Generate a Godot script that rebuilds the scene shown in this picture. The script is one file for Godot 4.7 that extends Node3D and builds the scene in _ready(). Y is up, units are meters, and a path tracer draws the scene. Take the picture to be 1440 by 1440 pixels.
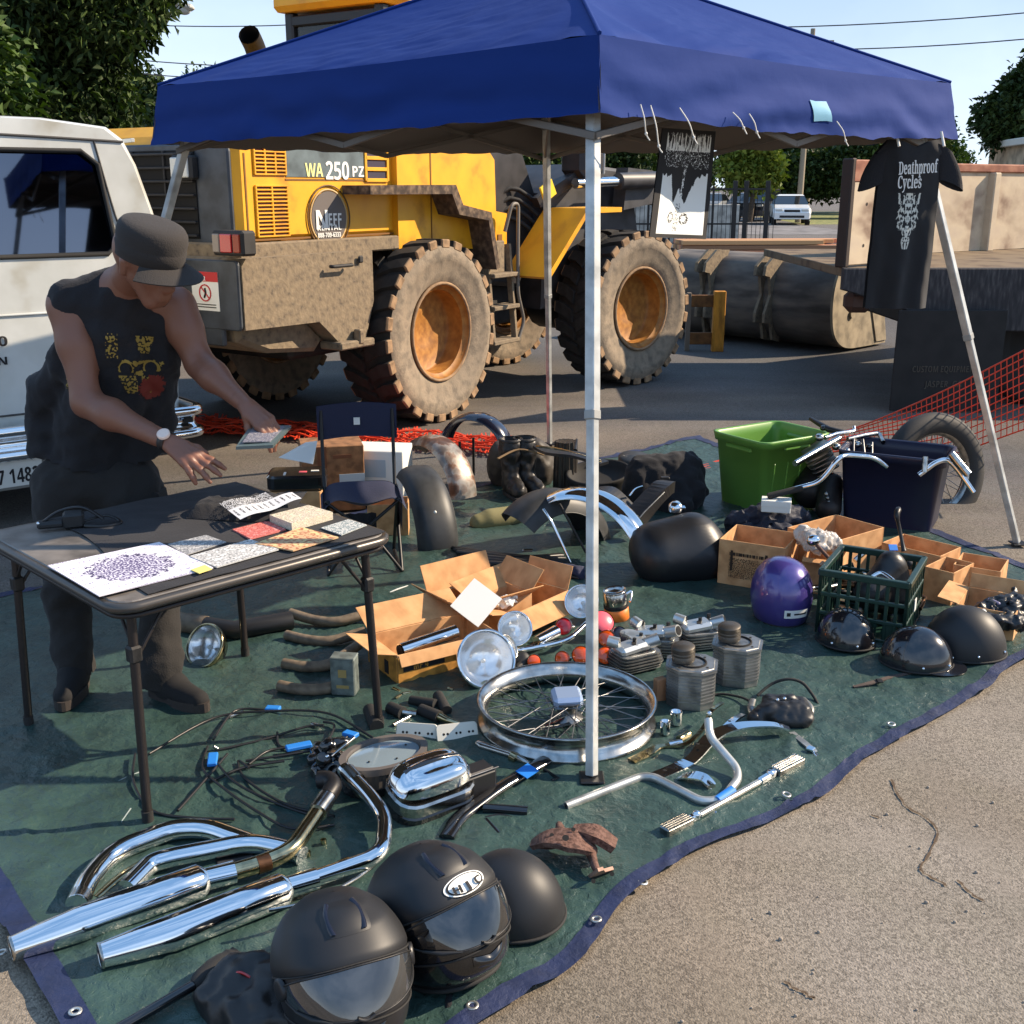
extends Node3D
# A swap-meet stall under a slant-legged canopy, a wheel loader behind. Metres, y up.

var X := Transform3D.IDENTITY          # applied to every emitted vertex
var sg := 1
var taken := {}
var mats := {}
var texs := {}
var rng := RandomNumberGenerator.new()

# ---------------------------------------------------------------- naming and tagging
func nm(s: String) -> String:
	var n: int = taken.get(s, 0)
	taken[s] = n + 1
	return s if n == 0 else "%s_%03d" % [s, n]

func tag(o: Node, label: String, category: String, group := "", kind := "") -> Node:
	if label: o.set_meta("label", label)
	if category: o.set_meta("category", category)
	if group: o.set_meta("group", group)
	if kind: o.set_meta("kind", kind)
	return o

func thing(called: String, label: String, category: String, at := Vector3.ZERO, turn := 0.0, group := "") -> Node3D:
	var o := Node3D.new()
	o.name = nm(called)
	add_child(o)
	o.position = at
	o.rotation_degrees.y = turn
	x0()
	tag(o, label, category, group)
	return o

func S() -> SurfaceTool:
	var st := SurfaceTool.new()
	st.begin(Mesh.PRIMITIVE_TRIANGLES)
	sg = 1
	return st

func fin(st: SurfaceTool) -> ArrayMesh:
	st.generate_normals()
	return st.commit()

func put(st, called: String, mat: Material, parent: Node, label := "") -> MeshInstance3D:
	var mi := MeshInstance3D.new()
	mi.mesh = fin(st) if st is SurfaceTool else st
	mi.material_override = mat
	mi.name = called
	parent.add_child(mi, true)
	if label: mi.set_meta("label", label)
	return mi

func solo(st, called: String, mat: Material, label: String, category: String, at := Vector3.ZERO, turn := 0.0, group := "") -> MeshInstance3D:
	var mi := put(st, nm(called), mat, self)
	mi.position = at
	mi.rotation_degrees.y = turn
	tag(mi, label, category, group)
	return mi

func setting(st, called: String, mat: Material, parent: Node = self) -> MeshInstance3D:
	var mi := put(st, called, mat, parent)
	if parent == self: mi.set_meta("kind", "structure")
	return mi

func copy(o: Node3D, label: String, at: Vector3, turn := 0.0) -> Node3D:
	var c: Node3D = o.duplicate()
	var base: String = o.name
	var re := RegEx.create_from_string("_\\d+$")
	c.name = nm(re.sub(base, ""))
	add_child(c)
	c.position = at
	c.rotation_degrees.y = turn
	c.set_meta("label", label)
	return c

# ---------------------------------------------------------------- mesh helpers
func tri(st: SurfaceTool, a: Vector3, b: Vector3, c: Vector3, ua := Vector2.ZERO, ub := Vector2.ZERO, uc := Vector2.ZERO) -> void:
	st.set_uv(ua); st.add_vertex(X * a)
	st.set_uv(ub); st.add_vertex(X * b)
	st.set_uv(uc); st.add_vertex(X * c)

func quad(st: SurfaceTool, a: Vector3, b: Vector3, c: Vector3, d: Vector3) -> void:   # clockwise seen from outside
	tri(st, a, b, c, Vector2(0, 0), Vector2(1, 0), Vector2(1, 1))
	tri(st, a, c, d, Vector2(0, 0), Vector2(1, 1), Vector2(0, 1))

func flat(st: SurfaceTool) -> void:
	st.set_smooth_group(4294967295)

func smooth(st: SurfaceTool) -> void:
	sg += 1
	st.set_smooth_group(sg)

func grid(st: SurfaceTool, rows: Array, cu := false, cv := false, flip := false, hard := false) -> void:
	if hard: flat(st)
	else: smooth(st)
	var m := rows.size()
	var n: int = rows[0].size()
	for i in (m if cv else m - 1):
		var r0: PackedVector3Array = rows[i]
		var r1: PackedVector3Array = rows[(i + 1) % m]
		var v0 := float(i) / (m if cv else m - 1)
		var v1 := float(i + 1) / (m if cv else m - 1)
		for j in (n if cu else n - 1):
			var k := (j + 1) % n
			var u0 := float(j) / (n if cu else n - 1)
			var u1 := float(j + 1) / (n if cu else n - 1)
			if flip:
				tri(st, r0[j], r1[k], r0[k], Vector2(u0, v0), Vector2(u1, v1), Vector2(u1, v0))
				tri(st, r0[j], r1[j], r1[k], Vector2(u0, v0), Vector2(u0, v1), Vector2(u1, v1))
			else:
				tri(st, r0[j], r0[k], r1[k], Vector2(u0, v0), Vector2(u1, v0), Vector2(u1, v1))
				tri(st, r0[j], r1[k], r1[j], Vector2(u0, v0), Vector2(u1, v1), Vector2(u0, v1))

func fgrid(st: SurfaceTool, nu: int, nv: int, f: Callable, cu := false, cv := false, flip := false) -> void:   # f(u, v) -> point
	var rows := []
	for i in nv + (0 if cv else 1):
		var r := PackedVector3Array()
		for j in nu + (0 if cu else 1): r.append(f.call(float(j) / nu, float(i) / nv))
		rows.append(r)
	grid(st, rows, cu, cv, flip)

func shell(st: SurfaceTool, nu: int, nv: int, f: Callable, t: float) -> void:   # a bent sheet with thickness t
	var top := []
	for i in nv + 1:
		var r := PackedVector3Array()
		for j in nu + 1: r.append(f.call(float(j) / nu, float(i) / nv))
		top.append(r)
	var low := []
	for i in nv + 1:
		var r := PackedVector3Array()
		for j in nu + 1:
			var du: Vector3 = top[i][mini(j + 1, nu)] - top[i][maxi(j - 1, 0)]
			var dv: Vector3 = top[mini(i + 1, nv)][j] - top[maxi(i - 1, 0)][j]
			r.append(top[i][j] - dv.cross(du).normalized() * t)
		low.append(r)
	grid(st, top)
	grid(st, low, false, false, true)
	flat(st)
	for j in nu:
		quad(st, top[0][j + 1], top[0][j], low[0][j], low[0][j + 1])
		quad(st, top[nv][j], top[nv][j + 1], low[nv][j + 1], low[nv][j])
	for i in nv:
		quad(st, top[i][0], top[i + 1][0], low[i + 1][0], low[i][0])
		quad(st, top[i + 1][nu], top[i][nu], low[i][nu], low[i + 1][nu])

func box(st: SurfaceTool, c: Vector3, s: Vector3, bev := 0.0, B := Basis.IDENTITY) -> void:
	flat(st)
	var h := s * 0.5
	var b := minf(bev, minf(h.x, minf(h.y, h.z)) * 0.95)
	var F := func(p: Vector3) -> Vector3: return c + B * p
	var ax := [Vector3.RIGHT, Vector3.UP, Vector3.BACK]
	for a in 3:
		for sgn in [-1.0, 1.0]:
			var n: Vector3 = ax[a] * sgn
			var u: Vector3 = ax[(a + 1) % 3]
			var w: Vector3 = ax[(a + 2) % 3] * sgn
			var hn: float = h[a]; var hu: float = h[(a + 1) % 3] - b; var hw: float = h[(a + 2) % 3] - b
			quad(st, F.call(n * hn - u * hu + w * hw), F.call(n * hn + u * hu + w * hw), F.call(n * hn + u * hu - w * hw), F.call(n * hn - u * hu - w * hw))
	if b <= 0.0: return
	for a in 3:                       # edges along axis a
		var u: Vector3 = ax[(a + 1) % 3]
		var w: Vector3 = ax[(a + 2) % 3]
		var ha: float = h[a] - b; var hu: float = h[(a + 1) % 3]; var hw: float = h[(a + 2) % 3]
		for su in [-1.0, 1.0]:
			for sw in [-1.0, 1.0]:
				var p0: Vector3 = u * su * hu + w * sw * (hw - b)
				var p1: Vector3 = u * su * (hu - b) + w * sw * hw
				var e: Vector3 = ax[a] * ha
				if su * sw > 0: quad(st, F.call(p0 - e), F.call(p0 + e), F.call(p1 + e), F.call(p1 - e))
				else: quad(st, F.call(p1 - e), F.call(p1 + e), F.call(p0 + e), F.call(p0 - e))
	for sx in [-1.0, 1.0]:
		for sy in [-1.0, 1.0]:
			for sz in [-1.0, 1.0]:
				var px := Vector3(sx * h.x, sy * (h.y - b), sz * (h.z - b))
				var py := Vector3(sx * (h.x - b), sy * h.y, sz * (h.z - b))
				var pz := Vector3(sx * (h.x - b), sy * (h.y - b), sz * h.z)
				if sx * sy * sz > 0: tri(st, F.call(px), F.call(pz), F.call(py))
				else: tri(st, F.call(px), F.call(py), F.call(pz))

func bar(st: SurfaceTool, a: Vector3, b: Vector3, w: float, t: float, up := Vector3.UP, bev := 0.002) -> void:   # a box beam from a to b: w across, t along up
	var z := (b - a).normalized()
	var x := up.cross(z)
	if x.length() < 1e-4: x = Vector3.RIGHT
	x = x.normalized()
	box(st, (a + b) * 0.5, P(w, t, (b - a).length()), bev, Basis(x, z.cross(x), z))

func frames(pts: PackedVector3Array, closed := false) -> Array:
	var out := []
	var n := pts.size()
	var prev := Vector3.ZERO
	for i in n:
		var a := pts[(i - 1 + n) % n] if closed else pts[maxi(i - 1, 0)]
		var b := pts[(i + 1) % n] if closed else pts[mini(i + 1, n - 1)]
		var t := (b - a).normalized()
		var u: Vector3
		if prev == Vector3.ZERO:
			u = t.cross(Vector3.UP if absf(t.y) < 0.95 else Vector3.RIGHT).normalized()
		else:
			u = (prev - t * prev.dot(t)).normalized()
		prev = u
		out.append([t, u, t.cross(u)])
	return out

func tube(st: SurfaceTool, pts, r, sides := 10, caps := true, closed := false, sq := 1.0) -> void:   # r: a number or one radius per point
	var P := PackedVector3Array(pts)
	var fr := frames(P, closed)
	var rows := []
	for i in P.size():
		var rr: float = r if (r is float or r is int) else r[i]
		var row := PackedVector3Array()
		for j in sides:
			var a := TAU * (j + 0.5) / sides
			row.append(P[i] + fr[i][1] * cos(a) * rr + fr[i][2] * sin(a) * rr * sq)
		rows.append(row)
	grid(st, rows, true, closed, true, sides <= 4)
	if caps and not closed:
		flat(st)
		for e in [0, P.size() - 1]:
			var row: PackedVector3Array = rows[e]
			for j in sides:
				var k := (j + 1) % sides
				if e == 0: tri(st, P[e], row[j], row[k])
				else: tri(st, P[e], row[k], row[j])

func spline(pts, n := 6, closed := false) -> PackedVector3Array:
	var P := PackedVector3Array(pts)
	var m := P.size()
	var out := PackedVector3Array()
	for i in (m if closed else m - 1):
		var p0 := P[(i - 1 + m) % m] if closed else P[maxi(i - 1, 0)]
		var p1 := P[i]
		var p2 := P[(i + 1) % m]
		var p3 := P[(i + 2) % m] if closed else P[mini(i + 2, m - 1)]
		for k in n: out.append(p1.cubic_interpolate(p2, p0, p3, float(k) / n))
	if not closed: out.append(P[m - 1])
	return out

func fillet(pts, r: float, n := 5) -> PackedVector3Array:   # a polyline with rounded corners
	var P := PackedVector3Array(pts)
	var out := PackedVector3Array([P[0]])
	for i in range(1, P.size() - 1):
		var a := P[i - 1] - P[i]
		var b := P[i + 1] - P[i]
		var d := minf(r, minf(a.length(), b.length()) * 0.48)
		var p0 := P[i] + a.normalized() * d
		var p1 := P[i] + b.normalized() * d
		for k in n + 1:
			var t := float(k) / n
			out.append(p0.lerp(P[i], t).lerp(P[i].lerp(p1, t), t))
	out.append(P[P.size() - 1])
	return out

func lathe(st: SurfaceTool, prof: Array, segs := 24, sc := Vector3.ONE) -> void:   # prof: Vector2(radius, y); a repeated point makes a sharp edge
	var rows := []
	for i in prof.size():
		if i > 0 and prof[i].is_equal_approx(prof[i - 1]):
			grid(st, rows, true, false, false)
			rows = []
		var row := PackedVector3Array()
		for j in segs:
			var a := TAU * j / segs
			row.append(Vector3(cos(a) * prof[i].x, prof[i].y, sin(a) * prof[i].x) * sc)
		rows.append(row)
	grid(st, rows, true, false, false)

func prism(st: SurfaceTool, poly, d: float, bev := 0.0) -> void:   # polygon in x/y, depth d along z, centred
	var P := PackedVector2Array(poly)
	if Geometry2D.is_polygon_clockwise(P): P.reverse()
	flat(st)
	var Q := P
	if bev > 0.0:
		var off := Geometry2D.offset_polygon(P, -bev)
		if off.size() == 1 and off[0].size() == P.size():
			Q = off[0]
			if Geometry2D.is_polygon_clockwise(Q): Q.reverse()
			var best := 0                                     # match the starting corner
			for i in Q.size():
				if Q[i].distance_to(P[0]) < Q[best].distance_to(P[0]): best = i
			var R := PackedVector2Array()
			for i in Q.size(): R.append(Q[(i + best) % Q.size()])
			Q = R
		else: bev = 0.0
	var ids := Geometry2D.triangulate_polygon(Q)
	var h := d * 0.5
	for i in range(0, ids.size(), 3):
		var a := Q[ids[i]]; var b := Q[ids[i + 1]]; var c := Q[ids[i + 2]]
		if (b - a).cross(c - a) > 0:
			var t := b; b = c; c = t
		tri(st, Vector3(a.x, a.y, h), Vector3(b.x, b.y, h), Vector3(c.x, c.y, h), a, b, c)
		tri(st, Vector3(a.x, a.y, -h), Vector3(c.x, c.y, -h), Vector3(b.x, b.y, -h), a, c, b)
	var n := P.size()
	var hb := h - bev
	for i in n:
		var a := P[i]; var b := P[(i + 1) % n]
		quad(st, Vector3(a.x, a.y, hb), Vector3(b.x, b.y, hb), Vector3(b.x, b.y, -hb), Vector3(a.x, a.y, -hb))
		if bev > 0.0:
			var a2 := Q[i]; var b2 := Q[(i + 1) % n]
			quad(st, Vector3(a2.x, a2.y, h), Vector3(b2.x, b2.y, h), Vector3(b.x, b.y, hb), Vector3(a.x, a.y, hb))
			quad(st, Vector3(a.x, a.y, -hb), Vector3(b.x, b.y, -hb), Vector3(b2.x, b2.y, -h), Vector3(a2.x, a2.y, -h))

func ball(st: SurfaceTool, c: Vector3, r: Vector3, nu := 16, nv := 10) -> void:
	fgrid(st, nu, nv, func(u, v): return c + Vector3(cos(u * TAU) * sin(v * PI), cos(v * PI), sin(u * TAU) * sin(v * PI)) * r, true, false, true)

func disc(st: SurfaceTool, c: Vector3, r: float, n := 20, up := Vector3.UP) -> void:
	flat(st)
	var B := toward(up)
	for j in n:
		var a := TAU * j / n
		var b := TAU * (j + 1) / n
		tri(st, c, c + B * Vector3(cos(a) * r, 0, sin(a) * r), c + B * Vector3(cos(b) * r, 0, sin(b) * r))

func toward(y: Vector3) -> Basis:   # a basis whose y axis is the given direction
	y = y.normalized()
	var x := y.cross(Vector3.BACK if absf(y.z) < 0.9 else Vector3.RIGHT).normalized()
	return Basis(x, y, x.cross(y))

func at(p: Vector3, rot := Vector3.ZERO, s := 1.0) -> Transform3D:   # rotation in degrees
	return Transform3D(Basis.from_euler(rot * PI / 180.0).scaled(Vector3.ONE * s), p)

func V2(a: Array) -> PackedVector2Array:
	var o := PackedVector2Array()
	for i in range(0, a.size(), 2): o.append(Vector2(a[i], a[i + 1]))
	return o

func V3(a: Array) -> PackedVector3Array:
	var o := PackedVector3Array()
	for i in range(0, a.size(), 3): o.append(Vector3(a[i], a[i + 1], a[i + 2]))
	return o

func rrect(w: float, h: float, r: float, n := 4) -> PackedVector2Array:   # rounded rectangle, centred
	var o := PackedVector2Array()
	for q in 4:
		var c := Vector2((w * 0.5 - r) * (1 if q in [0, 3] else -1), (h * 0.5 - r) * (1 if q < 2 else -1))
		for k in n + 1:
			var a := PI * 0.5 * (q + float(k) / n)
			o.append(c + Vector2(cos(a), sin(a)) * r)
	return o

func lettering(parent: Node, called: String, words: String, mat: Material, x: Transform3D, height: float, width := 0.0, face := "Droid Sans", weight := 400) -> MeshInstance3D:   # centred, in the x/y plane of x
	var t := TextMesh.new()
	var f := SystemFont.new()
	f.font_names = PackedStringArray([face])
	f.font_weight = weight
	t.font = f
	t.text = words
	t.font_size = 64
	t.pixel_size = height / 46.0
	t.depth = 0.002
	t.curve_step = 2.0
	var mi := put(t, called, mat, parent)
	var w := t.get_aabb().size.x
	var sx := width / w if width > 0.0 and w > 0.0 else 1.0
	mi.transform = x * Transform3D(Basis.IDENTITY.scaled(Vector3(sx, 1, 1)), Vector3.ZERO)
	return mi

# ---------------------------------------------------------------- materials
func P(x: float, y: float, z: float) -> Vector3:
	return Vector3(x, y, z)

func Q(x: float, y: float) -> Vector2:
	return Vector2(x, y)

func x0() -> void:
	X = Transform3D()

func rgb(r: float, g: float, b: float) -> Color:
	return Color(r / 255.0, g / 255.0, b / 255.0)

func noise_tex(key: String, sd: int, freq: float, cols: Array, offs: Array, size := 512, oct := 4, type := FastNoiseLite.TYPE_SIMPLEX_SMOOTH, bump := 0.0, warp := 0.0) -> NoiseTexture2D:
	if texs.has(key): return texs[key]
	var n := FastNoiseLite.new()
	n.seed = sd
	n.frequency = freq
	n.noise_type = type
	n.fractal_octaves = oct
	if type == FastNoiseLite.TYPE_CELLULAR: n.cellular_return_type = FastNoiseLite.RETURN_CELL_VALUE
	if warp > 0.0:
		n.domain_warp_enabled = true
		n.domain_warp_amplitude = warp
		n.domain_warp_frequency = freq
	var t := NoiseTexture2D.new()
	t.width = size; t.height = size
	t.seamless = true
	t.seamless_blend_skirt = 0.2
	t.noise = n
	if bump > 0.0:
		t.as_normal_map = true
		t.bump_strength = bump
	elif cols.size():
		var g := Gradient.new()
		g.colors = PackedColorArray(cols)
		g.offsets = PackedFloat32Array(offs)
		t.color_ramp = g
	texs[key] = t
	return t

func M(key: String, c := Color.WHITE, rough := 0.6, metal := 0.0, o := {}) -> StandardMaterial3D:
	if mats.has(key): return mats[key]
	var m := StandardMaterial3D.new()
	m.resource_name = key
	m.albedo_color = c
	m.roughness = rough
	m.metallic = metal
	if o.has("spec"): m.metallic_specular = o.spec
	if o.has("tex"): m.albedo_texture = o.tex
	if o.has("nrm"):
		m.normal_enabled = true
		m.normal_texture = o.nrm
		m.normal_scale = o.get("ns", 1.0)
	if o.has("rtex"):
		m.roughness_texture = o.rtex
	if o.has("tri"):
		m.uv1_triplanar = true
		m.uv1_world_triplanar = o.get("world", false)
		m.uv1_scale = Vector3.ONE * o.tri if not (o.tri is Vector3) else o.tri
	if o.has("vc"): m.vertex_color_use_as_albedo = true
	if o.has("coat"):
		m.clearcoat_enabled = true
		m.clearcoat = o.coat
		m.clearcoat_roughness = o.get("coatr", 0.05)
	if o.has("alpha"):
		m.transparency = BaseMaterial3D.TRANSPARENCY_ALPHA
		m.albedo_color.a = o.alpha
	if o.has("back"):
		m.backlight_enabled = true
		m.backlight = o.back
	if o.has("rim"):
		m.rim_enabled = true
		m.rim = o.rim
	mats[key] = m
	return m

func grey(a: float) -> Color:
	return Color(a, a, a)

func make_materials() -> void:
	var mottle := noise_tex("mottle", 3, 0.008, [grey(0.72), grey(0.9), grey(1.0)], [0.2, 0.5, 0.8], 512, 5)
	var scuff := noise_tex("scuff", 8, 0.02, [grey(0.35), grey(0.6), grey(0.8)], [0.25, 0.5, 0.8], 512, 5)
	var fine := noise_tex("fine", 5, 0.08, [], [], 512, 3, FastNoiseLite.TYPE_SIMPLEX_SMOOTH, 3.0)
	var dents := noise_tex("dents", 6, 0.012, [], [], 512, 4, FastNoiseLite.TYPE_SIMPLEX_SMOOTH, 4.0)
	# metals
	M("chrome", rgb(228, 230, 232), 0.07, 1.0, {"nrm": dents, "ns": 0.08, "tri": 3.0})
	M("worn_chrome", rgb(205, 203, 198), 0.2, 1.0, {"tex": mottle, "nrm": dents, "ns": 0.12, "tri": 4.0})
	M("dull_chrome", rgb(180, 178, 172), 0.32, 1.0, {"tex": mottle, "tri": 5.0})
	M("gold_chrome", rgb(205, 190, 150), 0.16, 1.0, {"tex": mottle, "tri": 6.0})
	M("burnt_chrome", rgb(120, 84, 60), 0.35, 0.9, {"tex": mottle, "tri": 9.0})
	M("alloy", rgb(168, 168, 165), 0.42, 0.85, {"tex": mottle, "nrm": fine, "ns": 0.06, "tri": 3.0})
	M("steel", rgb(150, 150, 150), 0.35, 1.0, {"tex": mottle, "tri": 3.0})
	M("aluminium", rgb(214, 214, 208), 0.36, 0.75, {"tex": mottle, "tri": 2.0})
	M("white_tube", rgb(205, 206, 202), 0.38, 0.35, {"tex": mottle, "tri": 2.0})
	M("dark_steel", rgb(58, 57, 57), 0.5, 0.5, {"tex": mottle, "nrm": fine, "ns": 0.2, "tri": 3.0})
	M("rust", rgb(255, 255, 255), 0.85, 0.1, {"tex": noise_tex("rust", 12, 0.02, [rgb(62, 40, 32), rgb(96, 66, 54), rgb(122, 92, 80), rgb(80, 52, 42)], [0.2, 0.45, 0.6, 0.8], 512, 5), "nrm": fine, "ns": 0.6, "tri": 4.0})
	M("rusty_chrome", rgb(255, 255, 255), 0.42, 0.45, {"tex": noise_tex("rusty_chrome", 14, 0.006, [rgb(96, 66, 50), rgb(140, 104, 84), rgb(178, 170, 160), rgb(120, 118, 114)], [0.3, 0.42, 0.52, 0.75], 512, 5), "tri": 2.5})
	# painted black things
	M("satin_black", rgb(30, 30, 32), 0.42, 0.0, {"nrm": fine, "ns": 0.08, "tri": 6.0})
	M("matt_black", rgb(24, 24, 26), 0.52, 0.0, {"nrm": fine, "ns": 0.06, "tri": 9.0})
	M("gloss_black", rgb(20, 20, 22), 0.16, 0.0, {"coat": 0.8})
	M("primer_grey", rgb(52, 54, 56), 0.5, 0.0, {"tex": mottle, "tri": 3.0})
	M("black_plastic", rgb(30, 30, 31), 0.6)
	M("rubber", rgb(34, 33, 32), 0.8, 0.0, {"nrm": fine, "ns": 0.4, "tri": 5.0})
	M("black_metal", rgb(34, 33, 34), 0.42, 0.3)
	M("brown_metal", rgb(36, 31, 30), 0.45, 0.2)
	# card, cloth, paper
	M("card", rgb(255, 255, 255), 0.9, 0.0, {"tex": noise_tex("card", 21, 0.01, [rgb(176, 130, 86), rgb(196, 148, 100), rgb(206, 160, 112)], [0.2, 0.5, 0.8], 512, 4), "tri": 2.0})
	M("card_yellow", rgb(206, 146, 62), 0.85, 0.0, {"tex": mottle, "tri": 3.0})
	M("card_dark", rgb(152, 108, 72), 0.9, 0.0, {"tex": mottle, "tri": 3.0})
	M("paper", rgb(224, 222, 216), 0.8)
	M("ink", rgb(26, 24, 26), 0.8)
	M("navy_cloth", rgb(38, 42, 66), 0.9, 0.0, {"nrm": noise_tex("weave", 30, 0.25, [], [], 256, 1, FastNoiseLite.TYPE_VALUE, 3.0), "ns": 0.4, "tri": 5.0, "rim": 0.3})
	M("black_cloth", rgb(27, 27, 31), 0.95, 0.0, {"nrm": texs["weave"], "ns": 0.5, "tri": 6.0, "rim": 0.35})
	M("leather", rgb(30, 27, 26), 0.45, 0.0, {"nrm": noise_tex("grain", 31, 0.06, [], [], 256, 2, FastNoiseLite.TYPE_CELLULAR, 2.0), "ns": 0.25, "tri": 6.0})
	# plastics and glass
	M("orange_lens", rgb(226, 84, 20), 0.12, 0.0, {"coat": 1.0, "back": rgb(120, 40, 6)})
	M("red_lens", rgb(176, 24, 30), 0.12, 0.0, {"coat": 1.0})
	M("pink_lens", rgb(226, 96, 110), 0.3)
	M("lens", rgb(240, 244, 246), 0.03, 0.0, {"alpha": 0.14})
	M("blue_tape", rgb(30, 120, 205), 0.6)
	M("car_glass", rgb(22, 26, 30), 0.06, 0.0, {"spec": 0.8})
	M("vent_gloss", rgb(24, 26, 40), 0.2)
	M("white", rgb(226, 226, 220), 0.55)
	M("silver", rgb(240, 240, 240), 0.2, 1.0, {"nrm": dents, "ns": 0.25, "tri": 4.0})

func _ready() -> void:
	rng.seed = 20
	# camera
	var cam := Camera3D.new()
	cam.name = "camera"
	cam.position = Vector3(0, 1.74, 0)
	cam.rotation_degrees = Vector3(-16.12, 0, 0)
	cam.fov = 49.14
	cam.near = 0.05
	cam.far = 900.0
	add_child(cam)
	cam.current = true
	# sky, sun, exposure
	var we := WorldEnvironment.new()
	we.name = "world_environment"
	var env := Environment.new()
	env.background_mode = Environment.BG_SKY
	var sky := Sky.new()
	var pm := ProceduralSkyMaterial.new()
	pm.sky_top_color = rgb(106, 144, 188)
	pm.sky_horizon_color = rgb(196, 209, 219)
	pm.sky_curve = 0.12
	pm.ground_bottom_color = rgb(92, 84, 76)
	pm.ground_horizon_color = rgb(150, 146, 138)
	pm.sky_cover = noise_tex("clouds", 77, 0.004, [Color(1, 1, 1, 0.0), Color(1, 1, 1, 0.16), Color(1, 1, 1, 0.45)], [0.36, 0.55, 0.85], 1024, 6, FastNoiseLite.TYPE_SIMPLEX_SMOOTH, 0.0, 60.0)
	pm.sky_cover_modulate = Color(0.7, 0.71, 0.72)
	sky.sky_material = pm
	env.sky = sky
	env.background_energy_multiplier = 1.0
	env.tonemap_mode = Environment.TONE_MAPPER_LINEAR
	env.tonemap_exposure = 1.75
	env.sdfgi_enabled = true
	env.ssao_enabled = true
	env.ssil_enabled = true
	we.environment = env
	add_child(we)
	var sun := DirectionalLight3D.new()
	sun.name = "sun"
	sun.light_energy = 1.6
	sun.light_color = rgb(255, 234, 206)
	sun.light_angular_distance = 0.5
	sun.shadow_enabled = true
	add_child(sun)
	sun.look_at_from_position(Vector3(0.817, 0.55, -0.185) * 50.0, Vector3.ZERO)
	make_materials()
	build_setting()
	build_loader()
	build_bucket()
	build_trailer()
	build_van()
	build_background()
	build_canopy()
	build_table()
	build_person()
	build_back_row()
	build_right_side()
	build_middle()
	build_front()


# ---------------------------------------------------------------- setting
func fbm(sd: int, freq: float, oct := 3) -> FastNoiseLite:
	var n := FastNoiseLite.new()
	n.seed = sd; n.frequency = freq; n.fractal_octaves = oct
	n.noise_type = FastNoiseLite.TYPE_SIMPLEX_SMOOTH
	return n

func ground_height(x: float, z: float) -> float:
	return 0.0

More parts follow.
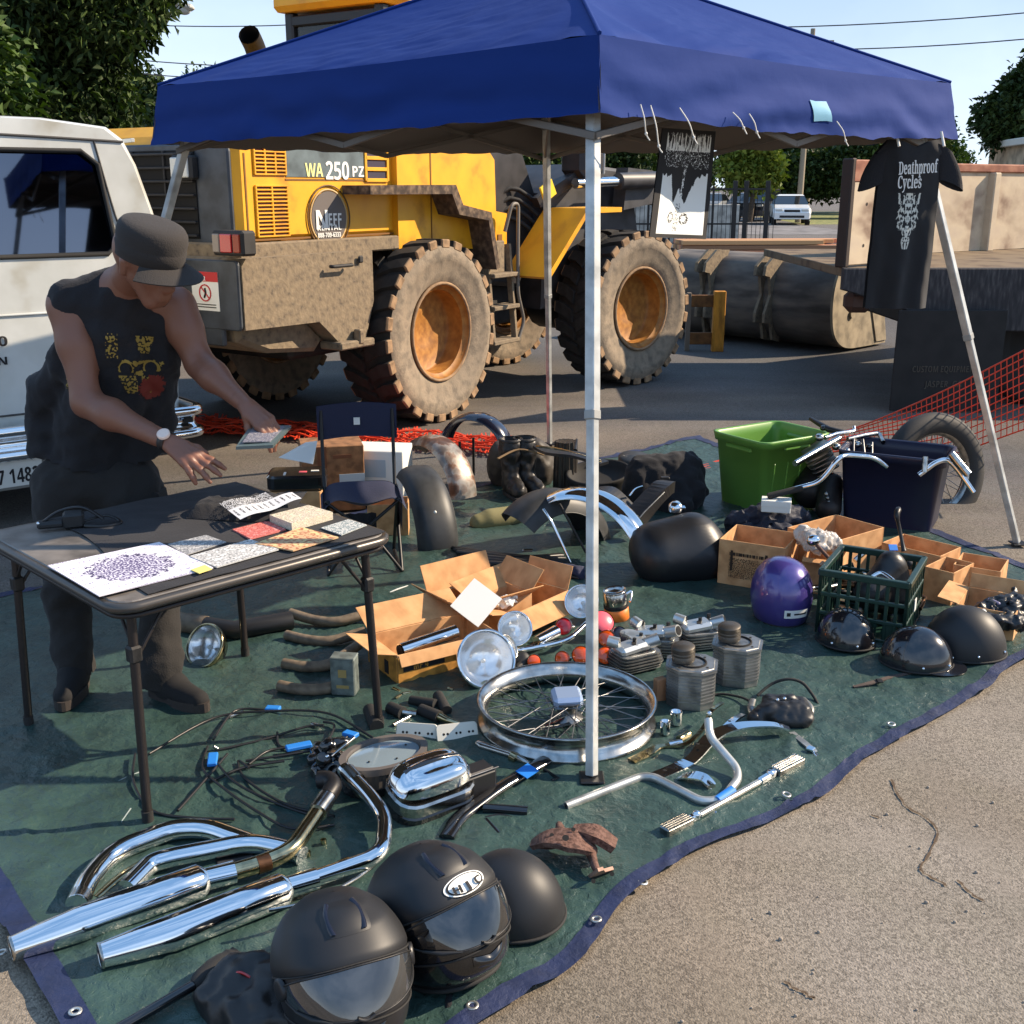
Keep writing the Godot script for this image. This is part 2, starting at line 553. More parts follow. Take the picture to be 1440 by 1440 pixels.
func build_setting() -> void:
	# asphalt: one sheet to the horizon, finer near the stall; vertex colours carry old patches, sand and oil
	var n1 := fbm(1, 0.35); var n2 := fbm(2, 1.6); var n3 := fbm(3, 0.12)
	var xs := PackedFloat32Array(); var zs := PackedFloat32Array()
	for i in range(-90, 91): xs.append(signf(i) * (absf(i) * 0.1 + pow(maxf(0.0, absf(i) - 40.0), 2.6) * 0.012))
	for i in range(-30, 151): zs.append(-i * 0.1 if i < 110 else -11.0 - pow(i - 110.0, 2.2) * 0.2)
	zs[0] = 40.0
	var st := S()
	smooth(st)
	var cols := []
	for z in zs:
		var row := []
		for x in xs:
			var a := n1.get_noise_2d(x, z)
			var b := n2.get_noise_2d(x * 0.5, z)
			var c := n3.get_noise_2d(x + 50.0, z * 2.2)
			var near: float = smoothstep(-6.4, -4.6, z + 0.35 * x - 0.9)         # pale worn paving in front, newer asphalt behind
			var col := Color(0.135, 0.128, 0.122).lerp(Color(0.245, 0.205, 0.158), near)
			col = col.lerp(Color(0.22, 0.2, 0.175), clampf(a * 1.1 + b * 0.5, 0.0, 0.55) * near)
			var sand: float = clampf((c + 0.15) * 2.0, 0.0, 1.0) * (1.0 - near)
			col = col.lerp(Color(0.24, 0.19, 0.14), sand * 0.55 * smoothstep(-30.0, -6.0, z + absf(x + 0.5) * -1.5))
			col = col * (1.0 + 0.26 * b + 0.2 * a)
			if z < -40.0: col = col.lerp(Color(0.22, 0.2, 0.18), 0.6)
			row.append(col)
		cols.append(row)
	for i in zs.size() - 1:
		for j in xs.size() - 1:
			for k in [[0, 0], [1, 1], [0, 1], [0, 0], [1, 0], [1, 1]]:
				var ii: int = i + 1 - k[0]; var jj: int = j + k[1]
				st.set_color(cols[ii][jj])
				st.add_vertex(Vector3(xs[jj], 0, zs[ii]))
	var stones := noise_tex("stones", 41, 0.13, [grey(0.58), grey(0.74), grey(0.84), grey(0.92), grey(1.0)], [0.0, 0.3, 0.55, 0.85, 1.0], 1024, 2, FastNoiseLite.TYPE_CELLULAR)
	var relief := noise_tex("stone_relief", 42, 0.12, [], [], 1024, 3, FastNoiseLite.TYPE_SIMPLEX_SMOOTH, 5.0)
	var gm := M("asphalt", Color(1.12, 1.12, 1.12), 0.92, 0.0, {"tex": stones, "nrm": relief, "ns": 0.5, "tri": 1.25, "world": true, "vc": true, "spec": 0.3})
	var ground := setting(st, "ground", gm)
	# cracks in the paving, thin dirt-filled grooves
	var crack_mat := M("crack_dirt", rgb(84, 68, 52), 1.0)
	for c in [[P(1.157, 0, -3.061), P(1.153, 0, -2.921), P(1.199, 0, -2.784), P(1.112, 0, -2.638), P(1.085, 0, -2.586), P(1.126, 0, -2.523)], [P(1.166, 0, -2.542), P(1.178, 0, -2.487), P(1.197, 0, -2.457)], [P(0.624, 0, -2.152), P(0.649, 0, -2.122), P(0.675, 0, -2.101)], [P(1.037, 0, -2.863), P(1.055, 0, -2.848)]]:
		st = S()
		var P := spline(c, 7)
		for i in P.size(): P[i] += Vector3(rng.randf_range(-1, 1), 0, rng.randf_range(-1, 1)) * 0.004
		flat(st)
		for i in P.size() - 1:
			var d := (P[i + 1] - P[i]).cross(Vector3.UP).normalized() * (0.0028 + 0.0014 * sin(i * 1.7))
			quad(st, P[i] + d + Vector3.UP * 0.004, P[i] - d + Vector3.UP * 0.004, P[i + 1] - d + Vector3.UP * 0.004, P[i + 1] + d + Vector3.UP * 0.004)
		put(st, "crack", crack_mat, ground)
	# a few loose pebbles and chips on the paving
	var peb := S()
	for i in 260:
		var p: Vector3 = Vector3(rng.randf_range(-0.4, 3.2), 0, rng.randf_range(-4.2, -1.8))
		if (p.x + 0.576) * 0.694 - (-p.z - 1.513) * 0.72 < 0.12: continue
		var r := rng.randf_range(0.002, 0.0055)
		ball(peb, p + Vector3.UP * r * 0.5, P(r * 1.3, r, r), 5, 3)
	var pm := put(peb, "gravel_chips", M("chips", rgb(150, 138, 124), 0.95), self)
	tag(pm, "loose gravel chips scattered on the pale paving", "gravel", "", "stuff")
	build_tarp()

var tarp_a := Vector3(-0.576, 0, -1.513)
var tarp_b := Vector3(2.62, 0, -4.59)
var tarp_c := Vector3(1.35, 0, -7.95)
var tarp_d := Vector3(-2.75, 0, -4.22)
var tn1: FastNoiseLite
var tn2: FastNoiseLite
var tn3: FastNoiseLite

func tarp_point(u: float, w: float) -> Vector3:
	var p := tarp_a.lerp(tarp_b, u).lerp(tarp_d.lerp(tarp_c, u), w)
	var e := minf(minf(u, 1.0 - u) * 4.4, minf(w, 1.0 - w) * 4.0)          # metres to the nearest edge
	var wave := tn1.get_noise_2d(u * 4.4 * 60.0, w * 4.0 * 60.0)
	var near := clampf(1.0 - e / 0.35, 0.0, 1.0)
	p += Vector3(0.5, 0, 0.6) * tn2.get_noise_2d(p.x * 55.0, p.z * 55.0) * 0.06 * near
	p += Vector3(-0.63, 0, -0.78) * 0.09 * exp(-pow((u - 0.315) / 0.085, 2.0)) * maxf(0.0, 1.0 - w * 4.0)
	var y := 0.010
	y += (1.0 - absf(tn2.get_noise_2d(p.x * 170.0 + 20.0, p.z * 90.0)) * 2.6) * 0.005
	y += maxf(0.0, 0.75 - absf(tn3.get_noise_2d(p.x * 60.0, p.z * 130.0)) * 9.0) * 0.012
	y += maxf(0.0, wave) * 0.022 * near * near + absf(wave) * 0.004
	p.y = maxf(0.007, y)
	return p

func build_tarp() -> void:
	tn1 = fbm(51, 0.03, 2); tn2 = fbm(52, 0.018, 3); tn3 = fbm(53, 0.014, 2)
	var t := thing("tarp", "wrinkled dark green tarp with navy hem under all the goods", "tarp")
	var crease := noise_tex("crease", 55, 0.02, [], [], 1024, 5, FastNoiseLite.TYPE_SIMPLEX_SMOOTH, 7.0, 30.0)
	var tone := noise_tex("tarp_tone", 56, 0.012, [grey(0.80), grey(0.90), grey(0.97), grey(1.0)], [0.15, 0.45, 0.7, 0.95], 512, 5)
	var gm := M("tarp_green", rgb(52, 76, 71), 0.44, 0.0, {"tex": tone, "nrm": crease, "ns": 0.8, "tri": 0.9, "world": true})
	var hm := M("tarp_hem", rgb(30, 42, 78), 0.6, 0.0, {"tex": tone, "nrm": crease, "ns": 0.6, "tri": 1.6, "world": true})
	var m := 0.0115
	var st := S()
	fgrid(st, 170, 170, func(u, v): return tarp_point(lerpf(m, 1.0 - m, u), lerpf(m, 1.0 - m, v)), false, false, true)
	put(st, "sheet", gm, t)
	for k in 4:
		st = S()
		fgrid(st, 170, 3, func(u, v):
			var e: float = v * (m + 0.002)
			var q: Vector3
			if k == 0: q = tarp_point(u, e)
			elif k == 1: q = tarp_point(1.0 - u, 1.0 - e)
			elif k == 2: q = tarp_point(1.0 - e, u)
			else: q = tarp_point(e, 1.0 - u)
			return q + Vector3.UP * 0.003, false, false, true)
		put(st, "hem", hm, t)
	for p in [P(0.336, 0, -2.505), P(0.205, 0, -2.351), P(0.808, 0, -2.937), P(1.263, 0, -3.388), P(-0.087, 0, -2.05), P(-0.947, 0, -2.032), P(-1.193, 0, -2.228), P(-2.26, 0, -4.788)]:
		st = S()
		X = at(p + Vector3.UP * 0.026, Vector3(rng.randf_range(-12, 12), 0, rng.randf_range(-12, 12)))
		var ring := []
		for j in 20: ring.append(Vector3(cos(TAU * j / 20), 0, sin(TAU * j / 20)) * 0.011)
		tube(st, ring, 0.0045, 6, false, true, 0.5)
		x0()
		put(st, "grommet", mats["aluminium"], t)

# ---------------------------------------------------------------- wheel loader
func loader_wheel(parent: Node3D, c: Vector3, full: bool, yel: Material) -> void:
	# axle along z, outer face towards +z
	var R := 0.69
	var tread := M("tread_rubber", rgb(50, 47, 44), 0.9, 0.0, {"tex": texs["mottle"], "tri": 2.0})
	var side := M("dusty_sidewall", rgb(255, 255, 255), 0.95, 0.0, {"tex": noise_tex("dust", 61, 0.012, [rgb(104, 94, 82), rgb(130, 117, 100), rgb(142, 127, 108), rgb(122, 109, 94)], [0.2, 0.45, 0.65, 0.85], 512, 5), "tri": 1.2, "nrm": texs["fine"], "ns": 0.4})
	var lipm := M("dusty_lug", rgb(165, 134, 102), 0.95, 0.0, {"tex": texs["mottle"], "tri": 2.0})
	X = Transform3D(toward(Vector3(0, 0, 1)), c)
	var w := 0.225
	var st := S()
	lathe(st, [Q(R - 0.05, -w), Q(R - 0.035, -w * 0.8), Q(R - 0.03, 0), Q(R - 0.035, w * 0.8), Q(R - 0.05, w)], 48)
	var tyre := put(st, "tyre", tread, parent)
	st = S()
	for s in [1.0, -1.0]:
		var pr := [Vector2(R - 0.05, w * s), Vector2(R - 0.08, (w + 0.012) * s), Vector2(R - 0.15, (w + 0.02) * s), Vector2(R - 0.155, (w + 0.016) * s), Vector2(R - 0.24, (w + 0.008) * s), Vector2(0.385, (w - 0.02) * s), Vector2(0.36, (w - 0.04) * s)]
		if s > 0: pr.reverse()
		if s < 0:
			pr.reverse(); pr.reverse()
		var rows := []
		for q in pr:
			var row := PackedVector3Array()
			for j in 48: row.append(Vector3(cos(TAU * j / 48) * q.x, q.y, sin(TAU * j / 48) * q.x))
			rows.append(row)
		grid(st, rows, true, false, s > 0)
	put(st, "sidewall", side, tyre)
	var base := X
	if full:
		var lug := S(); var lip := S()
		var N := 26
		for k in N:
			for s in [1.0, -1.0]:
				var a: float = TAU * (k + (0.5 if s < 0 else 0.0)) / N
				# a chevron block: inner bar, then a bent outer bar out to the shoulder
				for b in [[0.02, -0.035, 0.115, 0.02], [0.115, 0.02, 0.218, 0.045]]:
					var P := []
					for q in [[b[0], b[1], 0.0], [b[2], b[3], 0.0]]:
						P.append(q)
					var hw := 0.058
					var rows := []
					for lay in [[R - 0.045, 1.0], [R, 0.86]]:
						var row := PackedVector3Array()
						for q in [[0, -1], [1, -1], [1, 1], [0, 1]]:
							var ang: float = a + (P[q[0]][1] + q[1] * hw * lay[1]) / R
							var zz: float = P[q[0]][0] * s
							row.append(Vector3(cos(ang) * lay[0], zz, sin(ang) * lay[0]))
						rows.append(row)
					flat(lug)
					grid(lug, rows, true, false, s > 0, true)
					var q4: PackedVector3Array = rows[1]
					if s < 0: quad(lug, q4[0], q4[1], q4[2], q4[3])
					else: quad(lug, q4[3], q4[2], q4[1], q4[0])
				var a2: float = a + 0.045 / R
				var dv := Vector3(cos(a2), 0, sin(a2))
				box(lip, dv * (R - 0.036) + Vector3.UP * s * 0.222, P(0.066, 0.026, 0.098), 0.008, Basis(dv, Vector3.UP, dv.cross(Vector3.UP)))
		put(lug, "tread", tread, tyre)
		put(lip, "shoulder_lug", lipm, tyre)
	X = base
	st = S()
	lathe(st, [Q(0.0, 0.03), Q(0.12, 0.03), Q(0.17, 0.05), Q(0.3, 0.03), Q(0.315, 0.05), Q(0.318, w - 0.05), Q(0.318, w - 0.05), Q(0.345, w - 0.035), Q(0.35, w - 0.015), Q(0.352, w - 0.01), Q(0.352, w - 0.01), Q(0.366, w - 0.012), Q(0.372, w - 0.03), Q(0.36, w - 0.06)].map(func(q): return q), 40)
	var rim := put(st, "rim", yel, parent)
	if full:
		st = S()
		var ring := []
		for j in 40: ring.append(Vector3(cos(TAU * j / 40) * 0.366, w - 0.012, sin(TAU * j / 40) * 0.366))
		tube(st, ring, 0.013, 6, false, true)
		put(st, "lock_ring", lipm, rim)
	x0()

func build_loader() -> void:
	var L := thing("wheel_loader", "yellow wheel loader with muddy tyres parked behind the stall", "wheel loader", P(-0.508, 0, -8.545), 57.0)
	var F := L.transform.affine_inverse() * at(Vector3(1.194, 0, -10.25), Vector3(0, 45, 0))
	var yt := noise_tex("yellow_paint", 64, 0.008, [rgb(196, 134, 36), rgb(226, 160, 34), rgb(234, 170, 36)], [0.1, 0.38, 0.8], 512, 5)
	var yel := M("loader_yellow", Color.WHITE, 0.4, 0.0, {"tex": yt, "tri": 0.7})
	var rimy := M("rim_yellow", rgb(176, 128, 62), 0.6, 0.0, {"tex": noise_tex("rim_dirt", 65, 0.015, [rgb(190, 170, 140), rgb(225, 205, 170), rgb(250, 240, 220)], [0.2, 0.5, 0.8], 512, 5), "tri": 1.5})
	var mud := M("dried_mud", Color.WHITE, 0.97, 0.0, {"tex": noise_tex("mud", 66, 0.02, [rgb(92, 82, 70), rgb(118, 104, 86), rgb(128, 113, 92), rgb(136, 120, 98)], [0.1, 0.3, 0.6, 0.85], 1024, 6), "nrm": texs["fine"], "ns": 0.3, "tri": 0.7})
	var slate := M("slate_paint", rgb(66, 72, 80), 0.55, 0.0, {"tex": texs["mottle"], "tri": 1.0})
	var dark := M("loader_dark", rgb(44, 42, 42), 0.7, 0.0, {"tex": texs["mottle"], "tri": 1.2})
	var red := M("sticker_red", rgb(186, 40, 44), 0.5)
	# wheels
	loader_wheel(L, P(0, 0.69, -0.24), true, rimy)
	loader_wheel(L, P(0, 0.69, -1.95), true, rimy)
	var fw := Node3D.new()
	fw.name = "front_axle"; L.add_child(fw); fw.transform = F
	loader_wheel(fw, Vector3(0, 0.69, -0.24), true, rimy)
	loader_wheel(fw, Vector3(0, 0.69, -1.95), true, rimy)
	var st := S()
	X = at(Vector3(0, 0.69, -1.1), Vector3(90, 0, 0))
	lathe(st, [Q(0.12, -0.85), Q(0.12, -0.3), Q(0.26, -0.15), Q(0.26, 0.15), Q(0.12, 0.3), Q(0.12, 0.85)], 14)
	x0()
	put(st, "axle", dark, fw)
	# rear counterweight
	st = S()
	X = at(Vector3(0, 0, -1.15))
	prism(st, V2([-1.92,0.89, -1.92,1.28, -1.88,1.325, -0.68,1.325, -0.68,0.98, -0.78,0.72, -1.06,0.72, -1.25,0.88]), 2.06, 0.03)
	X = at(Vector3(0, 0, -1.15))
	prism(st, V2([-1.88,0.9, -1.25,0.9, -1.06,0.74, -1.15,0.66, -1.6,0.70, -1.86,0.8]), 1.8, 0.03)
	x0()
	box(st, P(-0.93, 0.70, -0.16), P(0.36, 0.055, 0.2), 0.01)
	box(st, P(-0.90, 0.75, -0.08), P(0.05, 0.1, 0.06), 0.008)
	var cw := put(st, "counterweight", mud, L)
	st = S()
	X = at(Vector3(-1.935, 1.1, -1.15), Vector3(0, 90, 0))
	prism(st, rrect(2.04, 0.43, 0.03), 0.03, 0.008)
	x0()
	box(st, P(-1.925, 0.84, -1.15), P(0.04, 0.12, 1.7), 0.01)
	put(st, "rear_plate", slate, cw)
	st = S()
	tube(st, fillet([P(-1.16, 1.24, -0.085), P(-1.16, 1.24, -0.06), P(-0.96, 1.24, -0.06), P(-0.96, 1.24, -0.085)], 0.015), 0.012, 6)
	box(st, P(-0.83, 1.27, -0.10), P(0.05, 0.05, 0.02), 0.01)
	put(st, "tie_loop", dark, cw)
	# danger sticker on the rear plate
	var sx := at(Vector3(-1.953, 1.12, -0.42), Vector3(0, -90, 0))
	st = S()
	box(st, Vector3.ZERO, P(0.24, 0.24, 0.003))
	var stk := put(st, "danger_sticker", mats["white"], cw); stk.transform = sx
	st = S(); box(st, P(0, 0.09, 0.002), P(0.24, 0.06, 0.003)); put(st, "red_band", red, stk)
	lettering(stk, "lettering", "DANGER", mats["white"], at(Vector3(-0.07, 0.078, 0.004)), 0.028, 0.16, "Droid Sans", 700)
	st = S()
	var rg := []
	for j in 24: rg.append(Vector3(cos(TAU * j / 24) * 0.05, sin(TAU * j / 24) * 0.05 - 0.01, 0.003))
	tube(st, rg, 0.005, 4, false, true)
	bar(st, P(-0.035, 0.025, 0.003), P(0.035, -0.045, 0.003), 0.008, 0.003, Vector3.BACK, 0.0)
	put(st, "ban_ring", red, stk)
	st = S(); tube(st, [P(0, 0.02, 0.003), P(0.005, -0.01, 0.003), P(-0.01, -0.04, 0.003)], 0.007, 5)
	for k in 2: box(st, P(0, -0.082 - 0.016 * k, 0.002), P(0.18, 0.006, 0.002))
	put(st, "print", mats["ink"], stk)
	# tail lamps
	for k in 2:
		var lz := -0.16 if k == 0 else -2.14
		st = S()
		box(st, P(-1.93, 1.42, lz), P(0.12, 0.15, 0.27), 0.015)
		var tl := put(st, "tail_lamp", dark, L)
		st = S(); box(st, P(-1.99, 1.42, lz - 0.09), P(0.02, 0.11, 0.06), 0.005); put(st, "clear_lens", M("smoke_lens", rgb(130, 120, 112), 0.2), tl)
		st = S(); box(st, P(-1.99, 1.42, lz - 0.005), P(0.02, 0.11, 0.1), 0.005); put(st, "red_lens", mats["red_lens"], tl)
		st = S(); box(st, P(-1.99, 1.42, lz + 0.085), P(0.02, 0.11, 0.06), 0.005); put(st, "amber_lens", M("amber", rgb(140, 44, 18), 0.2), tl)
	# bonnet
	st = S()
	X = at(Vector3(0, 0, -1.15))
	prism(st, V2([-1.80,1.40, -1.80,1.98, -1.76,2.06, -1.62,2.13, -0.1,2.16, -0.1,1.40]), 1.8, 0.05)
	x0()
	var hood := put(st, "bonnet", yel, L)
	st = S()
	box(st, P(-1.05, 1.36, -1.15), P(1.6, 0.1, 1.9), 0.01)
	put(st, "lower_sill", mud, hood)
	# radiator frame, grille, slats and lamps on the rear face
	st = S()
	X = at(Vector3(-1.79, 1.7, -1.15), Vector3(0, 90, 0))
	prism(st, rrect(1.72, 0.62, 0.05), 0.05, 0.012)
	x0()
	var rad := put(st, "radiator_frame", slate, hood)
	st = S(); box(st, P(-1.81, 1.7, -1.15), P(0.03, 0.54, 1.14), 0.0)
	put(st, "grille_recess", M("recess", rgb(14, 13, 13), 0.9), rad)
	for k in 7:
		st = S(); box(st, P(-1.835, 1.45 + k * 0.083, -1.15), P(0.03, 0.016, 1.14), 0.004)
		put(st, "slat", dark, rad)
	for k in 3:
		st = S(); box(st, P(-1.832, 1.7, -0.85 - k * 0.3), P(0.02, 0.54, 0.016), 0.004)
		put(st, "slat", dark, rad)
	for lz in [-0.64, -1.66]:
		st = S(); box(st, P(-1.85, 1.865, lz), P(0.07, 0.15, 0.19), 0.015)
		var hl := put(st, "work_lamp", dark, rad)
		st = S(); box(st, P(-1.892, 1.865, lz), P(0.02, 0.12, 0.155), 0.006); put(st, "lamp_glass", M("lamp_glass", rgb(196, 196, 190), 0.15), hl)
	# side vents
	for v in [[-1.64, -1.367, 1.825, 1.985, 7, 2], [-1.642, -1.364, 1.445, 1.755, 13, 1]]:
		var cx: float = (v[0] + v[1]) * 0.5
		var wd: float = v[1] - v[0]
		st = S(); box(st, P(cx, (v[2] + v[3]) * 0.5, -0.252), P(wd, v[3] - v[2], 0.012), 0.0)
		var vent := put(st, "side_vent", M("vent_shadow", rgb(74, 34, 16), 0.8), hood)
		var n: int = v[4]
		st = S()
		for k in n + 1: box(st, P(cx, lerpf(v[2], v[3], float(k) / n), -0.243), P(wd + 0.01, 0.010, 0.016), 0.002)
		for q in v[5] + 2: box(st, P(lerpf(v[0], v[1], float(q) / (v[5] + 1)), (v[2] + v[3]) * 0.5, -0.243), P(0.014, v[3] - v[2], 0.014), 0.002)
		put(st, "louvre", yel, vent)
	st = S(); box(st, P(-0.455, 1.91, -0.252), P(0.22, 0.24, 0.012))
	var v3 := put(st, "rear_vent", M("vent_blue", rgb(40, 34, 58), 0.7), hood)
	st = S()
	for y in [1.795, 1.87, 1.945, 2.02]: box(st, P(-0.455, y, -0.243), P(0.24, 0.026, 0.016), 0.003)
	for x in [-0.575, -0.335]: box(st, P(x, 1.91, -0.243), P(0.026, 0.24, 0.016), 0.003)
	put(st, "louvre", yel, v3)
	st = S()
	for q in [[-0.97, 1.795, 0.8, 0.012], [-0.97, 1.425, 1.5, 0.012]]: box(st, P(q[0], q[1], -0.249), P(q[2], q[3], 0.006))
	box(st, P(-1.72, 1.7, -0.249), P(0.012, 0.5, 0.006))
	put(st, "panel_seam", M("seam_brown", rgb(120, 78, 22), 0.7), hood)
	st = S(); box(st, P(-0.968, 1.912, -0.247), P(0.79, 0.2, 0.006))
	var pl := put(st, "model_panel", M("panel_grey", rgb(98, 112, 116), 0.5, 0.0, {"tex": texs["mottle"], "tri": 1.0}), hood)
	var wl := M("pale_yellow_letters", rgb(232, 226, 150), 0.5)
	lettering(pl, "lettering", "WA", wl, at(Vector3(-1.1, 1.855, -0.242)), 0.085, 0.17, "Droid Sans", 700)
	lettering(pl, "lettering", "250", mats["white"], at(Vector3(-0.87, 1.853, -0.242)), 0.115, 0.235, "Droid Sans", 700)
	lettering(pl, "lettering", "PZ", mats["white"], at(Vector3(-0.66, 1.851, -0.242)), 0.07, 0.12, "Droid Sans", 700)
	# round hire-company badge
	st = S()
	X = at(Vector3(-0.975, 1.55, -0.244), Vector3(90, 0, 0))
	lathe(st, [Q(0.214, 0.0), Q(0.214, 0.006), Q(0.206, 0.008), Q(0.206, 0.0)], 40)
	var badge := put(st, "round_badge", M("badge_brown", rgb(96, 66, 24), 0.6), hood)
	st = S(); lathe(st, [Q(0.172, 0.0), Q(0.172, 0.004), Q(0.172, 0.004), Q(0.0, 0.0045)], 40); put(st, "badge_disc", M("badge_grey", rgb(96, 88, 84), 0.6), badge)
	st = S(); lathe(st, [Q(0.188, 0.0), Q(0.188, 0.003), Q(0.176, 0.003), Q(0.176, 0.0)], 40); put(st, "badge_ring", M("badge_pale", rgb(190, 160, 110), 0.6), badge)
	x0()
	lettering(badge, "lettering", "N", mats["white"], at(Vector3(-1.055, 1.535, -0.235)), 0.125, 0.115, "Droid Sans", 700)
	lettering(badge, "lettering", "EFF", mats["white"], at(Vector3(-0.925, 1.535, -0.235)), 0.08, 0.13, "Droid Sans", 700)
	lettering(badge, "lettering", "RENTAL", mats["white"], at(Vector3(-0.985, 1.483, -0.235)), 0.034, 0.24, "Droid Sans", 700)
	lettering(badge, "lettering", "888-709-6333", mats["white"], at(Vector3(-0.985, 1.435, -0.235)), 0.03, 0.23, "Droid Sans", 700)
	# rear mudguard: a bent plate over the tyre
	st = S()
	X = at(Vector3(0, 0, -0.28))
	prism(st, V2([-0.82,1.76, 0.17,1.765, 0.26,1.62, 0.64,1.56, 0.76,1.13, 0.71,1.115, 0.60,1.50, 0.21,1.55, 0.12,1.70, -0.82,1.70]), 0.56, 0.008)
	x0()
	put(st, "rear_mudguard", M("dirty_guard", Color.WHITE, 0.9, 0.0, {"tex": noise_tex("guard", 67, 0.02, [rgb(56, 44, 36), rgb(84, 68, 54), rgb(118, 98, 78)], [0.25, 0.5, 0.85], 512, 5), "tri": 1.2}), L)
	# side tank and step housing
	st = S()
	X = at(Vector3(0, 0, -0.75))
	prism(st, V2([-0.28,1.3, -0.28,2.06, 0.84,2.08, 0.98,1.96, 1.0,1.56, 1.16,1.54, 1.16,1.27, 0.9,1.27]), 1.1, 0.02)
	x0()
	var tank := put(st, "side_tank", yel, L)
	lettering(tank, "lettering", "5390", M("number_brown", rgb(110, 74, 20), 0.6), at(Vector3(0.36, 1.64, -0.194)), 0.06, 0.22, "Droid Sans Mono")
	st = S(); box(st, P(0.12, 1.7, -0.199), P(0.012, 0.7, 0.006)); put(st, "panel_seam", mats["seam_brown"], tank)
	st = S(); box(st, P(1.05, 1.35, -0.197), P(0.06, 0.05, 0.01))
	put(st, "step_hole", mats["seam_brown"], tank)
	# chassis, cab column, cab
	st = S()
	box(st, P(0.3, 0.95, -1.1), P(2.9, 0.75, 1.2), 0.03)
	box(st, P(1.6, 0.8, -1.1), P(0.9, 0.5, 0.9), 0.03)
	put(st, "chassis", dark, L)
	st = S()
	X = at(Vector3(0, 0, -1.1))
	prism(st, V2([1.16,0.95, 1.12,2.1, 1.62,2.1, 1.86,1.7, 1.78,1.15, 1.6,0.9]), 1.5, 0.03)
	x0()
	put(st, "cab_base", M("charcoal_paint", rgb(50, 48, 50), 0.45, 0.0, {"tex": texs["mottle"], "tri": 1.0}), L)
	st = S()
	for c in [[0.36, -0.82], [2.3, -0.82], [0.36, -1.75], [2.3, -1.75]]: box(st, P(c[0], 2.6, c[1]), P(0.09, 1.0, 0.09), 0.015)
	for c in [[1.33, 2.15, -0.82, 2.0], [1.33, 3.03, -0.82, 2.0], [1.33, 2.15, -1.75, 2.0], [1.33, 3.03, -1.75, 2.0]]: box(st, P(c[0], c[1], c[2]), P(c[3], 0.08, 0.08), 0.01)
	for x in [0.36, 2.3]: box(st, P(x, 3.03, -1.28), P(0.08, 0.08, 0.93), 0.01)
	var cab := put(st, "cab_frame", mats["satin_black"], L)
	st = S(); box(st, P(1.33, 3.16, -1.28), P(2.2, 0.13, 1.15), 0.04); put(st, "cab_roof", yel, cab)
	var cg := M("cab_glass", rgb(18, 22, 24), 0.05, 0.0, {"alpha": 0.72})
	for z in [-0.82, -1.75]:
		st = S(); box(st, P(1.33, 2.6, z), P(1.86, 0.82, 0.012)); put(st, "pane", cg, cab)
	for x in [0.36, 2.3]:
		st = S(); box(st, P(x, 2.6, -1.285), P(0.012, 0.82, 0.84)); put(st, "pane", cg, cab)
	st = S(); box(st, P(1.5, 2.2, -1.28), P(0.5, 0.15, 0.5), 0.04); box(st, P(1.2, 2.5, -1.28), P(0.14, 0.7, 0.46), 0.05); put(st, "driver_seat", dark, cab)
	# exhaust stack
	st = S()
	var ex := spline([Vector3(-0.62, 2.1, -1.15), Vector3(-0.62, 2.42, -1.15), Vector3(-0.65, 2.58, -1.13), Vector3(-0.72, 2.70, -1.10), Vector3(-0.82, 2.77, -1.05)], 5)
	tube(st, ex, 0.075, 14, false)
	X = at(Vector3.ZERO)
	var ex2 := ex.duplicate(); ex2.reverse()
	tube(st, ex2, 0.066, 14, false)
	put(st, "exhaust_stack", M("stack_grey", rgb(30, 28, 28), 0.6, 0.3), L)
	# ladder, handrail
	st = S()
	for x in [0.72, 1.05]: bar(st, P(x, 1.3, -0.12), P(x + 0.02, 0.5, -0.06), 0.05, 0.03, Vector3.RIGHT)
	for y in [0.52, 0.8, 1.06]: box(st, P(0.9, y, -0.1), P(0.38, 0.035, 0.16), 0.006)
	box(st, P(0.86, 1.2, -0.14), P(0.3, 0.26, 0.04), 0.01)
	put(st, "access_ladder", mud, L)
	st = S()
	tube(st, fillet([P(0.98, 1.4, -0.1), P(1.02, 1.62, -0.06), P(1.12, 1.62, -0.06), P(1.1, 1.3, -0.05), P(1.1, 0.9, -0.05), P(1.2, 0.66, -0.05), P(1.12, 0.5, -0.06)], 0.06), 0.016, 8)
	put(st, "handrail", M("rail_grey", rgb(110, 104, 96), 0.6, 0.2), L)
	# front half: mudguard, frame, boom, lamp, all on the front axle's bearing
	st = S()
	X = at(Vector3(0, 0, -0.24))
	prism(st, V2([-1.30,1.04, -0.80,1.58, -0.36,1.585, -0.36,1.545, -0.785,1.54, -1.26,1.02]), 0.5, 0.006)
	x0()
	put(st, "front_mudguard", yel, fw)
	st = S()
	X = at(Vector3(0, 0, -1.1))
	prism(st, V2([-0.75,0.7, -0.7,1.7, -0.2,1.95, 0.45,1.9, 0.62,1.2, 0.5,0.7]), 1.1, 0.03)
	x0()
	put(st, "front_frame", M("frame_grey", rgb(66, 66, 70), 0.5, 0.0, {"tex": texs["mottle"], "tri": 1.0}), fw)
	for z in [-0.42, -1.78]:
		st = S()
		X = at(Vector3(0, 0, z))
		prism(st, V2([0.15,1.92, 0.5,1.9, 1.05,1.72, 1.1,1.55, 0.5,1.6, 0.1,1.55]), 0.14, 0.015)
		x0()
		put(st, "boom_arm", mats["frame_grey"], fw)
	st = S(); tube(st, [P(-0.62, 1.78, -0.3), P(0.0, 1.80, -0.3)], 0.045, 12); put(st, "cylinder_rod", mats["chrome"], fw)
	st = S(); tube(st, [P(-0.05, 1.80, -0.3), P(0.55, 1.82, -0.3)], 0.075, 12); put(st, "hydraulic_cylinder", mats["frame_grey"], fw)
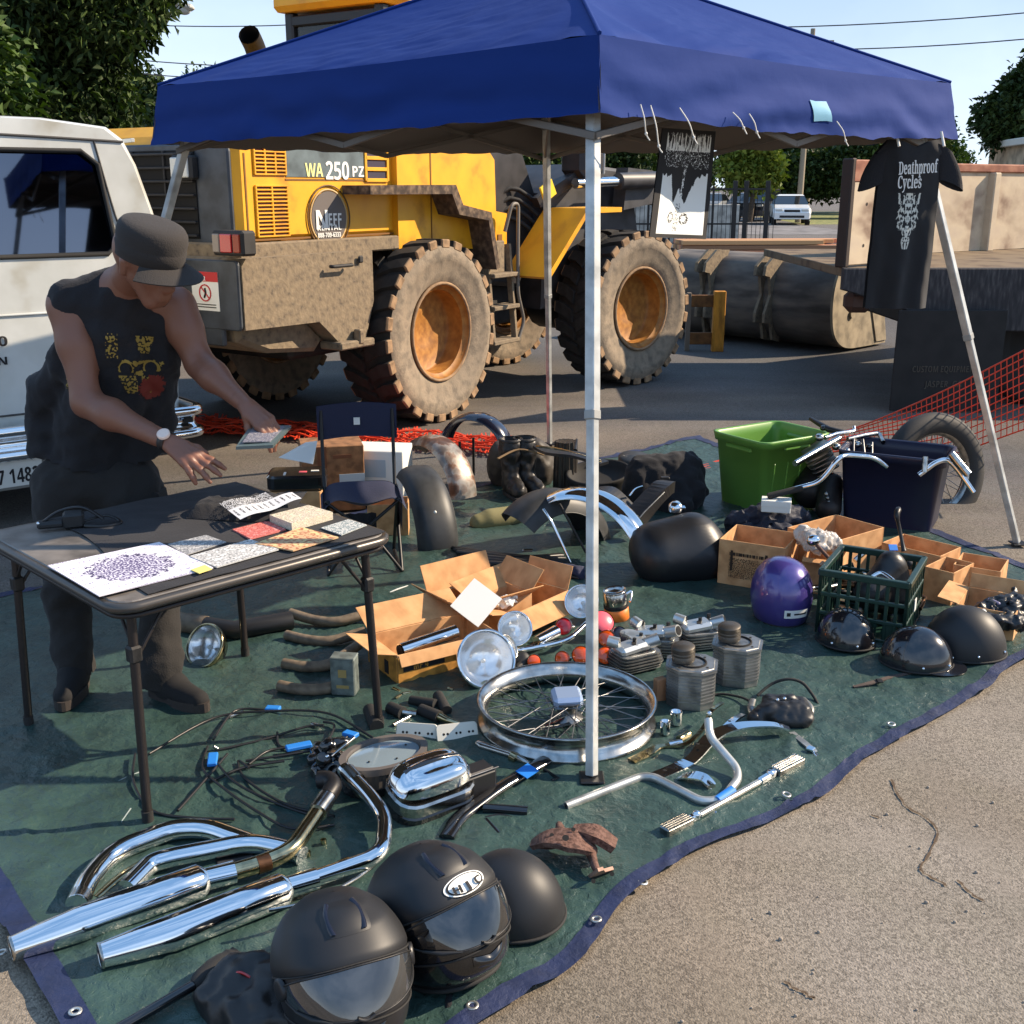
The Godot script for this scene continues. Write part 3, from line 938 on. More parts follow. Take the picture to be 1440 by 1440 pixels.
	st = S(); box(st, P(-0.4, 1.96, -0.42), P(0.3, 0.28, 0.34), 0.07); bar(st, P(-0.9, 1.62, -0.5), P(-0.45, 1.86, -0.42), 0.09, 0.09)
	var fl := put(st, "head_lamp", mats["charcoal_paint"], fw)
	st = S(); box(st, P(-0.24, 1.96, -0.42), P(0.02, 0.2, 0.25), 0.008); put(st, "lamp_glass", mats["lamp_glass"], fl)
	st = S(); box(st, P(-0.92, 1.72, -0.34), P(0.16, 0.14, 0.02), 0.004, Basis(Vector3.BACK, 0.5)); put(st, "reflector", M("sign_yellow", rgb(236, 200, 40), 0.5), fw)
	st = S()
	for k in 4: tube(st, spline([P(-0.7, 1.2 + k * 0.1, -0.5), P(-1.1, 1.5 + k * 0.08, -0.62), P(-1.5, 1.2 + k * 0.05, -0.7)], 5), 0.02, 6)
	put(st, "hydraulic_hose", mats["rubber"], fw)
	# bucket on the ground in front
	var bm := M("bucket_steel", Color.WHITE, 0.7, 0.2, {"tex": noise_tex("bucket", 69, 0.01, [rgb(70, 64, 58), rgb(100, 92, 84), rgb(128, 116, 102)], [0.2, 0.5, 0.85], 512, 5), "tri": Vector3(0.9, 0.9, 0.25)})
	st = S()
	var pr := spline([Vector3(3.75, 1.0, 0), Vector3(3.4, 1.02, 0), Vector3(3.05, 0.95, 0), Vector3(2.91, 0.72, 0), Vector3(2.90, 0.42, 0), Vector3(3.0, 0.18, 0), Vector3(3.25, 0.05, 0), Vector3(3.7, 0.03, 0), Vector3(4.15, 0.03, 0)], 4)
	shell(st, 24, 10, func(u, v):
		var q := pr[roundi(u * (pr.size() - 1))] if pr.size() == 33 else pr[int(u * (pr.size() - 1))]
		return Vector3(q.x, q.y, lerpf(0.24, -2.1, v)), 0.03)
	var bk := put(st, "bucket", bm, fw)
	var tanm := M("bucket_tan", rgb(164, 150, 126), 0.8, 0.0, {"tex": texs["mottle"], "tri": 1.0})
	for z in [0.255, -2.115]:
		st = S()
		X = at(Vector3(0, 0, z))
		var poly := PackedVector2Array()
		for q in pr: poly.append(Vector2(q.x, q.y))
		poly.append(Vector2(4.1, 0.12))
		poly.append(Vector2(3.85, 0.9))
		prism(st, poly, 0.03, 0.0)
		X = at(Vector3(0, 0, z + (0.02 if z > 0 else -0.02)))
		prism(st, V2([3.9,0.06, 4.14,0.06, 4.0,0.5, 3.72,0.72, 3.62,0.7]), 0.02, 0.004)
		X = at(Vector3(3.3, 0.42, z + 0.02), Vector3(90, 0, 0))
		lathe(st, [Q(0.05, 0.0), Q(0.05, 0.02), Q(0.05, 0.02), Q(0, 0.02)], 10)
		x0()
		put(st, "end_plate", tanm, bk)
	for z in [-0.5, -1.3]:
		for dz in [0.0, -0.12]:
			st = S()
			X = at(Vector3(0, 0, z + dz))
			prism(st, V2([3.2,1.05, 2.95,1.06, 2.74,0.92, 2.72,0.82, 2.82,0.8, 2.86,0.6, 2.76,0.4, 2.76,0.3, 2.9,0.28, 2.95,0.1, 3.1,0.06, 3.1,0.9]), 0.035, 0.006)
			x0()
			put(st, "hook_plate", mud, bk)

	for c in fw.get_children():          # front-axle parts hang directly on the loader
		fw.remove_child(c)
		L.add_child(c, true)
		c.transform = F * c.transform
		if c.name == "bucket":
			var o := L.transform * F * at(Vector3(3.3, 0, -0.95))
			var bt := thing("loader_bucket", "wide grey steel loader bucket resting on the ground beyond the front tyre", "bucket", o.origin)
			L.remove_child(c)
			bt.add_child(c)
			c.name = "bucket_shell"
			c.transform = bt.transform.affine_inverse() * L.transform * c.transform
	fw.free()

func build_bucket() -> void:
	# small yellow barrier post standing beside the front tyre
	var o := thing("barrier_post", "short yellow timber post with rails standing beside the loader's front tyre", "post", P(2.277, 0, -12.455))
	var wood := M("yellow_wood", rgb(224, 150, 44), 0.7, 0.0, {"tex": texs["mottle"], "tri": Vector3(2, 0.6, 2)})
	var brown := M("brown_wood", rgb(128, 84, 40), 0.8, 0.0, {"tex": texs["mottle"], "tri": 2.0})
	var st := S(); box(st, P(0, 0.33, 0), P(0.13, 0.66, 0.09), 0.006)
	for y in [0.2, 0.35, 0.5]: box(st, P(0, y, 0.046), P(0.02, 0.03, 0.004))
	put(st, "post", wood, o)
	for y in [0.14, 0.55]:
		st = S(); box(st, P(-0.2, y, -0.03), P(0.3, 0.13, 0.05), 0.005); put(st, "rail", brown, o)
	st = S(); box(st, P(-0.33, 0.32, -0.03), P(0.05, 0.64, 0.06), 0.005); put(st, "post", M("grey_wood", rgb(120, 108, 94), 0.9), o)


# ---------------------------------------------------------------- flatbed trailer, netting, van
func build_trailer() -> void:
	var t := thing("flatbed_trailer", "dark flatbed trailer with tan steel sides and black mud flap", "trailer", P(2.62, 0, -9.0))
	var deckm := M("deck_steel", Color.WHITE, 0.7, 0.2, {"tex": noise_tex("deck", 71, 0.02, [rgb(38, 37, 40), rgb(56, 54, 56), rgb(84, 80, 78)], [0.3, 0.6, 0.95], 512, 5), "tri": Vector3(2.5, 0.5, 2.5)})
	var tan := M("tan_steel", Color.WHITE, 0.75, 0.0, {"tex": noise_tex("tan_steel", 72, 0.008, [rgb(122, 98, 80), rgb(176, 156, 132), rgb(196, 178, 150), rgb(186, 168, 146)], [0.12, 0.35, 0.6, 0.9], 512, 5), "tri": 0.6})
	var red := M("oxide_red", Color.WHITE, 0.8, 0.0, {"tex": noise_tex("oxide", 73, 0.012, [rgb(120, 70, 52), rgb(146, 92, 70), rgb(168, 122, 96)], [0.2, 0.5, 0.85], 512, 4), "tri": 1.0})
	var dark = mats["loader_dark"]
	var st := S()
	X = at(Vector3(0, 0, 0))
	prism(st, V2([-0.02,1.14, 6.0,1.14, 6.0,0.62, 1.02,0.645, 0.35,0.86, 0.05,0.95, -0.02,0.97]), 0.06, 0.01)
	x0()
	put(st, "deck_side", deckm, t)
	st = S(); box(st, P(3.0, 1.10, -1.5), P(6.0, 0.07, 2.9), 0.005); put(st, "deck", M("deck_top", rgb(150, 140, 124), 0.85, 0.0, {"tex": texs["tan_steel"], "tri": 0.7}), t)
	# near stake side and the long wall on the far edge
	st = S(); X = at(P(0.03, 0, -0.10), P(0, 40, 0)); box(st, P(0.46, 1.525, 0), P(0.94, 0.75, 0.05), 0.008)
	var sp := put(st, "side_panel", tan, t)
	st = S(); box(st, P(0.46, 1.87, 0.002), P(0.96, 0.17, 0.06), 0.01); put(st, "top_rail", red, sp)
	st = S(); box(st, P(-0.02, 1.55, -0.02), P(0.06, 0.83, 0.1), 0.01); put(st, "corner_post", M("post_brown", rgb(52, 40, 34), 0.8), sp)
	st = S()
	for q in [[0.19, 1.62], [0.32, 1.635], [0.19, 1.3]]: disc(st, P(q[0], q[1], 0.027), 0.014, 8, Vector3.BACK)
	tube(st, [P(0.3, 1.2, 0.027), P(0.33, 1.27, 0.027), P(0.36, 1.21, 0.027), P(0.31, 1.24, 0.027)], 0.006, 5)
	put(st, "bolt_hole", M("hole_dark", rgb(50, 40, 34), 0.9), sp)
	X = at(P(0.55, 0, -1.6), P(0, 34, 0)); st = S(); box(st, P(2.7, 1.52, 0), P(5.4, 0.78, 0.09), 0.01)
	var lw := put(st, "side_wall", tan, t)
	st = S(); box(st, P(2.7, 1.93, 0.01), P(5.4, 0.08, 0.12), 0.01); put(st, "top_rail", red, lw)
	st = S(); box(st, P(1.9, 1.51, 0.08), P(0.1, 0.76, 0.09), 0.01); put(st, "stake", tan, lw)
	st = S(); box(st, P(3.6, 1.51, 0.08), P(0.1, 0.76, 0.09), 0.01); put(st, "stake", tan, lw)
	x0()
	# chassis, lamp box, mud flap, wheels
	st = S(); box(st, P(3.4, 0.8, -1.45), P(5.2, 0.4, 1.1), 0.02); put(st, "chassis", dark, t)
	st = S(); X = at(P(0.16, 0.87, -0.12)); box(st, Vector3.ZERO, P(0.22, 0.18, 0.16), 0.05); x0(); put(st, "hinge_block", M("hinge_rust", rgb(70, 48, 38), 0.8), t)
	st = S()
	X = at(Vector3(0.85, 0.42, 0.1))
	box(st, Vector3.ZERO, P(0.86, 0.8, 0.016), 0.004)
	x0()
	var fl := put(st, "mud_flap", M("flap_rubber", rgb(30, 28, 27), 0.75, 0.0, {"tex": texs["mottle"], "tri": 1.0}), t)
	var faint := M("faint_paint", rgb(72, 66, 58), 0.9)
	lettering(fl, "lettering", "CUSTOM EQUIPMENT", faint, at(Vector3(0.83, 0.355, 0.112)), 0.05, 0.52, "Droid Sans", 700)
	lettering(fl, "lettering", "JASPER, GA", faint, at(Vector3(0.83, 0.235, 0.112)), 0.05, 0.3, "Droid Sans", 700)
	for k in 2:
		st = S()
		X = Transform3D(toward(Vector3(0, 0, 1)), Vector3(1.75 + k * 1.2, 0.5, -0.35))
		lathe(st, [Q(0, 0.02), Q(0.2, 0.02), Q(0.27, 0.1), Q(0.27, 0.1), Q(0.44, 0.14), Q(0.5, 0.09), Q(0.5, -0.12), Q(0.42, -0.15), Q(0, -0.15)], 32)
		x0()
		put(st, "wheel", mats["rubber"], t)
	build_netting()

func build_netting() -> void:
	var t := thing("safety_netting", "orange plastic safety netting strung behind the stall, bunched in the middle", "netting")
	var om := M("orange_net", rgb(214, 66, 34), 0.55, 0.0, {"back": rgb(60, 12, 4)})
	# stretched part at the trailer: top and bottom edge lines in metres
	var topl := spline([P(1.23, 0, -7.107), P(1.787, 0, -7.412) + Vector3(0, 0.06, 0), P(2.174, 0.273, -7), P(2.557, 0.52, -6.75), P(2.924, 0.854, -6.4), P(3.216, 1.133, -6.1)], 8)
	var botl := spline([P(1.209, 0, -6.973), P(1.778, 0, -7.166) + Vector3(0, 0.01, 0), P(2.209, 0.134, -7), P(2.597, 0.133, -6.75), P(2.983, 0.391, -6.4), P(3.29, 0.629, -6.1)], 8)
	var st := S()
	var n := topl.size()
	var N := 10
	for k in N + 1:
		var P := []
		for i in n:
			var sag := sin(k * 1.7 + i * 0.35) * 0.006
			P.append(topl[i].lerp(botl[i], float(k) / N) + Vector3(0, sag, sag * 1.5))
		tube(st, P, 0.0055 if k in [0, N] else 0.004, 4, false)
	for i in range(0, (n - 1) * 2):
		var f := i / 2.0
		var a := topl[int(f)].lerp(topl[mini(int(f) + 1, n - 1)], f - int(f))
		var b := botl[int(f)].lerp(botl[mini(int(f) + 1, n - 1)], f - int(f))
		tube(st, [a, a.lerp(b, 0.5) + P(0, 0, 0.01), b], 0.003, 4, false)
	put(st, "stretched_net", om, t)
	# slack part lying in a flattened heap behind the goods
	st = S()
	var nn := fbm(81, 0.9, 2)
	var A := P(-2.469, 0, -8.201); var B := P(0, 0, -7.412)
	for k in 13:
		var P := []
		for i in 60:
			var u := i / 59.0
			var p := A.lerp(B, u) + Vector3(0.05, 0, -0.42).lerp(Vector3(0.0, 0, 0.12), k / 12.0) * (0.85 + 0.3 * nn.get_noise_2d(u * 4.0, 3.0))
			p.y = 0.02 + 0.055 * absf(nn.get_noise_2d(u * 9.0, k * 0.35)) + 0.03 * sin(k * 0.8) * sin(k * 0.8)
			p.z += 0.03 * nn.get_noise_2d(u * 14.0, k * 0.9)
			P.append(p)
		tube(st, P, 0.0065, 4, false)
	for i in 150:
		var u := i / 149.0
		var P := []
		for k in 7:
			var w := k / 6.0
			var p := A.lerp(B, u) + Vector3(0.05, 0, -0.42).lerp(Vector3(0.0, 0, 0.12), w)
			p.y = 0.02 + 0.055 * absf(nn.get_noise_2d(u * 9.0, w * 12.0 * 0.35))
			p.x += 0.02 * sin(i * 1.3 + k)
			P.append(p)
		tube(st, P, 0.005, 4, false)
	put(st, "slack_net", om, t)

func build_van() -> void:
	var t := thing("white_van", "white van with tinted rear window and chrome bumper behind the man", "van", P(-1.9, 0, -6.3), 37.0)
	var white := M("van_white", rgb(206, 208, 204), 0.35, 0.0, {"tex": noise_tex("van_dirt", 83, 0.006, [rgb(214, 208, 196), rgb(240, 240, 238), rgb(255, 255, 255)], [0.15, 0.4, 0.7], 512, 5), "tri": 0.6, "coat": 0.5})
	var seam := M("van_seam", rgb(70, 68, 66), 0.8)
	var chrome = mats["chrome"]
	# body: a lofted shell, sections from rear to front; half width and floor/roof outline
	var prof := [[0.93, 0.42], [0.985, 0.55], [1.0, 0.8], [1.0, 1.1], [0.985, 1.36], [0.93, 1.62], [0.86, 1.86], [0.80, 1.99], [0.72, 2.05], [0.4, 2.085], [0.0, 2.09]]
	var sec := func(z: float, inset: float) -> PackedVector3Array:
		var r := PackedVector3Array()
		for q in prof: r.append(Vector3(-0.965 + (q[0] - inset) , q[1] - (inset * 0.4 if q[1] > 1.9 else 0.0), z))
		for i in range(prof.size() - 2, -1, -1): r.append(Vector3(-0.965 - (prof[i][0] - inset), prof[i][1] - (inset * 0.4 if prof[i][1] > 1.9 else 0.0), z))
		return r
	var st := S()
	grid(st, [sec.call(-0.006, 0.03), sec.call(-0.03, 0.008), sec.call(-0.07, 0.0), sec.call(-1.5, 0.0), sec.call(-3.6, 0.0)], false, false, true)
	# bonnet end, out of sight behind the machine
	flat(st)
	var s0: PackedVector3Array = sec.call(-3.6, 0.0)
	for i in s0.size() - 1: tri(st, Vector3(-0.965, 1.0, -3.6), s0[i], s0[i + 1])
	box(st, P(-0.965, 0.85, -4.2), P(1.9, 0.8, 1.2), 0.12)
	var body := put(st, "body", white, t)
	# rear face as a frame round the window opening
	st = S()
	var rr: PackedVector3Array = sec.call(-0.006, 0.03)
	var poly := PackedVector2Array()
	for p in rr: poly.append(Vector2(p.x, p.y))
	var win := V2([-0.40,1.925, -0.32,1.86, -0.265,1.45, -0.31,1.405, -1.62,1.405, -1.665,1.45, -1.61,1.86, -1.53,1.925])
	# two halves, split at the middle of the window
	var rp := PackedVector2Array(); var lp := PackedVector2Array()
	var half := prof.size() - 1
	for i in half + 1: rp.append(poly[i])
	for q in [Vector2(-0.965, 1.925), win[0], win[1], win[2], win[3], Vector2(-0.965, 1.405), Vector2(-0.965, 0.42)]: rp.append(q)
	for i in range(half, poly.size()): lp.append(poly[i])
	for q in [Vector2(-0.965, 0.42), Vector2(-0.965, 1.405), win[4], win[5], win[6], win[7], Vector2(-0.965, 1.925)]: lp.append(q)
	X = at(Vector3(0, 0, -0.02))
	prism(st, rp, 0.028)
	prism(st, lp, 0.028)
	x0()
	var rear := put(st, "rear_doors", white, body)
	st = S()
	var w3 := []
	for q in win: w3.append(Vector3(q.x, q.y, -0.006))
	tube(st, w3, 0.013, 6, false, true)
	put(st, "window_rubber", mats["rubber"], body)
	st = S(); X = at(Vector3(0, 1.66, -0.03), Vector3(-3.0, 0, 0)) * at(Vector3(0, -1.66, 0)); prism(st, win, 0.006); x0()
	put(st, "rear_window", M("tinted_glass", rgb(92, 100, 116), 0.03, 1.0), body)
	st = S()
	tube(st, spline([P(-0.33, 1.975, -0.004), P(-0.255, 1.6, -0.004), P(-0.19, 1.36, -0.004), P(-0.17, 0.6, -0.004)], 5), 0.006, 5)
	tube(st, spline([P(-1.6, 1.985, -0.004), P(-0.965, 2.0, -0.004), P(-0.18, 1.975, -0.004)], 5), 0.007, 5)
	tube(st, [P(-1.75, 0.6, -0.005), P(-0.17, 0.6, -0.005)], 0.006, 5)
	put(st, "door_seam", seam, rear)
	st = S(); tube(st, [P(-1.75, 1.115, -0.003), P(-0.2, 1.115, -0.003)], 0.007, 6); put(st, "swage_line", white, rear)
	# inside: wheel-well trim, bench back, far windscreen light
	st = S(); box(st, P(-0.95, 1.05, -1.6), P(1.5, 0.85, 0.16), 0.05)
	bar(st, P(-0.55, 1.35, -0.5), P(-0.66, 1.75, -0.6), 0.1, 0.03)
	put(st, "bench_back", M("van_trim", rgb(50, 54, 62), 0.8), body)
	st = S(); box(st, P(-0.965, 0.5, -1.8), P(1.85, 0.06, 3.5)); put(st, "van_floor", mats["van_trim"], body)
	# gutter, bumper, plate, badge letters
	st = S(); bar(st, P(-0.12, 1.985, -0.02), P(-0.12, 1.985, -3.4), 0.02, 0.02); put(st, "rain_gutter", white, body)
	st = S()
	var bp := fillet([Vector3(0.04, 0, -0.55), Vector3(0.075, 0, 0.16), Vector3(-2.0, 0, 0.16), Vector3(-1.97, 0, -0.55)], 0.09, 5)
	for q in [[0.545, 0.03, 0.0], [0.42, 0.028, 0.0]]:
		var P := []
		for p in bp: P.append(p + Vector3(0, q[0], q[2]))
		tube(st, P, q[1], 10)
	var rows := []
	for q in [[0.55, -0.006], [0.515, -0.012], [0.50, -0.04], [0.46, -0.045], [0.445, -0.012], [0.41, -0.006]]:
		var row := PackedVector3Array()
		for p in bp: row.append(p + Vector3(0, q[0], q[1]))
		rows.append(row)
	grid(st, rows, false, false, true)
	var bumper := put(st, "bumper", chrome, t)
	st = S(); box(st, P(0.0, 0.49, 0.135), P(0.05, 0.03, 0.02), 0.004); box(st, P(-0.25, 0.48, 0.118), P(0.28, 0.035, 0.01), 0.004)
	put(st, "bumper_pad", mats["rubber"], bumper)
	st = S(); box(st, P(-0.965, 0.335, 0.15), P(0.31, 0.155, 0.004), 0.0)
	var plate := put(st, "licence_plate", M("plate_white", rgb(206, 204, 196), 0.5), t)
	lettering(plate, "lettering", "BJ7 1482", mats["ink"], at(Vector3(-0.965, 0.312, 0.153)), 0.075, 0.27, "Droid Sans", 700)
	st = S(); box(st, P(-0.965, 0.335, 0.14), P(0.36, 0.19, 0.01), 0.004); put(st, "plate_holder", M("holder", rgb(120, 118, 112), 0.6), t)
	lettering(rear, "lettering", "3500", mats["ink"], at(Vector3(-0.97, 0.985, 0.0)), 0.05, 0.2, "Droid Sans", 700)
	lettering(rear, "lettering", "VAN", mats["ink"], at(Vector3(-0.95, 0.885, 0.0)), 0.04, 0.14, "Droid Sans", 700)
	st = S(); box(st, P(-0.965, 0.36, -2.0), P(1.6, 0.2, 3.8), 0.02); put(st, "underbody", mats["loader_dark"], t)
	for x in [-0.2, -1.73]:
		for z in [-0.95, -4.0]:
			st = S()
			X = Transform3D(toward(Vector3(signf(x + 0.965), 0, 0)), Vector3(x, 0.36, z))
			lathe(st, [Q(0, 0.06), Q(0.16, 0.08), Q(0.2, 0.1), Q(0.2, 0.1), Q(0.32, 0.11), Q(0.36, 0.07), Q(0.36, -0.1), Q(0, -0.12)], 28)
			x0()
			put(st, "wheel", mats["rubber"], t)

# ---------------------------------------------------------------- far background
func leaf_cluster(sd: int, leaves: int, spread: float, ln: float, wd: float, droop: float) -> ArrayMesh:
	var r := RandomNumberGenerator.new()
	r.seed = sd
	var st := S()
	for i in leaves:
		var d := Vector3(r.randf_range(-1, 1), r.randf_range(-1, 1) - droop, r.randf_range(-1, 1)).normalized()
		var p := Vector3(r.randf_range(-1, 1), r.randf_range(-1, 1), r.randf_range(-1, 1)) * spread
		var s := d.cross(Vector3(r.randf_range(-1, 1), 1, r.randf_range(-1, 1))).normalized() * wd
		var up := s.cross(d).normalized() * wd * 0.5
		smooth(st)
		var tip := p + d * ln - Vector3.UP * droop * ln * 0.4
		var mid := p + d * ln * 0.5
		tri(st, p, mid + s + up, tip)
		tri(st, p, tip, mid - s + up)
	return fin(st)

func tree(called: String, label: String, at_p: Vector3, trunk_h: float, trunk_r: float, clumps: Array, n: int, cluster: ArrayMesh, lm: Material, dark: Color, light: Color, sd: int, group := "") -> Node3D:   # clumps: Vector4(x, y, z, r) from the foot
	var r := RandomNumberGenerator.new()
	r.seed = sd
	var t := thing(called, label, "tree", at_p, 0.0, group)
	var st := S()
	var topp := Vector3(0.2, trunk_h, 0)
	tube(st, spline([P(0, -0.1, 0), P(0.08, trunk_h * 0.4, 0.05), topp], 4), [trunk_r * 1.3, trunk_r * 1.1, trunk_r, trunk_r, trunk_r * 0.95, trunk_r * 0.9, trunk_r * 0.85, trunk_r * 0.8, trunk_r * 0.75], 9)
	for c in clumps:
		var e := Vector3(c.x, c.y, c.z)
		var P := spline([topp * 0.75, topp.lerp(e, 0.5) + Vector3(0, 0.2, 0), e], 4)
		var rr := []
		for i in P.size(): rr.append(trunk_r * lerpf(0.5, 0.08, float(i) / (P.size() - 1)))
		tube(st, P, rr, 6)
	put(st, "trunk", M("bark", rgb(92, 78, 64), 0.95, 0.0, {"tex": texs["mottle"], "nrm": texs["fine"], "tri": 1.5}), t)
	var mm := MultiMesh.new()
	mm.transform_format = MultiMesh.TRANSFORM_3D
	mm.use_colors = true
	mm.mesh = cluster
	mm.instance_count = n
	var vol := 0.0
	for c in clumps: vol += c.w * c.w
	var k := 0
	for c in clumps:
		var m := int(n * c.w * c.w / vol)
		if c == clumps[clumps.size() - 1]: m = n - k
		for i in m:
			var d := Vector3(r.randfn(), r.randfn(), r.randfn()).normalized()
			var rad: float = c.w * (0.35 + 0.65 * pow(r.randf(), 0.45)) * r.randf_range(0.85, 1.12)
			var p := Vector3(c.x, c.y, c.z) + d * Vector3(1, 0.82, 1) * rad
			var B := Basis.from_euler(Vector3(r.randf_range(-0.6, 0.6), r.randf() * TAU, r.randf_range(-0.6, 0.6))).scaled(Vector3.ONE * r.randf_range(0.7, 1.3))
			mm.set_instance_transform(k, Transform3D(B, p))
			mm.set_instance_color(k, dark.lerp(light, pow(r.randf(), 1.4)))
			k += 1
	var mi := MultiMeshInstance3D.new()
	mi.multimesh = mm
	mi.material_override = lm
	mi.name = "crown"
	t.add_child(mi)
	mi.set_meta("kind", "stuff")
	return t

func car(called: String, label: String, cat: String, p: Vector3, turn: float, paint: Material, tall: bool, group := "") -> Node3D:   # nose along local +z
	var t := thing(called, label, cat, p, turn, group)
	var w := 0.9
	var hgt := 1.72 if tall else 1.44
	var side := V2([-2.2,0.3, -2.25,0.75, -2.1,0.98 if not tall else 1.08, -1.55,1.0 if not tall else 1.1, 1.0,0.98 if not tall else 1.08, 2.05,0.82 if not tall else 0.98, 2.22,0.6, 2.2,0.3])
	var st := S()
	X = Transform3D(Basis(Vector3.BACK, Vector3.UP, Vector3.LEFT), Vector3.ZERO)
	prism(st, side, w * 2.0, 0.08)
	x0()
	var body := put(st, "body", paint, t)
	st = S()
	var belt := 0.98 if not tall else 1.08
	var rows := []
	for q in [[belt, 0.84, -1.75, 1.05], [belt + (hgt - belt) * 0.85, 0.66, -1.25 if not tall else -1.75, 0.3], [hgt, 0.56, -1.05 if not tall else -1.6, 0.1]]:
		rows.append(PackedVector3Array([Vector3(-q[1], q[0], q[3]), Vector3(q[1], q[0], q[3]), Vector3(q[1], q[0], q[2]), Vector3(-q[1], q[0], q[2])]))
	grid(st, rows, true, false, false, true)
	put(st, "cabin_glass", M("car_glass", rgb(22, 26, 30), 0.06, 0.0, {"spec": 0.8}), t)
	st = S()
	rows = [rows[1], rows[2]]
	for i in 2:
		for j in 4: rows[i][j] += Vector3(0, 0.012, 0) + Vector3(signf(rows[i][j].x) * 0.01, 0, signf(rows[i][j].z) * 0.01)
	grid(st, rows, true, false, false, true)
	quad(st, rows[1][0], rows[1][3], rows[1][2], rows[1][1])
	put(st, "roof", paint, t)
	st = S()
	for x in [-0.62, 0.62]: box(st, P(x, 0.72 if not tall else 0.85, 2.13), P(0.36, 0.13, 0.12), 0.03)
	put(st, "headlight", mats["lamp_glass"], t)
	st = S(); box(st, P(0, 0.68 if not tall else 0.82, 2.16), P(0.75, 0.13, 0.1), 0.02); box(st, P(0, 0.42, 2.19), P(1.2, 0.13, 0.06), 0.02); put(st, "grille", mats["black_plastic"], t)
	for x in [-0.82, 0.82]:
		for z in [-1.35, 1.35]:
			st = S()
			X = Transform3D(toward(Vector3(signf(x), 0, 0)), Vector3(x, 0.33, z))
			lathe(st, [Q(0, 0.08), Q(0.2, 0.09), Q(0.2, 0.1), Q(0.31, 0.1), Q(0.34, 0.06), Q(0.34, -0.12), Q(0, -0.12)], 18)
			x0()
			put(st, "wheel", mats["rubber"], t)
	return t

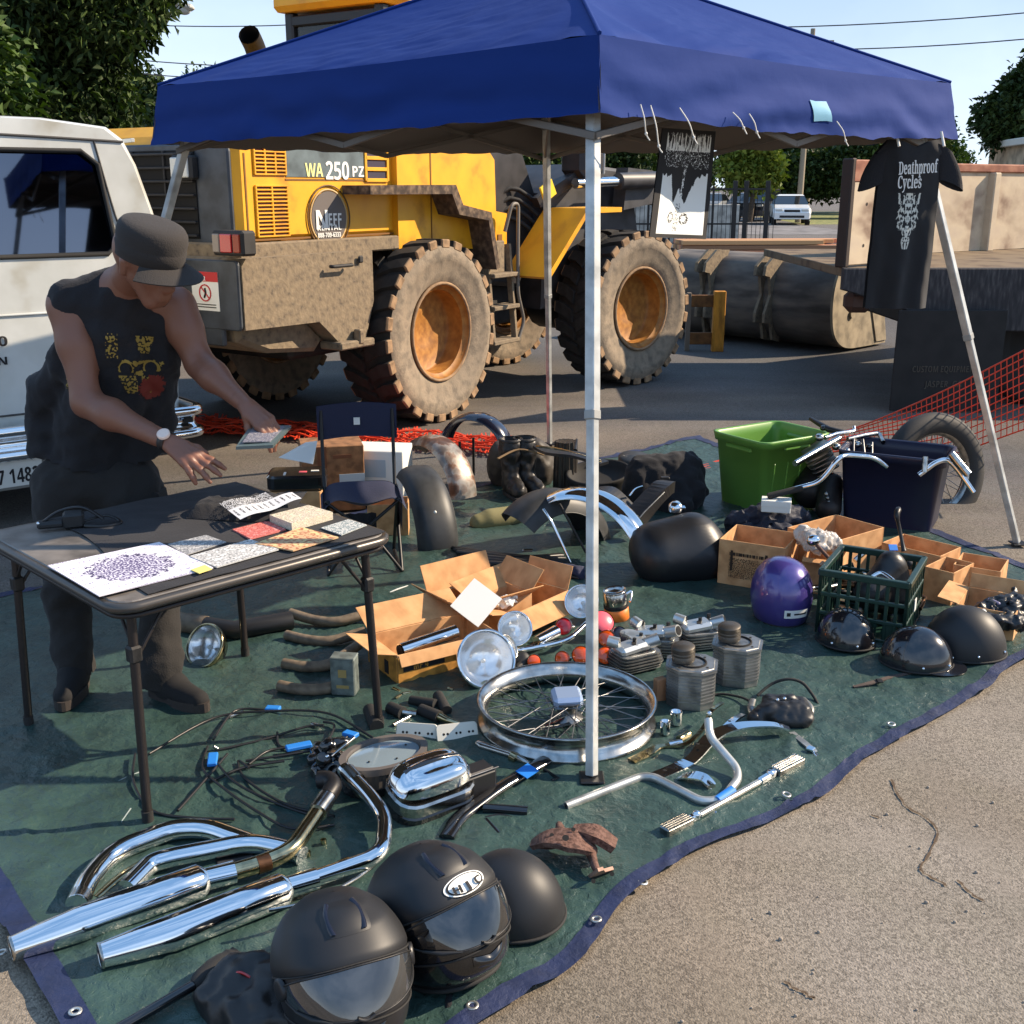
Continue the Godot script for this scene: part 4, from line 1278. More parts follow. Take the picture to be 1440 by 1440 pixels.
func build_background() -> void:
	# verge, far road
	var st := S()
	flat(st)
	quad(st, Vector3(17, 0.004, -90), Vector3(60, 0.004, -90), Vector3(60, 0.004, -58), Vector3(14.6, 0.004, -58))
	setting(st, "grass_verge", M("verge", Color.WHITE, 0.95, 0.0, {"tex": noise_tex("verge", 91, 0.02, [rgb(84, 94, 50), rgb(120, 122, 66), rgb(150, 138, 84)], [0.2, 0.55, 0.85], 512, 5), "tri": 0.25, "world": true}))
	st = S(); flat(st)
	quad(st, Vector3(4, 0.008, -160), Vector3(14, 0.008, -160), Vector3(14.2, 0.008, -45), Vector3(7, 0.008, -45))
	setting(st, "road", M("road", rgb(128, 124, 122), 0.9, 0.0, {"tex": texs["mottle"], "tri": 0.2, "world": true}))
	var lm := M("leaf", Color.WHITE, 0.6, 0.0, {"vc": true, "back": rgb(110, 130, 40), "spec": 0.3})
	var big := leaf_cluster(5, 26, 0.2, 0.15, 0.034, 0.45)
	var far := leaf_cluster(6, 20, 0.45, 0.32, 0.1, 0.2)
	var D := Color(0.018, 0.034, 0.010); var Lc := Color(0.075, 0.115, 0.030)
	# the two trees beside the van
	tree("shade_tree", "big dark leafy tree towering behind the van and loader", Vector3(-7.6, 0, -17.5), 3.4, 0.3,
		[Vector4(0.2, 5.6, 0, 2.3), Vector4(-2.0, 5.2, 0.3, 2.0), Vector4(1.2, 4.3, 0.4, 1.35), Vector4(-0.6, 3.3, 0.5, 1.6), Vector4(0.9, 3.0, 0.2, 1.1), Vector4(1.9, 5.9, 0, 1.3), Vector4(-2.6, 3.2, 0, 1.5), Vector4(2.2, 4.6, 0.2, 0.7), Vector4(0, 7.4, 0, 2.0)], 9500, big, lm, D * 0.8, Lc, 1)
	tree("drooping_tree", "bright leafy tree with drooping sprays at the van's roof", Vector3(-6.6, 0, -12.2), 2.6, 0.2,
		[Vector4(0.1, 3.2, 0, 0.75), Vector4(0.9, 2.9, 0.1, 0.62), Vector4(-0.8, 3.3, 0.2, 1.0), Vector4(1.2, 2.5, 0.2, 0.45), Vector4(0.3, 2.4, 0.3, 0.6), Vector4(-0.7, 2.4, 0, 0.8)], 3600, big, lm, D * 1.6, Lc * 1.35, 2)
	# distant trees along the road
	var list := [[-16, -62, 7.6, 3.2, 0, "distant dark tree rising beside the exhaust stack"], [-21, -66, 8.2, 3.4, 0, "distant dark tree just right of the big shade tree"], [-11, -70, 6.6, 2.8, 1, "distant tree behind the loader's cab"], [-5.5, -72, 6.4, 2.6, 1, "distant light green tree behind the loader's side tank"], [0.5, -66, 6.2, 2.8, 1, "distant light green tree behind the rear canopy leg"], [5.2, -70, 6.8, 3.0, 0, "distant green tree between the front canopy leg and the printed cloth"], [9.6, -74, 6.4, 2.6, 0, "distant dark tree behind the printed cloth and iron fence"], [20.0, -86, 8.6, 4.0, 0, "distant dark tree right behind the utility poles"], [25.0, -82, 9.0, 4.2, 0, "distant dark tree above the trailer's near side panel"], [30, -88, 8.0, 3.6, 1, "distant green tree behind the hanging tee shirt"]]
	for q in list:
		var h: float = q[2]; var r: float = q[3]
		tree("roadside_tree", q[5], Vector3(q[0], 0, q[1]), h * 0.4, 0.25,
			[Vector4(0, h * 0.62, 0, r * 0.8), Vector4(r * 0.6, h * 0.42, 0.4, r * 0.62), Vector4(-r * 0.6, h * 0.45, 0.2, r * 0.65), Vector4(0.2, h * 0.28, 0.8, r * 0.6), Vector4(0.2, h * 0.82, 0, r * 0.5)], 1100, far, lm, D * (1.0 if q[4] == 0 else 1.5), Lc * (0.8 if q[4] == 0 else 1.2), int(q[0] * 7) + 300, "trees along the far road")
	tree("yellow_green_tree", "bright yellow-green tree standing beside the far road", Vector3(12.7, 0, -62), 2.0, 0.16, [Vector4(0, 3.6, 0, 1.0), Vector4(0.5, 2.6, 0.1, 0.9), Vector4(-0.6, 2.7, 0, 0.9), Vector4(0.1, 4.6, 0, 0.8)], 800, far, lm, Color(0.10, 0.14, 0.02), Color(0.26, 0.30, 0.05), 77)
	tree("corner_tree", "tall dark tree with thin crown above the tan building", Vector3(18.2, 0, -41), 3.2, 0.25, [Vector4(0, 4.9, 0, 1.3), Vector4(1.5, 4.6, 0, 1.2), Vector4(-1.1, 4.0, 0.3, 1.0), Vector4(0.2, 5.9, 0, 0.75), Vector4(1.6, 5.9, 0, 0.7), Vector4(0.5, 3.6, 0.3, 1.3), Vector4(2.8, 4.2, 0, 1.3)], 2600, leaf_cluster(8, 18, 0.28, 0.22, 0.065, 0.2), lm, D * 0.9, Lc * 0.75, 78)
	tree("hedge_tree", "low dark tree between the building and the trailer", Vector3(21.0, 0, -70), 1.6, 0.2, [Vector4(0, 3.3, 0, 1.7), Vector4(-2.2, 2.6, 0, 1.6), Vector4(2.0, 2.9, 0, 1.7), Vector4(-4.0, 2.4, 0, 1.3)], 1500, far, lm, D, Lc * 0.8, 79)
	# tan flat-roofed building beyond the trailer
	var b := thing("tan_building", "low tan flat-roofed building beyond the trailer", "building", P(16.4, 0, -36.5), -8.0)
	var tanw := M("tan_render", rgb(196, 172, 140), 0.9, 0.0, {"tex": texs["mottle"], "tri": 0.3})
	st = S(); box(st, P(4.0, 1.55, -3.0), P(8.0, 3.1, 6.0), 0.0); put(st, "wall", tanw, b)
	st = S(); box(st, P(4.0, 3.2, -3.0), P(8.5, 0.22, 6.6), 0.02); put(st, "roof", M("roof_pale", rgb(206, 200, 186), 0.8), b)
	for k in 3:
		st = S(); box(st, P(0.5 + k * 0.72, 2.2, 0.03), P(0.5, 0.9, 0.06), 0.01)
		var wn := put(st, "window", M("frame_tan", rgb(150, 132, 110), 0.8), b)
		st = S(); box(st, P(0.5 + k * 0.72, 2.2, 0.065), P(0.38, 0.78, 0.02)); put(st, "pane", mats["car_glass"], wn)
	st = S(); box(st, P(2.55, 1.9, 0.05), P(0.16, 1.9, 0.1), 0.01); put(st, "downpipe", M("pipe_dark", rgb(40, 38, 38), 0.7), b)
	st = S(); box(st, P(5.4, 2.3, 0.12), P(4.6, 1.5, 0.2), 0.02); put(st, "cladding", M("clad_tan", rgb(206, 178, 136), 0.8), b)
	# utility poles, street lamp, wires
	var pole := M("pole_wood", rgb(142, 130, 112), 0.9)
	for q in [[P(15.134, 0, -61.207), 9.5, "grey utility pole at the road, nearer to the white car"], [P(18.65, 0, -73.516), 10.5, "grey utility pole at the road, farther from the white car"]]:
		st = S(); tube(st, [P(0, 0, 0), P(0.1, q[1], 0)], [0.17, 0.12], 10)
		var up := thing("utility_pole", q[2], "pole", q[0], 0.0, "utility poles")
		put(st, "pole", pole, up)
		st = S(); box(st, P(0.1, q[1] - 0.6, 0), P(2.2, 0.12, 0.1), 0.01); put(st, "cross_arm", pole, up)
	var lamp := thing("street_lamp", "grey street lamp head on a long arm above the trees", "street lamp", P(-11.3, 0, -34.0))
	st = S(); tube(st, fillet([P(0, 0, 0), P(0, 6.4, 0), P(0.4, 6.75, 0), P(1.75, 6.72, 0)], 0.5), 0.05, 8); put(st, "mast", mats["steel"], lamp)
	st = S(); X = at(P(2.05, 6.66, 0), P(0, 0, -14)); box(st, Vector3.ZERO, P(0.72, 0.17, 0.34), 0.07); ball(st, P(0.05, -0.1, 0), P(0.24, 0.14, 0.14)); x0(); put(st, "lamp_head", M("lamp_grey", rgb(176, 172, 160), 0.6), lamp)
	var wire := M("wire", rgb(70, 70, 74), 0.7)
	for q in [[P(8.461, 7.478, -45), P(22.843, 7.94, -40), "thin power line crossing the sky above the lower one"], [P(10.63, 6.716, -45), P(22.977, 7.166, -40), "thin power line crossing the sky just above the dark corner tree"], [P(-14.657, 7.965, -48), P(-2.927, 8.739, -50), "faint wire behind the exhaust stack, topmost"], [P(-14.777, 6.651, -48), P(-2.961, 6.828, -50), "faint wire behind the exhaust stack, middle"], [P(-14.823, 6.146, -48), P(-2.969, 6.33, -50), "faint wire behind the exhaust stack, lowest"]]:
		st = S()
		var P := []
		for i in 13:
			var f := i / 12.0
			P.append(q[0].lerp(q[1], f) + Vector3.DOWN * 0.25 * 4.0 * f * (1.0 - f))
		tube(st, P, 0.022, 5)
		solo(st, "power_line", wire, q[2], "wire", Vector3.ZERO, 0.0, "power lines")
	# iron fence and gate, white wall, cars, stacked pipes, lumber
	var fe := thing("iron_fence", "black iron fence and gate in front of the far cars", "fence", P(7.3, 0, -33.5))
	for k in 9:
		st = S(); box(st, P(-4.6 + k * 0.62 - (0.0 if k < 7 else 0.3), 0.85, 0), P(0.06 if k < 6 else 0.13, 1.9 if k < 6 else 2.2, 0.07), 0.01); put(st, "post", mats["black_metal"], fe)
	for y in [0.75, 1.72]:
		st = S(); box(st, P(-2.3, y, 0), P(4.7, 0.05, 0.04), 0.005); put(st, "rail", mats["black_metal"], fe)
	st = S()
	for k in 40: box(st, P(-4.6 + k * 0.125, 0.9, 0), P(0.014, 1.7, 0.014))
	var bars := put(st, "thin_bars", mats["black_metal"], fe); bars.set_meta("kind", "stuff")
	st = S(); box(st, P(0, 0.62, 0), P(4.5, 1.24, 0.2), 0.02)
	solo(st, "low_wall", M("pale_wall", rgb(190, 186, 176), 0.9, 0.0, {"tex": texs["mottle"], "tri": 0.5}), "pale low wall behind the iron fence", "wall", Vector3(5.2, 0, -38.0))
	st = S(); box(st, P(0, 0.5, 0), P(10.0, 1.0, 0.14), 0.01)
	solo(st, "board_fence", M("board_brown", rgb(132, 112, 88), 0.9, 0.0, {"tex": texs["mottle"], "tri": 0.5}), "brown board fence at the foot of the loader's boom", "fence", Vector3(-2.0, 0, -30.0))
	car("parked_car", "white hatchback parked facing the stall near the utility poles", "car", Vector3(14.0, 0.0, -58.5), -10.0, M("paint_white", rgb(226, 226, 222), 0.3, 0.0, {"coat": 0.6}), false, "cars parked along the road")
	car("parked_car", "black off-roader parked behind the white hatchback", "car", Vector3(13.75, 0.0, -64.5), -28.0, M("paint_black", rgb(34, 36, 42), 0.3, 0.0, {"coat": 0.6}), true, "cars parked along the road")
	car("parked_car", "dark grey car behind the iron fence's gate posts", "car", Vector3(15.2, 0.0, -76.0), -20.0, M("paint_grey", rgb(66, 70, 78), 0.3, 0.0, {"coat": 0.6}), false, "cars parked along the road")
	car("parked_car", "pale silver car behind the iron fence and low wall", "car", Vector3(12.9, 0.0, -75.0), -20.0, M("paint_silver", rgb(150, 154, 156), 0.3, 0.2, {"coat": 0.6}), false, "cars parked along the road")
	var lw := thing("lumber_pile", "stacked lumber with orange cut ends beyond the bucket", "lumber pile", P(5.6, 0, -25.0), 4.0)
	var woods := [M("plank_a", rgb(176, 132, 88), 0.85), M("plank_b", rgb(198, 152, 104), 0.85), M("plank_c", rgb(140, 104, 76), 0.85), M("plank_d", rgb(206, 138, 100), 0.85)]
	for row in 6:
		for k in 5:
			var lnn := rng.randf_range(2.9, 3.9) if row > 1 else rng.randf_range(3.6, 4.6)
			st = S()
			box(st, P(-2.0 + lnn * 0.5, 0.10 + row * 0.105, -0.5 + k * 0.2 + rng.randf_range(-0.02, 0.02)), P(lnn, 0.09, 0.17), 0.006, Basis(Vector3.UP, rng.randf_range(-0.012, 0.012)))
			put(st, "plank", woods[(row * 3 + k * 2 + k / 2) % 4], lw)
	for k in 9:
		st = S()
		box(st, P(1.6 + rng.randf_range(0, 1.2), 0.12 + 0.09 * (k % 4), rng.randf_range(-0.4, 0.7)), P(rng.randf_range(0.3, 0.7), 0.09, 0.17), 0.006, Basis(Vector3.UP, rng.randf_range(-0.5, 0.5)))
		put(st, "plank", woods[(k + 1) % 4], lw)
	st = S(); box(st, P(-0.3, 0.03, 0), P(4.4, 0.06, 1.3), 0.01); put(st, "bearer", woods[2], lw)
	# grey plastic pipes on a rack behind the van, with mint ties
	var pg := M("pipe_grey", rgb(186, 186, 180), 0.5)
	var mint := M("mint_tie", rgb(140, 205, 190), 0.7)
	var pr := thing("pipe_bundle", "bundle of grey pipes with mint ties behind the van's roof", "pipes", P(-5.2, 0, -9.8), -4.0)
	for k in 6:
		st = S(); tube(st, [P(-3.0, 2.13 - (k / 2) * 0.15, -0.1 + (k % 2) * 0.17), P(2.05 + 0.06 * (k % 3), 2.12 - (k / 2) * 0.15, -0.1 + (k % 2) * 0.17)], 0.07, 12); put(st, "pipe", pg, pr)
	for x in [1.4, 1.75]:
		st = S(); tube(st, [P(x, 2.21, -0.19), P(x, 2.21, 0.16), P(x + 0.02, 1.72, 0.16), P(x, 1.72, -0.19)], 0.012, 5, false, true); put(st, "tie", mint, pr)
	for x in [-2.0, 1.2]:
		st = S(); box(st, P(x, 0.85, 0), P(0.1, 1.7, 0.1), 0.01); box(st, P(x, 1.72, 0), P(0.1, 0.06, 0.7), 0.01); put(st, "rack_post", mats["dark_steel"], pr)



# ---------------------------------------------------------------- canopy
func build_canopy() -> void:
	var t := thing("canopy", "blue pop-up canopy on slanted white legs over the stall", "canopy")
	var N := [Vector3(0.257, 2.175, -3.55), Vector3(1.965, 2.192, -5.35), Vector3(0.2, 2.19, -7.19), Vector3(-1.599, 2.184, -5.39)]
	var E := [Vector3(0.262, 1.958, -3.55), Vector3(2.02, 1.954, -5.35), Vector3(0.2, 1.95, -7.24), Vector3(-1.65, 1.933, -5.39)]
	var foot := [P(0.243, 0, -3.052), P(2.56, 0, -5.398), P(0.265, 0, -7.696), P(-2.271, 0, -5.681)]
	var A := Vector3(0.211, 2.721, -5.36)
	var wv := fbm(95, 1.7, 3); var wf := fbm(96, 0.55, 2); var ws := fbm(97, 3.2, 2)
	var clothn := noise_tex("cloth_crease", 98, 0.012, [], [], 512, 5, FastNoiseLite.TYPE_SIMPLEX_SMOOTH, 6.0, 20.0)
	var blue := M("canopy_blue", rgb(14, 46, 112), 0.8, 0.0, {"nrm": clothn, "ns": 0.16, "tri": 1.1, "spec": 0.3})
	var grey_l := M("canopy_lining", rgb(120, 112, 106), 0.8)
	var panel := func(k: int, off: float) -> Callable:
		var P: Vector3 = N[k]; var Q: Vector3 = N[(k + 1) % 4]
		var nrm := (Q - P).cross(A - P).normalized()
		if nrm.y < 0: nrm = -nrm
		return func(u, v):
			var vv: float = minf(v, 0.999)
			var p: Vector3 = P.lerp(Q, u).lerp(A, vv)
			var edge := sin(PI * u) * (1.0 - vv)
			var d := -0.055 * edge * (0.4 + vv * 1.6)
			d += 0.02 * wf.get_noise_2d(u * 3.0 + k * 9.0, vv * 2.2) * edge
			d += 0.006 * (1.0 - absf(wv.get_noise_2d(u * 1.6 + vv * 2.6 + k * 5.0, vv * 5.5 - u * 1.2)) * 4.0) * edge
			# strain folds pulled from the corners
			d += 0.012 * sin((u + vv * 0.4) * 46.0) * exp(-u * 7.0) * exp(-vv * 5.0) * smoothstep(0.0, 0.06, u)
			d += 0.012 * sin((1.0 - u + vv * 0.4) * 46.0) * exp(-(1.0 - u) * 7.0) * exp(-vv * 5.0) * smoothstep(0.0, 0.06, 1.0 - u)
			if k == 0: d -= 0.035 * exp(-pow((vv - 0.02 - 0.22 * u) * 26.0, 2.0)) * smoothstep(0.02, 0.1, u) * (1.0 - smoothstep(0.36, 0.55, u))
			if k == 0: d -= 0.035 * exp(-pow((u - 0.33 + vv * 0.55) * 10.0, 2.0)) * smoothstep(0.02, 0.16, vv) * (1.0 - smoothstep(0.25, 0.5, vv))
			return p + nrm * (d - off) + Vector3(0, -0.012 * sin(PI * u) * (1.0 - smoothstep(0.0, 0.1, vv)), 0)
	var valance := func(k: int, off: float) -> Callable:
		var P: Vector3 = N[k]; var Q: Vector3 = N[(k + 1) % 4]
		var P2: Vector3 = E[k]; var Q2: Vector3 = E[(k + 1) % 4]
		var nrm := (Q - P).cross(Vector3.UP).normalized() * (-1.0 if (Q - P).cross(Vector3.UP).dot(A - P) > 0 else 1.0)
		return func(u, v):
			var top: Vector3 = P.lerp(Q, u) + Vector3(0, -0.012 * sin(PI * u), 0)
			var low: Vector3 = P2.lerp(Q2, u)
			low.y += 0.012 * ws.get_noise_2d(u * 3.5, k * 4.0) - 0.02 * sin(PI * u) * (1.0 if k != 3 else 0.3)
			var p := top.lerp(low, v)
			var d = 0.007 * wv.get_noise_2d(u * 1.3 + k * 3.0, v * 1.5) * v + 0.012 * sin(v * 9.0 + wf.get_noise_2d(u * 4.0, k * 7.0) * 5.0) * v * (0.4 + 0.6 * sin(PI * u))
			d += 0.004 * ws.get_noise_2d(u * 4.0 + k, v * 0.7) * v
			return p + nrm * (d - off)
	var roof_st := S(); var lin := S()
	for k in 4:
		fgrid(roof_st, 70, 50, panel.call(k, 0.0), false, false, true)
		fgrid(lin, 70, 50, panel.call(k, 0.012))
	var roof := put(roof_st, "roof", blue, t)
	put(lin, "lining", grey_l, roof)
	for k in 4:
		var st := S()
		fgrid(st, 80, 14, valance.call(k, 0.0), false, false, false)
		put(st, "valance", blue, t)
		st = S()
		fgrid(st, 40, 6, valance.call(k, 0.006), false, false, true)
		put(st, "valance_lining", grey_l, t)
	# a strip of pale tape and the seam along each hip
	var st := S()
	var vf: Callable = valance.call(0, -0.004)
	fgrid(st, 3, 4, func(u, v): return vf.call(0.484 + u * 0.05 + v * 0.018, 0.5 + v * 0.3), false, false, false)
	put(st, "pale_tape", M("pale_tape", rgb(122, 176, 204), 0.6), t)
	for k in 4:
		st = S()
		var P := []
		for i in 14: P.append(N[k].lerp(A, i / 13.0) + Vector3(0, 0.004, 0))
		tube(st, P, 0.007, 6)
		put(st, "hip_seam", blue, t)
	# legs: square outer tube above, thinner inner tube below, foot plate
	for k in 4:
		var a: Vector3 = foot[k]
		var topq: Vector3 = N[k].lerp(A, 0.105) + Vector3(0, -0.07, 0)
		var dir := (topq - a).normalized()
		var mid := a + dir * 1.12
		var out := Vector3(N[k].x - A.x, 0, N[k].z - A.z).normalized()
		var diag := out.rotated(Vector3.UP, PI / 4)
		st = S(); bar(st, mid, topq, 0.036, 0.036, diag, 0.003)
		var leg := put(st, "leg", mats["white_tube"], t)
		st = S(); bar(st, a + dir * 0.02, mid + dir * 0.1, 0.030, 0.030, diag, 0.003); put(st, "inner_tube", mats["white_tube"], leg)
		st = S(); bar(st, mid - dir * 0.012, mid + dir * 0.02, 0.040, 0.040, diag, 0.004); put(st, "collar", M("collar_grey", rgb(150, 150, 146), 0.5), leg)
		st = S(); box(st, a + P(0, 0.016, 0), P(0.075, 0.008, 0.075), 0.003); put(st, "foot_plate", mats["black_metal"], leg)
		st = S()
		for h in [0.06, 0.3, 0.72]: disc(st, a + dir * h + Vector3(0.012, 0, 0.012).normalized() * 0.0, 0.004, 8, Vector3(0.3, 0, 1))
		st = S(); box(st, N[k].lerp(A, 0.095) + P(0, -0.13, 0), P(0.06, 0.08, 0.06), 0.012); put(st, "corner_bracket", M("bracket_grey", rgb(120, 118, 114), 0.6), leg)
	# scissor trusses under the eaves and up to the hub
	var tm := M("truss_grey", rgb(104, 98, 92), 0.5, 0.3)
	for k in 4:
		var P: Vector3 = N[k].lerp(A, 0.035); var Q: Vector3 = N[(k + 1) % 4].lerp(A, 0.035)
		var hi := -0.07; var lo := -0.30
		for s in 2:
			var u0 := s * 0.5; var u1 := u0 + 0.5
			for w in 2:
				var a := P.lerp(Q, u0) + Vector3(0, hi if (w + s) % 2 == 0 else lo, 0)
				var b := P.lerp(Q, u1) + Vector3(0, lo if (w + s) % 2 == 0 else hi, 0)
				st = S(); bar(st, a, b, 0.012, 0.024, Vector3.UP, 0.002); put(st, "truss_bar", tm, t)
		var c0 = N[k].lerp(A, 0.06) + Vector3(0, -0.30, 0)
		st = S(); bar(st, c0, A + P(0, -0.24, 0), 0.012, 0.024, Vector3.UP, 0.002); put(st, "truss_bar", tm, t)
	st = S(); bar(st, A + P(0, -0.6, 0), A + P(0, -0.02, 0), 0.03, 0.03, Vector3.RIGHT); put(st, "centre_post", tm, t)
	# white cords and ties knotted along the near eave
	build_hangings(E, N)

func art(w: int, h: int, f: Callable) -> ImageTexture:   # flat print computed pixel by pixel, f(x, y) in 0..1 -> Color
	var im := Image.create(w, h, false, Image.FORMAT_RGBA8)
	for y in h:
		for x in w: im.set_pixel(x, y, f.call((x + 0.5) / w, (y + 0.5) / h))
	im.generate_mipmaps()
	return ImageTexture.create_from_image(im)

func build_hangings(E: Array, N: Array) -> void:
	var n1 := fbm(120, 9.0, 3); var n2 := fbm(121, 22.0, 2); var n3 := fbm(122, 4.0, 2)
	# black cloth with a white dripping print, near the front corner
	var print1 := art(160, 256, func(x, y):
		var white := false
		var m = x > 0.09 and x < 0.93 and y < 0.965
		if m:
			if y < 0.2: white = n1.get_noise_2d(x * 4.2, y * 0.5) > -0.08 - (y - 0.1) * 3.0 and y > 0.03 + 0.05 * absf(n2.get_noise_2d(x * 2.0, 0.0))
			elif y < 0.36: white = absf(n2.get_noise_2d(x * 0.75, y * 0.9)) < 0.085 and y < 0.34 + 0.1 * n3.get_noise_2d(x, 1.0)
			else:
				var edge: float = 0.47 + 0.34 * absf(x - 0.5) * (-0.55) + 0.055 * n1.get_noise_2d(x * 1.1, 3.0) + 0.22 * exp(-pow((x - 0.36) * 13.0, 2.0)) + 0.22 * exp(-pow((x - 0.62) * 11.0, 2.0)) + 0.06 * exp(-pow((x - 0.5) * 20.0, 2.0))
				white = y > edge
				if absf(x - 0.53) < 0.02 + 0.02 * n2.get_noise_2d(x, y * 2.0) and y < 0.62: white = n2.get_noise_2d(x * 2.0, y) > -0.1
				for q in [[0.36, 0.81], [0.63, 0.82]]:
					var d := Vector2((x - q[0]) * 1.0, (y - q[1]) * 1.35).length()
					if absf(d - 0.055) < 0.016 and n2.get_noise_2d(x * 2.0, y * 2.0) > -0.12: white = false
				if y > 0.68 and y < 0.95 and absf(x - 0.5) < 0.05 and n2.get_noise_2d(x * 3.0, y * 2.0) > 0.25: white = false
		return Color(0.9, 0.91, 0.9) if white else Color(0.12, 0.115, 0.12))
	var cl := M("printed_cloth", Color.WHITE, 0.85, 0.0, {"tex": print1})
	var o := thing("hanging_cloth", "black cloth with dripping white skull print hung from the eave", "banner")
	var q0 = E[0].lerp(E[1], 0.315) + Vector3(0.02, -0.005, 0.01)
	var q1 = E[0].lerp(E[1], 0.555) + Vector3(0.02, -0.01, 0.01)
	var st := S()
	var acr = (q1 - q0)
	var outw = acr.cross(Vector3.UP).normalized()
	if outw.z < 0: outw = -outw
	var C0 := P(0.518, 1.942, -4.12); var C1 := P(0.761, 1.947, -4.47); var C2 := P(0.72, 1.554, -4.4); var C3 := P(0.465, 1.576, -4.05)
	fgrid(st, 14, 20, func(u, v): return C0.lerp(C1, u).lerp(C3.lerp(C2, u), v) + outw * (0.012 * sin(u * 7.0 + v) * (0.3 + v) + 0.01), false, false, false)
	put(st, "printed_face", cl, o)
	st = S()
	fgrid(st, 14, 20, func(u, v): return C0.lerp(C1, u).lerp(C3.lerp(C2, u), v) + outw * (0.012 * sin(u * 7.0 + v) * (0.3 + v) + 0.005), false, false, true)
	put(st, "backing", mats["black_cloth"], o)
	# cords
	var cordm := M("white_cord", rgb(214, 212, 204), 0.8)
	for q in [[0.07, 0.02, 0.085, "shortest"], [0.09, 0.03, 0.12, "longest"], [0.15, 0.05, 0.09, "third from the front leg"], [0.27, 0.04, 0.05, "next to the printed cloth's left edge"], [0.31, 0.03, 0.06, "holding the printed cloth's left corner"], [0.55, 0.04, 0.07, "holding the printed cloth's right corner"]]:
		var a: Vector3 = E[0].lerp(E[1], q[0]) + Vector3(0.01, 0.03, 0.02)
		st = S()
		tube(st, spline([a, a + P(q[1] * 0.6, -q[2] * 0.5, 0.012), a + P(q[1], -q[2], 0), a + P(q[1] + 0.012, -q[2] - 0.02, 0)], 5), 0.0022, 5)
		ball(st, a + P(q[1], -q[2], 0), P(0.005, 0.006, 0.005), 7, 5)
		solo(st, "tie_cord", cordm, "white knotted cord on the front eave, " + q[3], "cord", Vector3.ZERO, 0.0, "white cords on the eave")
	# tee shirt at the right-hand corner
	var print2 := art(128, 256, func(x, y):
		var c := Color(0.105, 0.105, 0.115)
		# a ram-skull-like ornament, widest at the top and narrowing to a muzzle
		var yy: float = (y - 0.31) / 0.33
		if yy > 0.0 and yy < 1.0:
			var half: float = 0.17 * (1.0 - pow(absf(yy - 0.33) / 0.67, 1.7) * 0.78) if yy > 0.33 else 0.17 * (0.55 + 0.45 * yy / 0.33)
			if yy > 0.66: half = minf(half, 0.075)
			var dx: float = absf(x - 0.5)
			if dx < half * (1.0 + 0.16 * n2.get_noise_2d(y * 2.0, 4.0)) and n2.get_noise_2d(dx * 1.2 + 4.0, y * 1.5) > -0.02 - 0.2 * exp(-pow(dx * 14.0, 2.0)): c = Color(0.8, 0.8, 0.76)
			if yy < 0.2 and absf(dx - 0.15 - (0.2 - yy) * 0.1) < 0.016: c = Color(0.8, 0.8, 0.76)
			if absf(dx - 0.05) < 0.018 and absf(yy - 0.55) < 0.06: c = Color(0.105, 0.105, 0.115)
		return c)
	var ts := thing("black_tee_shirt", "black tee shirt with white skull print hung at the canopy's corner", "t-shirt")
	var zt := -5.02
	var out := V2([-0.105,0.0, -0.07,-0.025, 0.0,-0.035, 0.075,-0.025, 0.11,0.0, 0.165,-0.06, 0.215,-0.20, 0.165,-0.235, 0.135,-0.19, 0.13,-0.45, 0.135,-0.72, -0.17,-0.755, -0.155,-0.45, -0.14,-0.2, -0.165,-0.16, -0.225,-0.185, -0.185,-0.06])
	var org := P(1.716, 1.94, -5.02)
	var bodyf := func(u: float, v: float, off: float) -> Vector3:
		var y := -0.71 * v
		var hw0 := -0.135 - 0.022 * v
		var hw1 := 0.122
		if v < 0.08:
			hw0 = lerpf(-0.11, -0.16, v / 0.08); hw1 = lerpf(0.115, 0.15, v / 0.08)
		var x := lerpf(hw0, hw1, u)
		var neck := 0.03 * exp(-pow((u - 0.5) * 4.5, 2.0)) * (1.0 - smoothstep(0.0, 0.1, v))
		var fold := 0.016 * sin(u * 15.0 + v * 1.5) * smoothstep(0.25, 1.0, v) + 0.008 * n3.get_noise_2d(u * 0.6, v * 0.8)
		return org + Vector3(x, y - neck, off + fold + 0.03 * sin(PI * u))
	st = S()
	fgrid(st, 24, 40, func(u, v): return bodyf.call(u, v, 0.0))
	var pm := M("printed_shirt", Color.WHITE, 0.9, 0.0, {"tex": print2, "rim": 0.3})
	put(st, "shirt_front", pm, ts)
	st = S()
	fgrid(st, 24, 40, func(u, v): return bodyf.call(u, v, -0.035 - 0.02 * sin(PI * u)), false, false, true)
	put(st, "shirt_back", mats["black_cloth"], ts)
	for s in [-1.0, 1.0]:
		st = S()
		var sh := org + Vector3(0.118 * s, -0.035, -0.005)
		var en := org + Vector3(0.172 * s, -0.19, 0.0)
		var ring := []
		for i in 6:
			var f := i / 5.0
			var c := sh.lerp(en, f) + Vector3(0.012 * s * sin(f * PI), 0, 0)
			var row := PackedVector3Array()
			for j in 14:
				var a := TAU * j / 14
				row.append(c + Vector3(cos(a) * (0.05 + 0.006 * f), sin(a) * 0.01 * s + cos(a) * 0.022 * -s, sin(a) * (0.017 - 0.004 * f)))
			ring.append(row)
		grid(st, ring, true, false, s > 0)
		put(st, "sleeve", mats["black_cloth"], ts)
	lettering(ts, "lettering", "Deathproof", mats["paper"], Transform3D(Basis.from_euler(Vector3(0, 0, 0.06)), org + Vector3(0.005, -0.115, 0.055)), 0.052, 0.165, "Droid Serif", 700)
	lettering(ts, "lettering", "Cycles", mats["paper"], Transform3D(Basis.from_euler(Vector3(0, 0, 0.02)), org + Vector3(-0.025, -0.175, 0.055)), 0.052, 0.1, "Droid Serif", 700)
	st = S()
